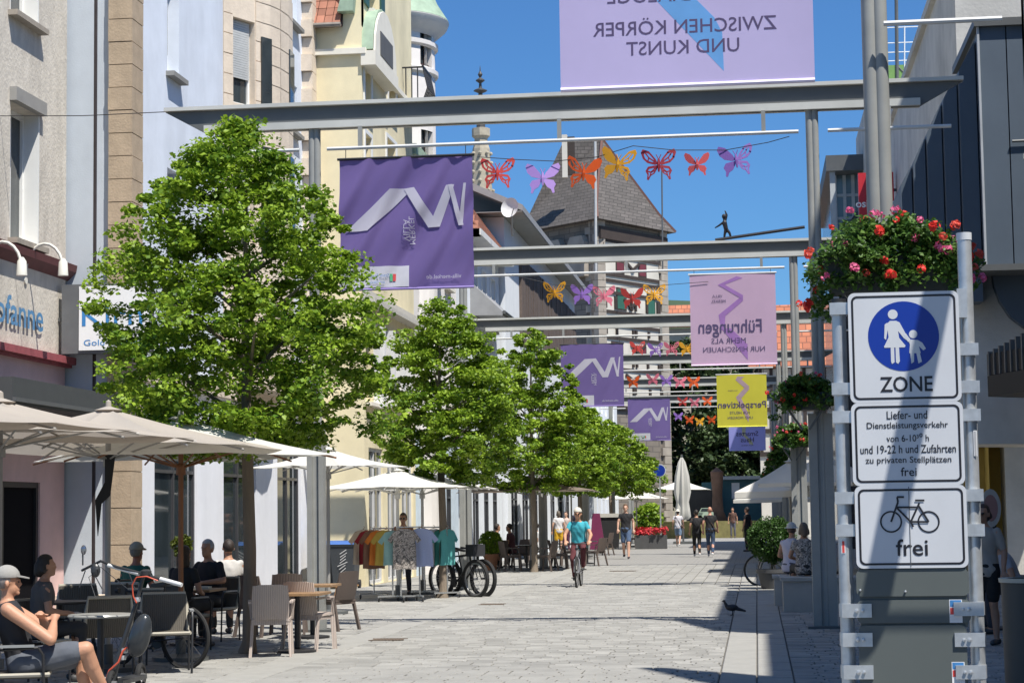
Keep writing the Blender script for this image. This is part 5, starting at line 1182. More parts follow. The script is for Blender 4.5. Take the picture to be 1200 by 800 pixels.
def plastic_chair(label, c, name='terrace_chair', group='moulded terrace chairs', wood=False):
    # front of the chair looks along +Y
    m_ = wicker('moulded_taupe' if c[0] > .2 else 'moulded_brown', c); rt = thing(name, label, 'chair', (0, 0, 0), group)
    mb = MB(); prof = []; nx = 10
    for z, y, hw in ((.44, -.20, .22), (.55, -.235, .225), (.70, -.265, .225), (.86, -.30, .21)):
        prof.append([( (-1+2*i/nx)*hw, y + .055*(1-(-1+2*i/nx)**2)*-1 + .0, z + (.012 if .1 < i/nx < .9 else 0)) for i in range(nx+1)])
    def skin(rows, th):
        n0 = len(mb.v); w_ = len(rows[0])
        for r_ in rows: mb.v += [tuple(v) for v in r_]
        for r_ in rows: mb.v += [(x, y+th, z) for x, y, z in r_]
        K = len(rows)*w_
        for i in range(len(rows)-1):
            for j in range(w_-1):
                a = n0+i*w_+j; mb.f += [(a, a+1, a+w_+1, a+w_), (a+K, a+K+w_, a+K+w_+1, a+K+1)]
        top = n0+(len(rows)-1)*w_
        for j in range(w_-1): mb.f += [(top+j, top+j+1, top+j+1+K, top+j+K), (n0+j+1, n0+j, n0+j+K, n0+j+1+K)]
        for i in range(len(rows)-1):
            a = n0+i*w_; mb.f.append((a+w_, a, a+K, a+w_+K)); b_ = a+w_-1; mb.f.append((b_, b_+w_, b_+w_+K, b_+K))
    skin(prof, .022); mb.build('backrest', m_, rt, True)
    s = MB(); s.prism([(-.23, -.22, .425), (.23, -.22, .425), (.245, .24, .44), (-.245, .24, .44)], (0, 0, .03)); s.box((-.225, -.215, .385), (.225, .225, .424)); s.build('seat', m_, rt)
    am = mat('teak_armrest', (.34, .19, .09), .6, 0, .15, 8) if wood else m_
    for sx in (-1, 1):
        MB().prism([(sx*.235, .20, 0), (sx*.27, .23, 0), (sx*.25, .20, .44), (sx*.215, .17, .44)], (0, .04, 0)).build('leg', m_, rt)
        MB().prism([(sx*.225, -.30, 0), (sx*.26, -.30, 0), (sx*.235, -.20, .44), (sx*.20, -.20, .44)], (0, .045, 0)).build('leg', m_, rt)
        MB().bar((sx*.245, -.25, .655), (sx*.265, .16, .665), .045, .022).bar((sx*.262, .15, .66), (sx*.24, .20, .44), .04, .03).build('armrest', am, rt)
    return rt
def at_px(root, px, py, rz): p = G(px, py); root.location = (p.x, p.y, 0); root.rotation_euler.z = rz
def copy_px(root, px, py, rz, label, **k): p = G(px, py); return dup(root, (p.x, p.y, 0), rz, label, **k)
TAUPE = (.50, .42, .37)
c1 = plastic_chair('light taupe moulded chair nearest on the sunny paving, its back half shaded', TAUPE); at_px(c1, 318, 768, R(12))
copy_px(c1, 362, 761, R(-14), 'light taupe moulded chair behind and right of the half shaded one')
c3 = plastic_chair('brown moulded chair with wooden armrest turned sideways at the sunlit edge', (.13, .10, .085), wood=True, group='brown terrace chairs'); at_px(c3, 392, 738, R(62))
copy_px(c3, 338, 742, R(10), 'brown moulded chair behind the two light taupe chairs')
copy_px(c3, 305, 745, R(-25), 'brown moulded chair left of the light taupe ones, in the tree shade')
def sling_chair(label):
    rt = thing('woven_armchair', label, 'chair', (0, 0, 0), 'woven cafe armchairs')
    wv = wicker('woven_olive_fabric', (.10, .088, .07)); rim = mat('cream_cord_rim', (.40, .37, .30), .7); bl = BLACK()
    zs_ = [(.42, -.20), (.55, -.24), (.70, -.28), (.84, -.30)]
    MB().prism([(-.24, y, z) for z, y in zs_] + [(-.24, y+.03, z) for z, y in zs_[::-1]], (.48, 0, 0)).build('backrest', wv, rt)
    MB().box((-.24, -.20, .41), (.24, .27, .45)).build('seat', wv, rt)
    MB().tube([(-.25, .28, .44), (-.25, -.2, .44), (-.25, -.24, .55), (-.25, -.28, .70), (-.23, -.305, .85), (.23, -.305, .85), (.25, -.28, .70), (.25, -.24, .55), (.25, -.2, .44), (.25, .28, .44), (-.25, .28, .44)], .02, 6).build('rim', rim, rt, True)
    for sx in (-1, 1):
        MB().tube([(sx*.27, -.25, 0), (sx*.27, -.22, .64), (sx*.28, .20, .66)], .013, 6).build('leg', bl, rt, True); MB().tube([(sx*.28, .20, .66), (sx*.28, .24, .6), (sx*.27, .25, 0)], .013, 6).build('leg', bl, rt, True)
        MB().box((sx*.28-.022, -.15, .665), (sx*.28+.022, .17, .685)).build('armrest', mat('grey_armrest', (.25, .26, .26), .4), rt)
    return rt
w1 = sling_chair('woven armchair with cream rim carrying the man in the grey cap'); 
MANX, MANY = AY(26, 700, 15.7).x, 15.7
w1.location = (MANX-.06, MANY, 0); w1.rotation_euler.z = R(-72)
def cafe(px, Y, rz, label, **k): return dup(w1, (AY(px, 700, Y).x, Y, 0), R(rz), label)
cafe(40, 19.8, -120, 'woven armchair under the woman in the dark grey top')
cafe(160, 25.2, -15, 'woven armchair under the man in the green shirt')
cafe(250, 26.6, 165, 'woven armchair under the grey haired man')
cafe(213, 24.6, -20, 'woven armchair under the long haired person in black')
cafe(194, 21.2, 200, 'empty woven armchair behind the scooter, showing its cream rim')
cafe(122, 20.9, 30, 'empty woven armchair at the small table left of the scooter')
cafe(158, 22.5, 172, 'empty woven armchair between scooter and green shirted man')
cafe(96, 24.2, -150, 'empty woven armchair by the grey parasol pole')
def table(x, y, r, label, top, h=.74, square=False):
    rt = thing('cafe_table', label, 'table', (x, y, 0), 'cafe tables')
    if square: MB().box((x-r, y-r, h-.03), (x+r, y+r, h)).build('tabletop', top, rt)
    else: MB().lathe([(0, h-.03), (r-.01, h-.03), (r, h-.015), (r-.01, h), (0, h)], (x, y, 0), 28).build('tabletop', top, rt, True)
    MB().tube([(x, y, .04), (x, y, h-.03)], .035, 10).build('column', BLACK(), rt, True)
    MB().lathe([(0, 0), (.24, 0), (.24, .03), (.05, .05), (0, .05)], (x, y, 0), 18).build('foot', BLACK(), rt, True); return rt
tt = mat('grey_tabletop', (.30, .30, .28), .3, 0, .1, 5); tw_ = mat('wood_tabletop', (.30, .18, .09), .45, 0, .25, 12, stretch=(1, 6, 1))
p = G(118, 719, .74); table(p.x, p.y, .33, 'small round grey table between the seated man and the scooter', tt)
p = G(205, 693, .74); table(p.x-.1, 25.7, .42, 'square wooden table before the grey haired man', tw_, .74, True)
p = G(285, 698, .74); table(p.x, 27.0, .34, 'wooden table touching the nearest tree trunk', tw_, .74, True)
p = G(385, 686, .74); table(AY(348, 690, 24.2).x, 24.2, .36, 'wooden table among the moulded chairs on the sunny edge', tw_, .74, True)
table(AY(70, 700, 22.3).x, 22.3, .38, 'dark round table beside the woman in the grey top', mat('dark_tabletop', (.05, .05, .05), .3))
bk = tag(MB().box((AY(236, 693, 25.6).x-.1, 25.5, .743), (AY(236, 693, 25.6).x+.12, 25.68, .775)).build('menu_book', mat('paper', (.62, .6, .5), .7)), 'open menu lying on the wooden table of the grey haired man', 'menu')
# dark terrace further down: chairs and tables
c5 = plastic_chair('dark terrace chair right beside the third tree trunk', (.04, .04, .045), name='dark_chair', group='dark chairs of the far terrace')
c5.location = (AY(598, 650, 57).x, 57, 0); c5.rotation_euler.z = R(-60)
DT = [(640, 56.5, 70, 'dark terrace chair right of the third tree trunk'), (655, 58.5, -80, 'dark terrace chair behind the cyclist, left'), (612, 60, 160, 'dark terrace chair in the second row by the white shopfront'), (585, 59, 20, 'dark terrace chair nearest the potted shrub'), (666, 62, 100, 'dark terrace chair hidden behind the cyclist'),
      (698, 61.5, 60, 'dark steel chair just right of the cyclist, standing in the sun'), (628, 64, 10, 'dark terrace chair deep in the tree shade'), (709, 76, 70, 'dark chair by the fourth tree trunk'), (757, 93, 60, 'dark chair by the red flowers'), (742, 90, -60, 'dark chair left of the red flowers')]
for px, Y, rz, lab in DT: dup(c5, (AY(px, 640, Y).x, Y, 0), R(rz), lab)
for px, Y, lab in ((617, 57.6, 'dark table between chairs at the third tree'), (650, 60, 'dark table behind the cyclist'), (688, 64, 'dark table right of the cyclist'), (750, 92, 'small table with red flowers near the tower')): table(AY(px, 640, Y).x, Y, .34, lab, mat('dark_tabletop', (0,)*3))

# ================================================================== CLOTHES RAILS WITH SHIRTS
chrome = mat('chrome_rail', (.55, .56, .56), .25, .8, .1)
def rail(x0, y0, x1, y1, h, label):
    rt = thing('clothes_rail', label, 'clothes rail', ((x0+x1)/2, (y0+y1)/2, 0), 'clothes rails under the white parasols'); a, b = Vector((x0, y0, 0)), Vector((x1, y1, 0)); u = (b-a).normalized(); n = Vector((u.y, -u.x, 0)); U = Vector((0, 0, h))
    MB().tube([a+U, b+U], .016, 8).build('top_bar', chrome, rt, True)
    for e in (a, b):
        e2 = e + (u*.08 if e is a else -u*.08)
        MB().tube([e2+Vector((0, 0, .1)), e2+U], .016, 8).build('upright', chrome, rt, True)
        MB().box(tuple(e2+n*.32-u*0+Vector((-.02, -.02, .09))), tuple(e2+n*.32+Vector((.02, .02, .12)))) if 0 else MB().bar(e2-n*.3+Vector((0, 0, .105)), e2+n*.3+Vector((0, 0, .105)), .03).build('foot_bar', chrome, rt)
        for s_ in (-.28, .28): MB().lathe([(0, -.012), (.045, -.012), (.045, .012), (0, .012)], tuple(e2+n*s_+Vector((0, 0, .045))), 10, 'x').build('castor', BLACK(), rt)
    MB().bar(a+u*.08+Vector((0, 0, .105)), b-u*.08+Vector((0, 0, .105)), .025).build('bottom_bar', chrome, rt); return u
xa = AY(424, 622, 38.3).x; xb = AY(490, 622, 38.3).x; xc = AY(531, 622, 40).x
rail(xa, 39.4, AY(462, 622, 38.0).x, 37.9, 1.42, 'left clothes rail with tan, red and orange shirts'); rail(AY(462, 622, 38.0).x+.06, 37.9, AY(498, 622, 38.3).x, 38.1, 1.44, 'front clothes rail with the patterned and blue shirts'); rail(AY(492, 622, 40).x, 40.3, xc, 39.4, 1.42, 'right clothes rail with the grey and teal shirts')
def shirt(x, y, rz, h, mm_, label, L=.72):
    half = [(.07, -.02), (.20, -.06), (.34, -.24), (.26, -.30), (.215, -.22), (.225, -.45), (.235, -L)]
    poly = half + [(-a, b) for a, b in half[::-1]]
    v2, f2 = subdiv_print([(a, 0, b) for a, b in poly], [tuple(range(len(poly)))], .05)
    rt = thing('shirt', label, 'shirt', (x, y, h), 'shirts on the clothes rails'); mb = MB(); ph = random.random()*6
    for s_ in (-1, 1):
        vs = [(a, s_*(.006+.035*max(0, 1-abs(a)/.25)**.5*min(1, -b*5)) + .018*math.sin(a*38+ph+b*3)*min(1, -b*2), b+.008*math.sin(a*20+ph)*(b < -L+.05)) for a, _, b in v2]
        mb.add(vs, [f if s_ < 0 else f[::-1] for f in f2])
    me = bpy.data.meshes.new('fabric'); me.from_pydata(mb.v, [], mb.f); me.polygons.foreach_set('use_smooth', [True]*len(me.polygons)); link('fabric', me, mm_, rt)
    mh = MB().tube([(0, 0, .06), (.03, 0, .045), (0, 0, .015), (0, 0, -.0), (.19, 0, -.05), (-.19, 0, -.05), (0, 0, 0)], .006, 5); me = bpy.data.meshes.new('hanger'); me.from_pydata(mh.v, [], mh.f); link('hanger', me, mat('wood_hanger', (.35, .2, .1), .5), rt)
    rt.rotation_euler.z = rz; return rt
def cloth(n_, c, ex=None): return mat('cotton_'+n_, c, .9, 0, .08, 4, bump=.2, bscale=9, extra=ex)
def floral(n, l, tc, out, b):
    v = n.new('ShaderNodeTexNoise'); v.inputs['Scale'].default_value = 17; v.inputs['Distortion'].default_value = 1.5; l.new(tc.outputs['Object'], v.inputs[0])
    r = n.new('ShaderNodeValToRGB'); r.color_ramp.interpolation = 'CONSTANT'; e = r.color_ramp.elements; e[0].color = (.12, .11, .10, 1); e[1].position = .47; e[1].color = (.5, .45, .4, 1); x = e.new(.56); x.color = (.22, .19, .17, 1); l.new(v.outputs[0], r.inputs[0]); return r.outputs[0]
def check(n, l, tc, out, b):
    v = n.new('ShaderNodeTexChecker'); v.inputs['Scale'].default_value = 60; l.new(tc.outputs['Object'], v.inputs[0]); v.inputs['Color1'].default_value = (.30, .36, .58, 1); v.inputs['Color2'].default_value = (.42, .47, .64, 1); return v.outputs[0]
SH = [(422, 39.1, 'tan', (.55, .46, .34), 'tan shirt, leftmost on the rails'), (429, 38.9, 'crimson', (.28, .02, .03), 'dark red shirt second from the left on the rails'), (434, 38.7, 'umber', (.20, .11, .07), 'long brown shirt between the red and the orange one'),
      (441, 38.5, 'orange', (.62, .19, .03), 'orange shirt on the left rail'), (448, 38.3, 'mustard', (.48, .33, .06), 'mustard shirt right of the orange one'), (459, 37.95, 'seafoam', (.25, .42, .38), 'sea green shirt half behind the patterned one')]
for i, (px, Y, n_, c, lab) in enumerate(SH): shirt(AY(px+4, 622, Y).x, Y, R(38 if i < 5 else 8), 1.40, cloth(n_, c), lab, .78 if n_ == 'umber' else .70)
shirt(AY(474, 622, 37.85).x, 37.82, R(-4), 1.43, cloth('floral', (.4, .4, .4), floral), 'patterned grey and white shirt at the front of the rails', .80)
shirt(AY(494, 622, 38.1).x, 38.05, R(8), 1.43, cloth('check', (.4, .4, .6), check), 'blue checked shirt right of the patterned one', .76)
shirt(AY(507, 622, 39.8).x, 39.9, R(35), 1.40, cloth('pale', (.55, .54, .58), None), 'pale grey shirt right of the blue checked one', .74)
shirt(AY(518, 622, 39.6).x, 39.65, R(52), 1.40, cloth('teal', (.07, .33, .31), None), 'teal shirt left of the last one', .74)
shirt(AY(524, 622, 39.5).x, 39.5, R(58), 1.40, cloth('teal2', (.10, .38, .36), None), 'lighter teal shirt, rightmost on the rails', .74)
# dark garments hanging further down, maroon and black
mx = AY(699, 620, 70).x; tag(MB().prism([(mx-.14, 70, 1.62), (mx+.12, 70, 1.62), (mx+.3, 70, .35), (mx-.25, 70, .35)], (0, .12, 0)).build('hanging_scarf', cloth('maroon', (.16, .02, .07))), 'maroon cloth hanging beside the walking man in black', 'cloth')
mx = AY(712, 620, 78).x; rt = thing('garment_stand', 'stand of black garments under a pale cover left of the walking man', 'garment stand', (mx, 78, 0))
MB().prism([(mx-.5, 78, 1.45), (mx+.5, 78, 1.45), (mx+.42, 78, .25), (mx-.42, 78, .25)], (0, .3, 0)).build('garments', cloth('black', (.02, .02, .02)), rt); MB().box((mx-.52, 77.95, 1.452), (mx+.52, 78.35, 1.6)).build('cover', cloth('cream', (.5, .48, .42)), rt); MB().bar((mx, 78.15, 0), (mx, 78.15, 1.45), .05).build('stand', DSTEEL(), rt)
# wheelie bins
def bin_(px, Y, label, rz=0.):
    x = AY(px, 650, Y).x; rt = thing('wheelie_bin', label, 'bin', (x, Y, 0), 'wheelie bins before the yellow house'); g_ = mat('bin_grey', (.055, .062, .07), .5, 0, .08, 5)
    def tp_(z, a, b): return [(x-a, Y-b, z), (x+a, Y-b, z), (x+a, Y+b, z), (x-a, Y+b, z)]
    MB().add(tp_(.08, .24, .26)+tp_(.98, .30, .34), [(0, 3, 2, 1), (4, 5, 6, 7), (0, 1, 5, 4), (1, 2, 6, 5), (2, 3, 7, 6), (3, 0, 4, 7)]).build('body', g_, rt)
    MB().box((x-.32, Y-.36, .981), (x+.32, Y+.36, 1.02)).build('rim', g_, rt)
    MB().prism([(x-.32, Y-.37, 1.021), (x-.32, Y+.38, 1.021), (x-.32, Y+.34, 1.10), (x-.32, Y-.25, 1.07)], (.64, 0, 0)).build('lid', mat('bin_blue_lid', (.05, .14, .42), .45), rt)
    for s_ in (-.27, .27): MB().lathe([(0, -.03), (.1, -.03), (.1, .03), (0, .03)], (x+s_, Y+.24, .1), 14, 'x').build('wheel', BLACK(), rt)
    MB().tube([(x-.22, Y+.38, .95), (x-.22, Y+.46, 1.0), (x+.22, Y+.46, 1.0), (x+.22, Y+.38, .95)], .015, 6).build('handle', g_, rt); return rt, x
b_, bx_ = bin_(405, 44.9, 'dark wheelie bin with blue lid and white scribble, right of the two')
mb = MB(); 
for k in range(7): z0 = .38+.07*k; mb.bar((bx_-.08+random.uniform(-.05, .05), 44.9-.262-.085*z0-.012, z0), (bx_+.08+random.uniform(-.05, .05), 44.9-.262-.085*(z0+.1)-.012, z0+.1), .018, .004, (0, 1, 0))
mb.build('scribble', mat('white_graffiti', (.6, .6, .6), .7), b_)
bin_(381, 45.1, 'taller looking wheelie bin with blue lid behind the first one')
# ================================================================== TRAFFIC SIGN ON TWO TUBES
YS = 10.6; P = lambda px, py, d=0.: AY(px, py, YS-d)
sg = thing('traffic_sign', 'pedestrian zone traffic sign with three white plates on two galvanised tubes', 'traffic sign', (.8, YS, 0))
gv = GALV(); white = mat('sign_white_sheet', (.60, .62, .65), .35, 0, .04, 3, dirt=.12); blk = mat('sign_black_print', (.015, .015, .02), .45); bluep_ = mat('sign_blue_print', (.006, .035, .30), .35, 0, .02)
backm = mat('sign_back_grey', (.10, .115, .11), .5, 0, .05, 2, dirt=.12)
xl = P(990, 600).x; xr = P(1142, 600).x; zl = P(983, 350).z; zr = P(1136, 272).z
yp = YS+.06
for x, z in ((xl, zl), (xr, zr)):
    MB().lathe([(0, 0), (.038, 0), (.038, z), (0, z)], (x, yp, 0), 20).build('tube', gv, sg, True); MB().lathe([(.0, z), (.041, z), (.041, z-.04), (.039, z-.04)], (x, yp, .004), 16).build('tube_cap', BLACK() if x == xl else white, sg, True)
MB().box((P(1122, 355).x, YS+.0, P(1122, 372).z), (P(1133, 355).x, YS+.05, P(1122, 338).z)).build('bracket', gv, sg)
def rrect(x0, z0, x1, z1, r, n=5):
    o = []
    for cx, cz, a0 in ((x1-r, z1-r, 0), (x0+r, z1-r, 90), (x0+r, z0+r, 180), (x1-r, z0+r, 270)):
        for k in range(n+1): a = R(a0+90*k/n); o.append((cx+r*math.cos(a), cz+r*math.sin(a)))
    return o
def slab(pts, y, th, nm, m_, par): return MB().prism([(x, y, z) for x, z in pts], (0, th, 0)).build(nm, m_, par)
def ring(o, i_, y, th, nm, m_, par):
    mb = MB(); n = len(o); vs = [(x, y, z) for x, z in o]+[(x, y, z) for x, z in i_]; mb.add(vs, [(k, (k+1) % n, n+(k+1) % n, n+k) for k in range(n)]); return mb.build(nm, m_, par)
def plate(tl_, br, mt=white):
    a, b = P(*tl_), P(*br); x0, x1, z0, z1 = a.x, b.x, b.z, a.z
    pl = slab(rrect(x0, z0, x1, z1, .035), YS-.012, .012, 'plate', mt, sg)
    if mt is white:
        e = .017; ring(rrect(x0+e, z0+e, x1-e, z1-e, .03), rrect(x0+e+.011, z0+e+.011, x1-e-.011, z1-e-.011, .022), YS-.0135, 0, 'border', blk, pl)
    return pl, x0, x1, z0, z1
p1, x0, x1, z0, z1 = plate((993, 344), (1127, 470)); 
cxs, czs = (x0+x1)/2-.003, P(1058, 394).z; rr_ = .186
slab([(cxs+rr_*math.cos(t), czs+rr_*math.sin(t)) for t in [2*math.pi*k/48 for k in range(48)]], YS-.0135, .0012, 'blue_disc', bluep_, p1)
u_ = 1/217.
def pic(pts, nm='pictogram', y=YS-.0150, m_=white): return slab([(cxs+(px-1058)*u_, czs-(py-394)*u_) for px, py in pts], y, .0011, nm, m_, p1)
def circ(px, py, r, m_=white, y=YS-.0150): return pic([(px+r*math.cos(t), py+r*math.sin(t)) for t in [2*math.pi*k/20 for k in range(20)]], 'pictogram', y, m_)
circ(1046.5, 368.5, 5.6); circ(1069, 392, 4.8)
pic([(1040,379),(1043,376),(1050,376),(1054,378),(1061,392),(1066,398),(1064,401),(1058,396),(1052,388),(1053,396),(1060,405),(1036,405),(1041,395),(1040,384)])
pic([(1035.5,404.9),(1060,404.9),(1059,407),(1036,407)], y=YS-.0152)
pic([(1043,407),(1047,407),(1047,424),(1044,426),(1043,423)]); pic([(1048.5,407),(1052.5,407),(1053,423),(1051,426),(1048.5,424)])
pic([(1037,380),(1040,378),(1041,382),(1038,398),(1036,396)], y=YS-.0153)
pic([(1064,400),(1067,398),(1074,399),(1079,402),(1083,409),(1080,411),(1075,406),(1077,414),(1064,414),(1065,404)])
pic([(1065,413.9),(1069.5,413.9),(1069,424),(1066,426)], y=YS-.0152); pic([(1072,413.9),(1076,413.9),(1078,424),(1074,426)], y=YS-.0152)
pic([(1058,392),(1061,391),(1066,399),(1063,401)], y=YS-.0154)
mb = MB(); put_text(mb, 'ZONE', ((x0+x1)/2+.004, YS-.0142, P(1061, 450).z), .275, height=.082, bold=.012); mb.build('lettering', blk, p1)
p2, x0, x1, z0, z1 = plate((997, 472.5), (1131, 567.5))
for t, py, wpx in (('Liefer- und', 486, 46), ('Dienstleistungsverkehr', 499, 92), ('von 6-10³⁰ h', 512.5, 48), ('und 19-22 h und Zufahrten', 526, 108), ('zu privaten Stellplätzen', 539.5, 97), ('frei', 552.5, 18)):
    mb = MB(); put_text(mb, t, ((x0+x1)/2, YS-.0142, P(1064, py).z), wpx*u_*1.0, height=(9.5 if t != 'frei' else 10)*u_, bold=.008); mb.build('lettering', blk, p2)
p3, x0, x1, z0, z1 = plate((1001, 569.5), (1135, 664.5))
mb = MB(); put_text(mb, 'frei', ((x0+x1)/2, YS-.0142, P(1068, 641).z), 36*u_, height=.088, bold=.01); mb.build('lettering', blk, p3)
q = lambda px, py: (lambda v: (v.x, v.z))(P(px, py))
mb = MB()
def wh(px, py, r, w_=.0085):
    cx, cz = q(px, py); n = 32; 
    vs = [(cx+(r*u_)*math.cos(2*math.pi*k/n), YS-.0142, cz+(r*u_)*math.sin(2*math.pi*k/n)) for k in range(n)] + [(cx+(r*u_-w_)*math.cos(2*math.pi*k/n), YS-.0142, cz+(r*u_-w_)*math.sin(2*math.pi*k/n)) for k in range(n)]
    mb.add(vs, [(k, (k+1) % n, n+(k+1) % n, n+k) for k in range(n)])
def ln(a, b, w_=.010):
    (xa, za), (xb, zb) = q(*a), q(*b); d = Vector((xb-xa, 0, zb-za)).normalized(); n = Vector((-d.z, 0, d.x))*w_/2; e = .0003*len(mb.f)
    mb.add([(xa+n.x, YS-.0144-e*.1, za+n.z), (xb+n.x, YS-.0144-e*.1, zb+n.z), (xb-n.x, YS-.0144-e*.1, zb-n.z), (xa-n.x, YS-.0144-e*.1, za-n.z)], [(0, 3, 2, 1)])
wh(1044, 611, 12.5); wh(1088, 611, 12.5)
for a, b in (((1044, 611), (1052, 588)), ((1050, 594), (1067, 611)), ((1050, 594), (1074, 594)), ((1067, 611), (1077, 589)), ((1067, 611), (1088, 611)), ((1088, 611), (1076, 592)), ((1072, 586), (1083, 586)), ((1052, 588), (1051, 582)), ((1051, 582), (1059, 582)), ((1067, 611), (1070, 617))): ln(a, b)
mb.build('bicycle_pictogram', blk, p3)
MB().box((P(1065.6, 620).x, YS-.0146, P(1063, 664).z), (P(1066.4, 620).x, YS-.0145, P(1063, 570).z)).build('fold_line', DSTEEL(), p3)
# a second side: grey backs of plates for the other direction
for tl_, br, nm in (((1003, 667), (1136, 697.5), 'back_plate'), ((1004, 703), (1138, 729), 'back_plate'), ((1006, 732.5), (1140, 960), 'back_plate')):
    a, b = P(*tl_), P(*br); pts = rrect(a.x, b.z, b.x, a.z, .03); slab(pts, YS-.004-.003*(nm == ''), .012, nm, backm, sg)
MB().box((P(1004, 560).x, YS+.012, P(1008, 735).z), (P(1129, 560).x, YS+.03, P(1008, 348).z)).build('backing', backm, sg)
for px, py in ((1008, 691), (1061, 692.5)): c = P(px, py); MB().lathe([(0, -.016), (.006, -.014), (.006, 0)], (c.x, YS, c.z), 8, 'y').build('bolt', gv, sg)
def clamp(side, py, wide):
    x = xl if side < 0 else xr; z = P(1000 if side < 0 else 1130, py).z
    mb = MB(); mb.lathe([(.0385, -.035), (.043, -.035), (.043, .035), (.0385, .035)], (x, yp, z), 16)
    o_ = MB().box((x-.045, yp-.055, z-.034), (x+.045, yp-.035, z+.034))
    c = mb.build('clamp', gv, sg, True)
    if wide:
        xa, xb = (x-.03, x+.125) if side < 0 else (x-.125, x+.03); MB().box((xa, YS-.016, z-.036), (xb, YS-.0045, z+.036)).build('clamp_plate', gv, c)
        MB().lathe([(0, -.028), (.011, -.026), (.011, -.016), (0, -.016)], ((xa+xb)/2+(.03 if side < 0 else -.03)*0, YS, z), 8, 'y').build('bolt', gv, c)
        MB().lathe([(0, -.028), (.009, -.026), (.009, -.016), (0, -.016)], ((xa+xb)/2+.03*(1 if side < 0 else -1), YS, z), 8, 'y').build('bolt', gv, c)
    else: MB().box((x-.05, YS-.0, z-.032), (x+.05, YS+.022, z+.032)).build('clamp_plate', gv, c)
for py in (361, 455, 488, 583, 621): clamp(-1, py, False)
for py in (409, 453, 486, 580, 621): clamp(1, py, False)
for py in (715, 749, 787): clamp(-1, py, True)
for py in (713, 749, 787): clamp(1, py, True)
def sticker(px0, py0, px1, py1, cols, y):
    a, b = P(px0, py0), P(px1, py1); n = len(cols)
    s0 = MB().box((a.x, y, b.z), (b.x, y+.0015, a.z)).build('sticker', mat('sticker_white', (.75, .75, .75), .5), sg); lo = b.z
    for k, c in enumerate(cols):
        h = (a.z-b.z)/n
        if c: MB().box((a.x+.004, y-.001, b.z+h*(n-1-k)+.003), (b.x-.004, y-.0001, b.z+h*(n-k)-.003)).build('sticker_print', mat('sticker_'+c, {'blue': (.05, .2, .45), 'red': (.6, .06, .05), 'grey': (.4, .4, .4)}[c], .5), s0)
sticker(1112, 702, 1128, 729, ['blue', 'red', None], YS-.0062); sticker(1115, 775, 1131, 802, ['blue', 'red', None], YS-.0062)
sticker(986, 633, 991, 648, ['red'], yp-.0405); sticker(1141, 504, 1146, 534, ['grey'], yp-.0405)

# ================================================================== FLOWER BOXES
ger = leafmat('geranium_leaves', (.035, .10, .018), (.12, .22, .04), .3, 4)
blos = {}
def blossom_mesh(c, seed):
    k = (c, seed)
    if k in blos: return blos[k]
    g = random.Random(seed); mb = MB()
    for j in range(16):
        a = g.random()*6.28; t = math.acos(1-1.6*g.random()); d = Vector((math.sin(t)*math.cos(a), math.sin(t)*math.sin(a), math.cos(t)*.8)); o = d*.034; x = d.orthogonal().normalized(); y = d.cross(x); r_ = .017
        mb.add([o+x*r_*math.cos(q_)+y*r_*math.sin(q_)+d*.005*math.cos(2*q_) for q_ in [2*math.pi*i/5 for i in range(5)]], [(0, 1, 2, 3, 4)])
    me = bpy.data.meshes.new('blossom'); me.from_pydata(mb.v, [], mb.f); me.materials.append(mat('geranium_'+c, {'red': (.75, .05, .035), 'pink': (.75, .16, .32), 'coral': (.78, .12, .08)}[c], .6, 0, .1, trans=.3, island=.2)); blos[k] = me; return me
def flowerbox(cx, cy, cz, L, label, seed, nbl, nleaf, leaf, up=.30, down=.10, scale=1., side=None):
    rt = thing('flower_box', label, 'flower box', (cx, cy, cz), 'geranium boxes on the right hand posts'); g = np.random.default_rng(seed)
    tm = mat('dark_green_box', (.035, .045, .04), .6, 0, .15, 4)
    w0, w1, d = L*.40, L*.47, .20
    MB().add([(cx-w0, cy-d*.8, cz), (cx+w0, cy-d*.8, cz), (cx+w0, cy+d*.8, cz), (cx-w0, cy+d*.8, cz), (cx-w1, cy-d, cz+.24), (cx+w1, cy-d, cz+.24), (cx+w1, cy+d, cz+.24), (cx-w1, cy+d, cz+.24)], [(0, 3, 2, 1), (4, 5, 6, 7), (0, 1, 5, 4), (1, 2, 6, 5), (2, 3, 7, 6), (3, 0, 4, 7)]).build('trough', tm, rt)
    for s in (-.3, .3): MB().bar((cx+s*L, cy, cz-.001), (cx+s*L*.2, cy+.02, cz-.28), .03).build('bracket', DSTEEL(), rt)
    C = []; Rd = []
    for k in range(nleaf):
        s = g.uniform(-1, 1); x = cx+s*L*.52*(1+.08*g.normal()); z = cz+.22+up*(1-abs(s)**2.2)*g.random()**.8; y = cy-.05+g.normal()*.15
        if abs(s) > .72 or (g.random() < .25): z = cz+.26-(down+.10*g.random())*g.random()*(1.9 if s < -.85 else 1.1); y = cy-.22-.08*g.random() if abs(s) < .75 else y
        C.append((x, y, z)); Rd.append(.07*scale+.04*g.random())
    V, T = leaf_cloud(C, Rd, 34, leaf, seed, .8, .5); np_mesh('foliage', V, T, ger, rt)['kind'] = 'stuff'
    rd = random.Random(seed)
    for k in range(nbl):
        c_ = rd.choice(C); x, y, z = c_; off = Vector((x-cx, (y-cy)-.12, (z-cz-.1)+.18)).normalized()*.11
        o = bpy.data.objects.new('blossom', blossom_mesh(rd.choice(('red', 'coral', 'pink', 'red', 'pink')), rd.randint(0, 5))); col.objects.link(o); o.parent = rt
        o.location = Vector((x, y, z)) + off - Vector((cx, cy, cz)); o.rotation_euler = (R(rd.uniform(20, 60)), R(rd.uniform(-30, 30)), rd.random()*6); s_ = rd.uniform(.65, 1.2)*scale; o.scale = (s_,)*3
    return rt
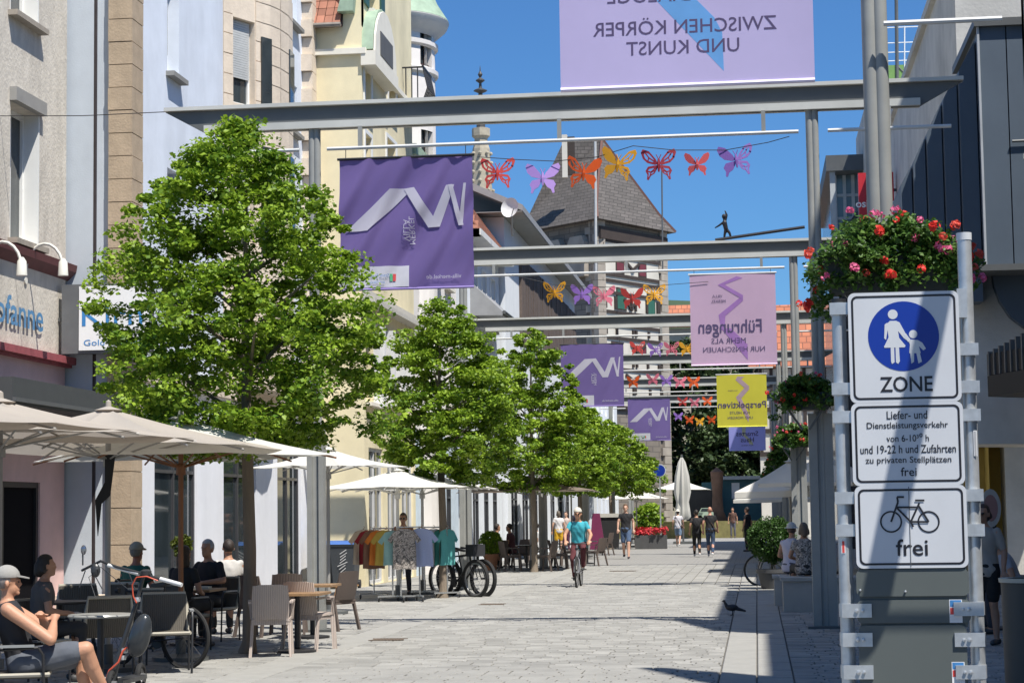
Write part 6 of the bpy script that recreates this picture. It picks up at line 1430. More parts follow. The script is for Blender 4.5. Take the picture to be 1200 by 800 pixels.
pb = AY(1044, 344, 14.0); flowerbox(pb.x, 13.95, pb.z, 1.04, 'large box of red and pink geraniums on the near mast above the traffic sign', 1, 44, 240, .040, .27, .14)
for (px, py, Y, lab, sd) in ((944, 480, 28.2, 'geranium box on the second mast, left of the zone sign, half in shade', 2), (930, 524, 43.2, 'small geranium box lit at its left side, on the third mast', 3), (915, 546, 59.2, 'dark geranium box on the fourth mast above the white parasol', 4), (908, 562, 74.2, 'farthest geranium box, above the white parasol', 5)):
    p = AY(px, py, Y); flowerbox(p.x, Y, p.z, .8, lab, sd, 18 if sd < 4 else 8, 120, .05+.012*(sd-2), .26, .16, .9)

# ================================================================== BICYCLES AND SCOOTER
rub = mat('tyre_rubber', (.018, .018, .018), .8); 
def wheel(rt, c, r, axis_x, spokes=18, tw=.022, disc=False, rimc=None):
    # wheel in the plane spanned by (axis_x=forward) and z
    f = Vector(axis_x).normalized(); c = Vector(c); n = 32; pts = [c+f*r*math.cos(2*math.pi*k/n)+Vector((0, 0, r*math.sin(2*math.pi*k/n))) for k in range(n+1)]
    mb = MB(); mb.tube(pts, tw, 7, False); w_ = mb.build('wheel', rub, rt, True)
    mb = MB(); mb.tube([c+(p-c)*(1-(tw*1.1)/r) for p in pts], tw*.45, 5, False); mb.build('rim', rimc or mat('alloy_rim', (.4, .4, .4), .35, .7), w_, True)
    s = Vector((-f.y, f.x, 0)); mb = MB(); mb.tube([c-s*.05, c+s*.05], .022, 8)
    for k in range(spokes): a = 2*math.pi*k/spokes; mb.tube([c+s*.03*(-1)**k, c+f*(r-tw*2)*math.cos(a)+Vector((0, 0, (r-tw*2)*math.sin(a)))], .0022, 3)
    mb.build('spokes', rimc or mat('alloy_rim', (0,)*3), w_)
    return w_
def bicycle(label, loc, rz, fc, rimc=None, handle='flat', r=.34, white_grip=False, front=True, basket=False, lean=0., name='bicycle', group=None, tw=.022):
    rt = thing(name, label, 'bicycle', (0, 0, 0), group); fm = mat('frame_'+name+str(int(fc[0]*100)), fc, .35, .2, .05); D = (0, 1, 0)
    wheel(rt, (0, -.52, r), r, D, tw=tw, rimc=rimc); wheel(rt, (0, .54, r), r, D, tw=tw, rimc=rimc)
    bb_, st, hd, hd2 = (0, -.06, .29), (0, -.20, .80), (0, .36, .86), (0, .40, .68)
    mb = MB(); mb.tube([bb_, st], .016, 8).tube([st, hd], .016, 8).tube([bb_, hd2], .02, 8).tube([hd, hd2], .02, 8)
    for s in (-.05, .05): mb.tube([(s, -.52, r), (s*.4, -.06, .29)], .009, 6).tube([(s, -.52, r), (s*.3, -.19, .74)], .008, 6)
    mb.build('frame', fm, rt, True)
    mb = MB()
    for s in (-.055, .055): mb.tube([(s, .54, r), (s, .43, .62), (0, .41, .68)], .011, 6)
    mb.tube([(0, .41, .66), (0, .35, .95)], .014, 8); mb.build('fork', fm, rt, True)
    h = MB().tube([(-.30, .22, 1.0), (-.24, .31, .98), (0, .36, .98), (.24, .31, .98), (.30, .22, 1.0)], .012, 8).build('handlebar', BLACK(), rt, True)
    for s in (-1, 1): MB().tube([(s*.24, .30, .98), (s*.31, .20, 1.0)], .018, 8).build('grip', white_grip or rub, rt, True)
    MB().prism([(-.02, -.02, .90), (.02, -.02, .90), (.07, -.28, .93), (-.07, -.28, .93)], (0, 0, .04)).build('saddle', BLACK(), rt); MB().tube([st, (0, -.22, .91)], .012, 6).build('seat_post', BLACK(), rt)
    mb = MB(); mb.lathe([(0, -.004), (.09, -.004), (.09, .004), (0, .004)], (.05, -.06, .29), 16, 'x'); mb.tube([(.06, -.06, .29), (.07, .08, .20)], .009, 5).tube([(-.06, -.06, .29), (-.07, -.2, .38)], .009, 5); mb.box((.07, .03, .19), (.16, .12, .21)).box((-.16, -.25, .37), (-.07, -.16, .39)); mb.build('crank', BLACK(), rt)
    if basket: MB().box((-.16, .42, .82), (.16, .66, 1.06)).build('bag', mat('black_bag', (.025, .025, .028), .8), rt)
    MB().lathe([(0, .0), (.03, .0), (.035, .04), (0, .05)], (0, .47, .86), 10, 'y').build('lamp', BLACK(), rt)
    rt.location = loc; rt.rotation_euler = (0, lean, rz); return rt
p = G(676, 688); CX, CY = p.x, p.y; bicycle('slim bicycle ridden by the man in the turquoise shirt', (CX, CY+.54, 0), math.pi, (.3, .3, .32), r=.34)
p = G(558, 699); bicycle('black fat tyre bicycle parked at the foot of the second tree, the nearer of two', (p.x-.42, p.y+.35, 0), R(-130), (.03, .03, .03), r=.36, basket=True, name='cargo_bicycle', tw=.04)
bicycle('black fat tyre bicycle parked behind the nearer one at the second tree', (p.x-.30, p.y+.60, 0), R(-130), (.03, .03, .03), BLACK(), r=.36, basket=False, name='cargo_bicycle', tw=.04)
p = G(893, 686); bicycle('bicycle parked under the round bush, its wheel at the shade edge', (p.x+.5, p.y+.2, 0), R(95), (.03, .04, .04), name='parked_bicycle', group='bicycles parked on the right')
bicycle('orange and black bicycle parked behind the first one at the bush', (p.x+.8, p.y+.9, 0), R(80), (.45, .14, .03), name='parked_bicycle', group='bicycles parked on the right')
pq = AY(150, 745, 21.2); bicycle('dark bicycle behind the chairs, its rear wheel showing left of the tree trunk', (pq.x+.0, 22.0, 0), R(66), (.02, .02, .022), BLACK(), name='leaning_bicycle')
# kick scooter in the foreground
YB = 18.6; rt = thing('electric_scooter', 'electric scooter with white grips, red cable and black handlebar pod in the foreground', 'scooter', (AY(130, 800, YB).x, YB, 0)); Q = lambda px, py, d=0.: AY(px, py, YB+d)
blk_ = mat('scooter_black', (.035, .037, .04), .35)
top = Q(169, 672); bot = Q(128, 815)
MB().tube([top, Q(160, 705), Q(148, 742), Q(137, 775), bot], [.016, .02, .024, .03, .032], 12).build('stem', blk_, rt, True)
for px, py in ((161, 702), (146, 762), (144, 770)): c = Q(px, py, -.02); MB().lathe([(0, -.025), (.030, -.02), (.034, 0), (.030, .02), (0, .025)], c, 12).build('collar', gv, rt, True)
hb = [Q(96, 668, .35), Q(118, 657, .25), Q(137, 664, .1), Q(168, 672), Q(196, 681, -.1), Q(213, 684, -.15)]
MB().tube(hb, .014, 8).build('handlebar', blk_, rt, True)
gw = mat('white_grip', (.68, .68, .66), .5); MB().tube([Q(127, 662, .16), Q(163, 672, .02)], .020, 10).build('grip', gw, rt, True); MB().tube([Q(188, 678, -.08), Q(213, 685, -.15)], .021, 10).build('grip', gw, rt, True)
MB().lathe([(0, -.03), (.05, -.02), (.055, .02), (.03, .035), (0, .035)], Q(171, 671, -.03), 14).build('display', blk_, rt, True)
MB().tube([Q(97, 662, .33), Q(97, 648, .33), Q(99, 640, .33)], .008, 5).build('mirror_arm', blk_, rt); MB().ball(Q(98, 644, .32), (.03, .012, .05)).build('mirror', mat('mirror_glass', (.3, .3, .32), .1, .8), rt)
for a, b in (((100, 668), (93, 688)), ((106, 664), (120, 690)), ((150, 668), (158, 690))): MB().tube([Q(*a, .25), Q(*b, .22)], .006, 5).build('brake_lever', blk_, rt)
MB().ball(Q(112, 668, .25), (.05, .04, .07)).build('throttle_block', blk_, rt)
red = mat('red_cable', (.62, .10, .05), .5)
MB().tube([Q(185, 680, -.1), Q(172, 675, -.12), Q(160, 676, -.1), Q(155, 685, -.08), Q(156, 698, -.07), Q(160, 706, -.05)], .007, 6).build('cable', red, rt, True)
MB().tube([Q(151, 756, -.05), Q(144, 762, -.06), Q(139, 775, -.06), Q(128, 785, -.06), Q(122, 802, -.05), Q(121, 815, -.04)], .010, 6).build('cable', red, rt, True)
MB().tube([Q(112, 700, .2), Q(104, 676, .26), Q(118, 664, .2), Q(150, 690, .02)], .004, 5).build('cable', blk_, rt, True)
mb = MB(); c = Q(164, 744, -.06); mb.ball((0, 0, 0), (.105, .085, .215), 18, 12); rm_ = Matrix.Rotation(R(16), 3, 'Y'); mb.v = [tuple(Vector(c)+rm_ @ Vector((x*(1+.25*(z < 0)*abs(z)*3), y, z))) for x, y, z in mb.v]; mb.build('pod', mat('pod_shell', (.035, .04, .045), .18), rt, True)
d0 = Q(128, 815); MB().box((d0.x-.02, YB, .09), (d0.x+.14, YB+.75, .13)).build('deck', blk_, rt)
for dy in (-.05, .85): wheel(rt, (d0.x+.04, YB+dy, .11), .10, (0, 1, 0), 6, .03)
MB().tube([bot, (d0.x+.04, YB-.05, .12)], .03, 8).build('fork', blk_, rt)

# ================================================================== PEOPLE
def remesh(mb, name, vox, material, parent, org, smooth=3, cuts=None, noise_=0.):
    me = bpy.data.meshes.new('tmp'); o_ = Vector(org); me.from_pydata([(v[0]-o_.x, v[1]-o_.y, v[2]-o_.z) for v in mb.v], [], mb.f)
    ob = bpy.data.objects.new('tmp', me); col.objects.link(ob); r = ob.modifiers.new('r', 'REMESH'); r.mode = 'VOXEL'; r.voxel_size = vox; r.use_smooth_shade = True
    s = ob.modifiers.new('s', 'SMOOTH'); s.factor = .55; s.iterations = smooth
    me2 = bpy.data.meshes.new_from_object(ob.evaluated_get(bpy.context.evaluated_depsgraph_get())); bpy.data.objects.remove(ob); bpy.data.meshes.remove(me)
    if noise_:
        n = len(me2.vertices); co = np.empty(n*3, dtype=np.float32); no = np.empty(n*3, dtype=np.float32); me2.vertices.foreach_get('co', co); me2.vertices.foreach_get('normal', no); co = co.reshape(-1, 3); no = no.reshape(-1, 3)
        f = np.sin(co[:, 2]*31+6*np.sin(co[:, 0]*9))*.5 + np.sin(co[:, 0]*27+co[:, 2]*17+co[:, 1]*21)*.5; co += no*(f*noise_)[:, None]; me2.vertices.foreach_set('co', co.ravel())
    me2.name = name; me2.materials.clear(); return link(name, me2, material, parent, o_)
def cap_(mb, a, b, ra, rb):
    a, b = Vector(a), Vector(b); mb.ball(a, ra*.99, 12, 8); mb.ball(b, rb*.99, 12, 8); mb.tube([a, b], [ra, rb], 12)
def person(label, loc, heading, pose='stand', h=1.75, skin=(.42, .22, .14), top=(.1, .1, .1), legs=(.03, .03, .03), shorts=False, sleeve=.5, hair=(.04, .03, .02), hairl=0, hat=None, vox=.02, seatz=.46, arms=None, shoe=(.05, .05, .05), lean=None, topmat=None, skirt=None, glasses=False, bag=None, bald=False, beard=False, legpose=None, group=None, th=1.):
    k = h/1.75; loc = Vector(loc); ca, sa = math.cos(heading), math.sin(heading)
    W = lambda p: loc + Vector((p[0]*ca - p[1]*sa, p[0]*sa + p[1]*ca, p[2]))
    J = {}; sit = pose in ('sit', 'cycle')
    pel = Vector((0, 0, .95*k)) if not sit else Vector((0, 0, seatz+.10))
    ln_ = lean if lean is not None else (.0 if not sit else .12)
    ax = Vector((0, math.sin(ln_), math.cos(ln_)))
    def T(t, x=0, y=0): return pel + ax*t*k + Vector((x, y*math.cos(ln_), -y*math.sin(ln_)))*k
    neck = T(.55); head = T(.55) + Vector((0, .02+.03*(ln_ > .2), .128))*k
    sh = [T(.455, s*.17) for s in (-1, 1)]
    hip = [pel + Vector((s*.09*k, 0, -.02)) for s in (-1, 1)]
    if pose == 'stand': kn = [Vector((s*.10, .02, .50))*k for s in (-1, 1)]; an = [Vector((s*.11, -.02, .08))*k for s in (-1, 1)]
    elif pose == 'walk': kn = [Vector((-.09, .16, .50))*k, Vector((.09, -.02, .48))*k]; an = [Vector((-.09, .26, .09))*k, Vector((.09, -.32, .14))*k]
    elif pose == 'sit': kn = [pel + Vector((s*.13*k, .44*k, .0)) for s in (-1, 1)]; an = [Vector((s*.12*k, .40*k, .08)) for s in (-1, 1)]
    else: kn = [pel+Vector((-.13, .36, -.10))*k, pel+Vector((.12, .24, -.34))*k]; an = [Vector((-.10, .22, .44)), Vector((.10, .10, .22))]
    if legpose: kn, an = [[Vector(v) for v in q_] for q_ in legpose]
    if arms is None:
        if pose == 'walk': el = [T(.22, -.24, -.06), T(.22, .24, .05)]; wr = [T(-.02, -.25, .05), T(.0, .25, .14)]
        elif pose == 'sit': el = [T(.20, s*.25, .04) for s in (-1, 1)]; wr = [pel+Vector((s*.12, .28, .16))*k for s in (-1, 1)]
        elif pose == 'cycle': el = [T(.24, s*.29, .16) for s in (-1, 1)]; wr = [Vector((s*.27, .40, 1.04)) for s in (-1, 1)]
        else: el = [T(.20, s*.25, -.02) for s in (-1, 1)]; wr = [T(-.04, s*.26, .05) for s in (-1, 1)]
    else: el, wr = [[Vector(v) for v in q_] for q_ in arms]
    mb = MB(); w = lambda v: W(v)
    # trunk as a run of elliptical rings
    def trunk(mb, g, rows):
        X = Vector((1, 0, 0)); Yv = Vector((0, math.cos(ln_), -math.sin(ln_))); vs = []; n = 16
        for t, rx, ry in rows:
            c = pel + ax*t*k
            vs += [W(c + X*(rx+g)*k*math.cos(2*math.pi*j/n) + Yv*(ry+g)*k*math.sin(2*math.pi*j/n)) for j in range(n)]
        m_ = len(rows); fs = [(i*n+j, i*n+(j+1) % n, (i+1)*n+(j+1) % n, (i+1)*n+j) for i in range(m_-1) for j in range(n)]
        mb.add(vs, fs+[tuple(range(n))[::-1], tuple((m_-1)*n+j for j in range(n))])
    TR = [(-.10, .13, .10), (-.02, .165, .118), (.08, .155, .112), (.18, .140, .105), (.30, .162, .118), (.40, .172, .112), (.455, .158, .095), (.495, .105, .075), (.53, .065, .06)]
    trunk(mb, 0, TR)
    cap_(mb, w(T(.50)), w(head-Vector((0, 0, .06))*k), .056*k, .052*k)
    # head: skull, jaw, nose, ears, brow
    H_ = lambda x, y, z: W(head + Vector((x, y, z))*k*1.06)
    def eball(c, r, m_=mb):
        t = MB(); t.ball((0, 0, 0), tuple(v*k for v in r), 14, 10); m_.add([Vector(c)+Vector((v[0]*ca-v[1]*sa, v[0]*sa+v[1]*ca, v[2])) for v in t.v], t.f)
    eball(H_(0, -.012, .025), (.076, .095, .10)); eball(H_(0, .022, -.045), (.058, .066, .072)); eball(H_(0, .092, -.015), (.013, .02, .022)); eball(H_(0, .078, .018), (.05, .02, .014)); eball(H_(0, .074, -.085), (.025, .02, .02)); eball(H_(0, .085, -.055), (.026, .012, .010))
    for s in (-1, 1): eball(H_(s*.078, -.005, -.01), (.012, .02, .032))
    fine = vox < .014
    for i, s in enumerate((-1, 1)):
        cap_(mb, w(sh[i]), w(el[i]), .050*k*th, .041*k*th); cap_(mb, w(el[i]), w(el[i].lerp(wr[i], .3)), .041*k*th, .042*k*th); cap_(mb, w(el[i].lerp(wr[i], .3)), w(wr[i]), .041*k*th, .027*k)
        d = (wr[i]-el[i]).normalized(); pd = d.cross(Vector((0, 0, 1))); pd = pd.normalized() if pd.length > .1 else Vector((1, 0, 0)); nd = pd.cross(d)
        pc = wr[i]+d*.055*k; cap_(mb, w(wr[i]+d*.01), w(pc), .027*k, .036*k)
        fr = .0105*k if fine else .014*k
        for j in range(4):
            b0 = pc + pd*(j-1.5)*.021*k + d*.02*k; L1 = (.038, .045, .042, .032)[j]*k
            b1 = b0 + d*L1 + nd*-.012*k; b2 = b1 + (d*.7-nd*.7)*L1*.75; cap_(mb, w(b0), w(b1), fr, fr*.95); cap_(mb, w(b1), w(b2), fr*.95, fr*.5)
        t0 = pc-d*.03*k+pd*-.034*k; t1 = t0 + (d*.7-pd*.7)*.035*k; cap_(mb, w(t0), w(t1), fr*1.2, fr*1.1); cap_(mb, w(t1), w(t1+(d*.9-nd*.3)*.028*k), fr*1.1, fr*.9)
        cap_(mb, w(hip[i]), w(kn[i]), .085*k*th, .057*k*th); cap_(mb, w(kn[i]), w(kn[i].lerp(an[i], .35)+Vector((0, -.02, 0))), .052*k*th, .057*k*th); cap_(mb, w(kn[i].lerp(an[i], .35)+Vector((0, -.02, 0))), w(an[i]), .055*k*th, .036*k)
        fd = Vector((0, .15, -.04))*k; cap_(mb, w(an[i]+Vector((0, -.03, -.03))*k), w(an[i]+fd), .034*k, .026*k)
    sk = mat('skin_%d' % int(skin[0]*100), skin, .55, 0, .08, 8, bump=.1, bscale=60)
    body = remesh(mb, 'person', vox, sk, None, loc); tag(body, label, 'person', group)
    # shirt
    mb = MB(); g = .014
    R2 = [(-.11, .155, .115), (-.02, .172, .125)] + TR[2:6] + [(.455, .158, .094), (.495, .108, .078), (.515, .075, .066)]
    trunk(mb, g, R2)
    for i in range(2):
        cap_(mb, w(sh[i]), w(sh[i].lerp(el[i], sleeve) if sleeve <= 1 else el[i]), .056*k, .052*k)
        if sleeve > 1: cap_(mb, w(el[i]), w(wr[i]), .052*k, .038*k)
    if bag == 'pack': eball(w(T(.30, 0, -.17)), (.14, .09, .20), mb)
    tm_ = topmat or mat('shirt_%d_%d_%d' % tuple(int(c*99) for c in top), top, .9, 0, .08, 5, bump=.25, bscale=14)
    remesh(mb, 'shirt', max(vox, .012), tm_, body, loc, 2, None, .007)
    # trousers or shorts or skirt
    mb = MB(); X = [(-.13, .12, .10), (-.08, .165, .125), (.02, .172, .128), (.07, .165, .12)]; trunk(mb, .008, X)
    lm = mat('trousers_%d_%d_%d' % tuple(int(c*99) for c in (skirt or legs)), skirt or legs, .9, 0, .12, 5, bump=.25, bscale=12)
    for i in range(2):
        e = kn[i]; 
        if shorts or skirt: cap_(mb, w(hip[i]), w(hip[i].lerp(kn[i], .80)), .102*k*th, .082*k*th)
        else:
            cap_(mb, w(hip[i]), w(kn[i]), .095*k, .068*k); cap_(mb, w(kn[i]), w(kn[i].lerp(an[i], .92)), .066*k, .052*k)
    remesh(mb, 'skirt' if skirt else 'shorts' if shorts else 'trousers', max(vox, .012), lm, body, loc, 2, None, .004)
    sm_ = mat('shoe_%d' % int(shoe[0]*100), shoe, .6)
    for i in range(2):
        mb = MB(); cap_(mb, w(an[i]+Vector((0, -.045, -.035))*k), w(an[i]+Vector((0, .14, -.045))*k), .042*k, .036*k); b_ = remesh(mb, 'shoe', .014, sm_, body, loc, 1)
    # hair
    if not bald:
        t = MB(); t.ball((0, 0, 0), 1, 22, 16); vs = []
        for x, y, z in t.v:
            q_ = Vector((x*.083, y*.101-.014, z*.108+.026)); face = y > .30 and z < .50
            if face: q_ = q_*.80
            if z < (-.30 if y > -.1 else -.72) and not hairl: q_ = q_*.80
            vs.append(W(head+q_*k))
        mb = MB(); mb.add(vs, t.f)
        if hairl:
            cap_(mb, H_(0, -.06, .0), H_(0, -.075, -hairl), .072*k, .06*k)
            for s in (-1, 1): cap_(mb, H_(s*.05, -.04, 0), H_(s*.07, -.04, -hairl*.8), .04*k, .035*k)
        if hairl: remesh(mb, 'hair', max(.012, vox), mat('hair_%d' % int(hair[0]*100), hair, .6, 0, .3, 20, stretch=(1, 1, .2), bump=.5, bscale=40), body, loc, 2)
        else:
            h_ = mb.build('hair', mat('hair_%d' % int(hair[0]*100), hair, .6, 0, .3, 20, stretch=(1, 1, .2), bump=.5, bscale=40), body, 'all')
    if hat:
        t = MB(); t.ball((0, 0, 0), 1, 22, 14); vs = [W(head+Vector((x*.094, y*.112-.012, max(z, -.05)*.105+.045))*k) for x, y, z in t.v]
        mb = MB(); mb.add(vs, t.f); hm = mat('cap_%d' % int(hat[1][0]*100), hat[1], .85, 0, .1, 9, bump=.2); hh_ = mb.build('cap' if hat[0] != 'helmet' else 'helmet', hm, body, 'all')
        if hat[0] == 'cap':
            bp_ = [(-.075, .075, .05), (-.06, .14, .036), (-.02, .175, .028), (.02, .175, .028), (.06, .14, .036), (.075, .075, .05)]; MB().prism([W(head+Vector(q_)*k) for q_ in bp_], (0, 0, .010)).build('brim', hm, hh_)
        if hat[0] == 'sun': MB().lathe([(.08*k, .0), (.13*k, -.02), (.135*k, -.015), (.08*k, .012)], H_(0, -.01, .05), 20).build('brim', hm, hh_, True)
    if fine or glasses:
        for s in (-1, 1):
            if glasses: MB().ball(H_(s*.032, .092, .002), (.026*k, .026*k, .018*k), 8, 6).build('sunglass_lens', mat('dark_lens', (.01, .01, .01), .15), body)
            else: MB().ball(H_(s*.030, .083, .004), .009*k, 8, 6).build('eye', mat('eye_dark', (.06, .04, .03), .3), body)
    if bag == 'strap': MB().bar(w(T(.50, -.12, -.10)), w(T(.05, .17, -.12)), .03, .012).build('bag_strap', mat('brown_strap', (.10, .06, .04), .7), body); MB().ball(w(T(.0, .20, -.06)), (.06, .05, .08)).build('bag', mat('brown_strap', (0,)*3), body)
    return body
SK, SKL = (.40, .21, .13), (.52, .31, .22)
# seated man at the left edge: faces right, right arm folded up to the shoulder, legs crossed
mx_, my_ = MANX, MANY
person('seated man in grey cap, black sleeveless top and grey shorts at the left edge', (mx_, my_, 0), R(-72), 'sit', 1.70, (.50, .26, .16), (.022, .022, .026), (.10, .11, .13), True, .06, hat=('cap', (.30, .29, .27)), vox=.0095, seatz=.44, lean=-.25, hair=(.25, .22, .2),
       arms=([(-.20, .20, .78), (.26, .24, .72)], [(.10, .16, .90), (.02, .26, .86)]), legpose=([(-.08, .50, .56), (.14, .52, .63)], [(-.10, .56, .09), (-.02, .70, .22)]), th=1.22)
def sitter(px, Y, rz, label, dz=0., **kk): x = AY(px, 700, Y).x; return person(label, (x, Y, 0), R(rz), 'sit', vox=.014, seatz=.46, **kk)
sitter(46, 19.9, -120+60, 'seated woman with dark hair in dark grey top, behind the capped man', h=1.68, skin=SK, top=(.085, .08, .08), legs=(.03, .03, .03), hair=(.018, .014, .012), hairl=.06, lean=.1)
sitter(158, 25.3, -15, 'seated man in green shirt and beige cap, seen from behind', h=1.75, skin=(.33, .13, .08), top=(.03, .12, .085), hat=('cap', (.33, .29, .22)), hair=(.2, .18, .15), lean=.05)
sitter(213, 24.9, -20, 'seated person with long dark hair in black, back to the camera', h=1.68, skin=SK, top=(.02, .02, .022), hair=(.05, .032, .02), hairl=.16, lean=.1)
sitter(249, 26.7, 160, 'grey haired man in dark shirt reading at the wooden table', h=1.82, skin=SK, top=(.018, .018, .02), hair=(.34, .33, .32), lean=.18, sleeve=.7, arms=([(-.27, .12, .82), (.27, .12, .82)], [(-.10, .36, .80), (.12, .36, .80)]))
sitter(268, 27.8, 30, 'seated person with dark hair and white top behind the grey haired man', h=1.76, skin=SK, top=(.5, .48, .45), hair=(.03, .02, .015), lean=0)
# woman behind the clothes rails
p = AY(473, 640, 41.3); person('woman with sunglasses in rust brown top standing behind the clothes rails', (p.x, 41.3, 0), math.pi, 'stand', 1.72, SK, (.28, .10, .05), (.03, .03, .04), False, .9, hair=(.05, .03, .02), glasses=True, vox=.018)
# cyclist
person('cyclist in turquoise shirt, maroon trousers and pale helmet riding towards the camera', (CX, CY+.70, 0), math.pi, 'cycle', 1.80, (.50, .28, .19), (.05, .36, .44), (.10, .025, .03), False, .45, hat=('helmet', (.60, .56, .48)), hair=(.1, .08, .06), vox=.016, seatz=.86, lean=.22, glasses=True)
def walker(px, py, rz, label, **kk): p = G(px, py); return person(label, (p.x, p.y, 0), R(rz), vox=.022, **kk)
p = AY(734, 650, 70.0); person('man in black T-shirt, denim shorts and white socks walking towards the camera', (p.x, 70, 0), math.pi, 'walk', 1.93, SKL, (.015, .015, .018), (.07, .11, .19), True, .45, hair=(.12, .06, .03), vox=.02, shoe=(.04, .02, .03))
walker(795, 640, -5, 'person in white top and denim shorts with shoulder bag walking away', pose='walk', h=1.72, skin=SKL, top=(.62, .60, .64), legs=(.18, .26, .38), shorts=True, hat=('sun', (.65, .62, .55)), bag='strap', shoe=(.6, .6, .58))
walker(817, 652, 3, 'person in black with backpack, walking away left of the bald man', pose='walk', h=1.70, skin=SK, top=(.014, .014, .016), legs=(.012, .012, .012), hair=(.02, .015, .012), bag='pack', shoe=(.6, .6, .6))
walker(833, 652, -3, 'bald man in black T-shirt and jeans walking away with sling bag', pose='walk', h=1.80, skin=(.48, .25, .17), top=(.016, .016, .016), legs=(.035, .06, .11), bald=True, bag='strap', shoe=(.62, .62, .62))
p = AY(655, 640, 80); person('woman in white top and yellow skirt left of the cyclist', (p.x, 80, 0), R(20), 'stand', 1.74, SKL, (.6, .58, .58), (.1, .1, .1), False, .4, hair=(.10, .05, .03), hairl=.08, vox=.022, skirt=(.62, .36, .02))
p = AY(664, 640, 84); person('person in dark clothes behind the woman in the yellow skirt', (p.x, 84, 0), R(160), 'stand', 1.70, SKL, (.5, .4, .36), (.08, .02, .05), False, .6, hair=(.07, .04, .03), vox=.024)
p = AY(677, 640, 86); person('tall person with brown hair far behind the cyclist', (p.x, 86, 0), R(200), 'stand', 1.86, SKL, (.03, .03, .05), (.03, .03, .05), False, .6, hair=(.12, .07, .04), vox=.024)
for px, Y, rz, lab, c in ((580, 60.5, -60, 'dark figure seated at the white shopfront, nearest the shrub', (.02, .02, .022)), (600, 59.5, 80, 'seated person in dark red at the terrace under the third tree', (.08, .03, .035)), (631, 63, 100, 'seated person in white top behind the third tree trunk', (.5, .5, .5))):
    x = AY(px, 640, Y).x; person(lab, (x, Y, 0), R(rz), 'sit', 1.75, SK, c, (.02, .02, .02), vox=.022, hair=(.02, .02, .02))
# right side figures
p = AY(944, 690, 33.6); person('seated woman in patterned dark blouse on the stone box, back to the camera', (p.x, 33.7, 0), R(10), 'sit', 1.66, SK, (.1, .1, .1), (.03, .03, .03), vox=.018, seatz=.60, hair=(.11, .08, .055), hairl=.08, lean=.02, topmat=mat('patterned_blouse', (.1, .1, .1), .9, extra=lambda n, l, tc, out, b: floral(n, l, tc, out, b)))
p = AY(928, 690, 35.2); person('woman in white top with hat seated left of the patterned blouse', (p.x, 35.3, 0), R(-20), 'sit', 1.66, SK, (.50, .48, .55), (.1, .1, .12), vox=.018, seatz=.58, hat=('sun', (.5, .48, .44)), hair=(.08, .05, .04), sleeve=.1)
p = AY(859, 620, 118); person('person in brown with pale trousers standing far away at the square', (p.x, 118, 0), R(170), 'stand', 1.8, SK, (.10, .05, .035), (.10, .10, .12), vox=.03, hair=(.05, .04, .03))
p = AY(876, 620, 80); person('person in black standing in shade left of the white parasol', (p.x, 80, 0), R(60), 'stand', 1.78, SK, (.015, .015, .015), (.015, .015, .015), vox=.024, hair=(.03, .02, .02))
p = G(1158, 755); person('woman with sunglasses in beige blouse and black skirt in shade behind the traffic sign', (p.x, p.y, 0), R(150), 'stand', 1.72, (.36, .19, .12), (.30, .26, .22), (.02, .02, .02), False, .8, hair=(.06, .03, .02), hairl=.04, glasses=True, vox=.016, skirt=(.015, .015, .015))
p = AY(1180, 640, 27); person('person in pale shirt bending over the table in the shade at the right edge', (p.x+.1, 27, 0), R(100), 'sit', 1.7, SK, (.32, .33, .36), (.05, .05, .06), vox=.018, seatz=.5, lean=.4)
table(p.x+.05, 27.9, .4, 'dark round table in the shade at the right edge', mat('dark_tabletop', (0,)*3))
# bronze acrobat on the second beam
fx = AY(846, 281, 43.5); mb = MB(); K_ = lambda x, y: (fx.x+(x-846)/52.9, 43.5, fx.z+(281-y)/52.9)
cap_(mb, K_(849.5, 261), K_(851, 268), .055, .05); mb.ball(K_(848.8, 253.5), (.045, .05, .06)); cap_(mb, K_(849.3, 259), K_(849, 256), .03, .025)
for a, b, c_ in (((851, 268), (849.5, 274), (848.5, 280.5)), ((851, 268), (855, 273), (857, 280))): cap_(mb, K_(*a), K_(*b), .04, .03); cap_(mb, K_(*b), K_(*c_), .03, .02)
for a, b, c_ in (((848.5, 260), (843, 264), (838.5, 266.5)), ((850.5, 259), (852.5, 252), (850.5, 247))): cap_(mb, K_(*a), K_(*b), .025, .022); cap_(mb, K_(*b), K_(*c_), .022, .016)
tag(remesh(mb, 'acrobat_statue', .012, bronze, None, fx, 1), 'small bronze acrobat figure balancing on the second beam against the sky', 'statue')
# pigeon
pg = G(858, 721); mb = MB(); B_ = lambda x, z, y=0.: (pg.x+x, pg.y+y, z)
mb.ball(B_(0, .13), (.105, .06, .055)); cap_(mb, B_(-.08, .15), B_(-.115, .215), .032, .02); mb.ball(B_(-.125, .235), (.026, .02, .021)); cap_(mb, B_(-.15, .232), B_(-.165, .226), .007, .004); cap_(mb, B_(.07, .115), B_(.21, .075), .034, .016)
for s in (-.02, .02): cap_(mb, B_(.01, .09, s), B_(.005, .012, s), .009, .007); cap_(mb, B_(.005, .012, s), B_(-.03, .010, s), .007, .006)
tag(remesh(mb, 'pigeon', .006, mat('pigeon_feathers', (.02, .02, .025), .6, 0, .2, 20), None, pg, 1), 'dark pigeon standing at the shade edge on the paving', 'pigeon')

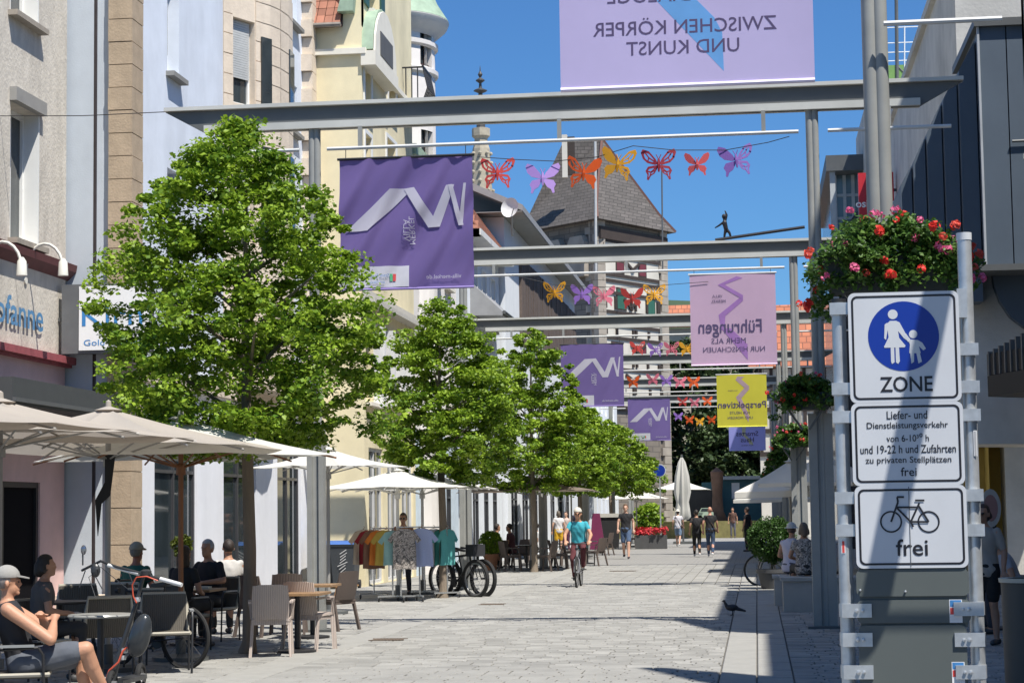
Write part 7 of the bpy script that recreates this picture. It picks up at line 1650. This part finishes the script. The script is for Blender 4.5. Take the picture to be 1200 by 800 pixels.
# ================================================================== small street things on the right
pale = mat('pale_stone_box', (.42, .40, .36), .85, 0, .1, 4, dirt=.15)
p = AY(938, 700, 33.0); bx = thing('stone_bench_box', 'pale stone bench box beside the second mast carrying the seated women', 'bench', (p.x+.3, 33, 0)); MB().box((p.x-.28, 33.0, 0), (p.x+1.3, 33.9, .50)).build('body', pale, bx); MB().box((p.x-.32, 32.96, .503), (p.x+1.34, 33.94, .56)).build('top_slab', pale, bx)
p = AY(922, 680, 35.0); bx = thing('stone_bench_box', 'smaller pale stone box behind the bench, left end', 'bench', (p.x+.3, 35, 0)); MB().box((p.x-.22, 34.9, 0), (p.x+.6, 35.7, .48)).build('body', pale, bx); MB().box((p.x-.25, 34.87, .483), (p.x+.63, 35.73, .53)).build('top_slab', pale, bx)
p = AY(1214, 740, 15.2); lb = thing('litter_bin', 'dark round litter bin with pale rim cut off by the right edge', 'litter bin', (p.x, 15.2, 0)); zt_ = AY(1190, 678, 15.0).z
MB().lathe([(0, 0), (.235, 0), (.245, zt_-.03), (.20, zt_-.03), (.19, .2), (0, .2)], (p.x, 15.2, 0), 28).build('body', mat('bin_dark_metal', (.06, .06, .055), .55, 0, .1), lb, True); MB().lathe([(.20, zt_-.03), (.26, zt_-.03), (.262, zt_), (.20, zt_)], (p.x, 15.2, 0), 28).build('rim', mat('pale_rim', (.5, .47, .38), .6), lb, True)
# far square furniture
kq = lambda px, py, Y: AY(px, py, Y)
ks = thing('kiosk', 'teal kiosk with flat roof at the far square', 'kiosk', (0, 126, 0)); a, b = kq(846, 562, 126), kq(868, 594, 126)
MB().box((a.x, 126, .9), (b.x+2, 128, a.z)).build('wall', mat('teal_paint', (.03, .12, .14), .5), ks); MB().box((a.x-.3, 125.6, a.z+.005), (b.x+2.3, 128.2, a.z+.22)).build('roof', mat('pale_mullion', (0,)*3), ks); MB().box((a.x+.6, 125.95, a.z-1.2), (a.x+1.1, 125.995, a.z-.2)).build('notice', WHITEP(), ks)
a, b = kq(826, 565, 124), kq(836, 594, 124); MB
st = thing('stall', 'small dark market stall with teal banner left of the brown trunk', 'stall', (a.x, 124, 0)); MB().box((a.x-1.2, 124, .9), (b.x, 125.4, a.z-.5)).build('counter', mat('dark_door', (0,)*3), st); MB().box((a.x-.2, 123.9, a.z-.45), (b.x, 125.4, a.z)).build('banner', mat('teal_paint', (0,)*3), st)
tk = AY(841, 595, 122); tag(MB().lathe([(.6, 0), (.55, 1.2), (.36, 1.6), (.30, 2.6), (.36, 3.4), (.40, 4.0), (.0, 4.3)], (tk.x, 122, 0), 10).build('stone_pillar', mat('brown_pillar_stone', (.17, .10, .07), .9, 0, .3, 2, bump=.5), None, True), 'brown weathered pillar in front of the dark park trees', 'pillar')
p = AY(826, 592, 120); cr_ = thing('parked_car', 'pale green parked car seen from the side at the far square', 'car', (p.x, 120, 0)); cz_ = AY(826, 588, 120).z
prof = [(-1.0, .3), (-1.02, .75), (-.7, .85), (-.45, 1.25), (.45, 1.27), (.75, .88), (1.0, .8), (1.02, .3)]
MB().prism([(p.x+a_*.5, 120, z_*.6+1.05) for a_, z_ in prof], (0, 1.5, 0)).build('body', mat('pale_green_paint', (.35, .45, .36), .3), cr_)
MB().prism([(p.x+a_*.5, 119.99, z_*.6+1.05) for a_, z_ in ((-.55, .9), (-.38, 1.2), (.38, 1.2), (.6, .9))], (0, .005, 0)).build('side_window', glass_mat(), cr_)
for s in (-.6, .6): MB().lathe([(0, -.05), (.16, -.05), (.16, .05), (0, .05)], (p.x+s*.5, 120.05, 1.2), 14, 'y').build('wheel', rub, cr_)
tag(MB().box((-9, 119.2, 0), (6, 122.5, 1.0)).build('raised_bed', mat('dry_grass', (.20, .18, .07), .95, 0, .3, 3)), 'raised bed of dry grass closing the street below the car', 'raised bed')
# round blue sign near the tower and red flowers
a = AY(773, 551, 92); rs_ = thing('round_traffic_sign', 'small round blue traffic sign in front of the tower foot', 'traffic sign', (a.x, 92, 0)); MB().tube([(a.x, 92.03, 0), (a.x, 92.03, a.z+.3)], .03, 6).build('post', GALV(), rs_); MB().lathe([(0, 0), (.30, 0), (.30, .02), (0, .02)], (a.x, 91.98, a.z), 20, 'y').build('disc', white, rs_); MB().lathe([(0, 0), (.26, 0), (.26, .01), (0, .01)], (a.x, 91.965, a.z), 20, 'y').build('blue_print', bluep_, rs_)
a = AY(763, 628, 88); C = [(a.x+random.uniform(-.7, .7), 88+random.uniform(-.4, .4), .75+random.uniform(-.1, .15)) for _ in range(40)]; rf_ = thing('flower_tub', 'long tub of red flowers beside the small table near the tower', 'flower tub', (a.x, 88, 0))
V, T = leaf_cloud(C, [.15]*40, 14, .12, 9, .7, .4); np_mesh('flowers', V, T, mat('far_red_flowers', (.55, .04, .05), .7), rf_)['kind'] = 'stuff'; MB().box((a.x-.7, 87.7, 0), (a.x+.7, 88.3, .6)).build('tub', mat('dark_pot', (0,)*3), rf_)
# overhead cable from the plaster house to the first gantry
a, b = AX(0, 136, X1), AY(200, 131, 28.5); tag(MB().tube([a, (a+b)/2-Vector((0, 0, .03)), b], .007, 5).build('cable', BLACK()), 'thin cable from the plaster house to the tip of the largest beam', 'cable')
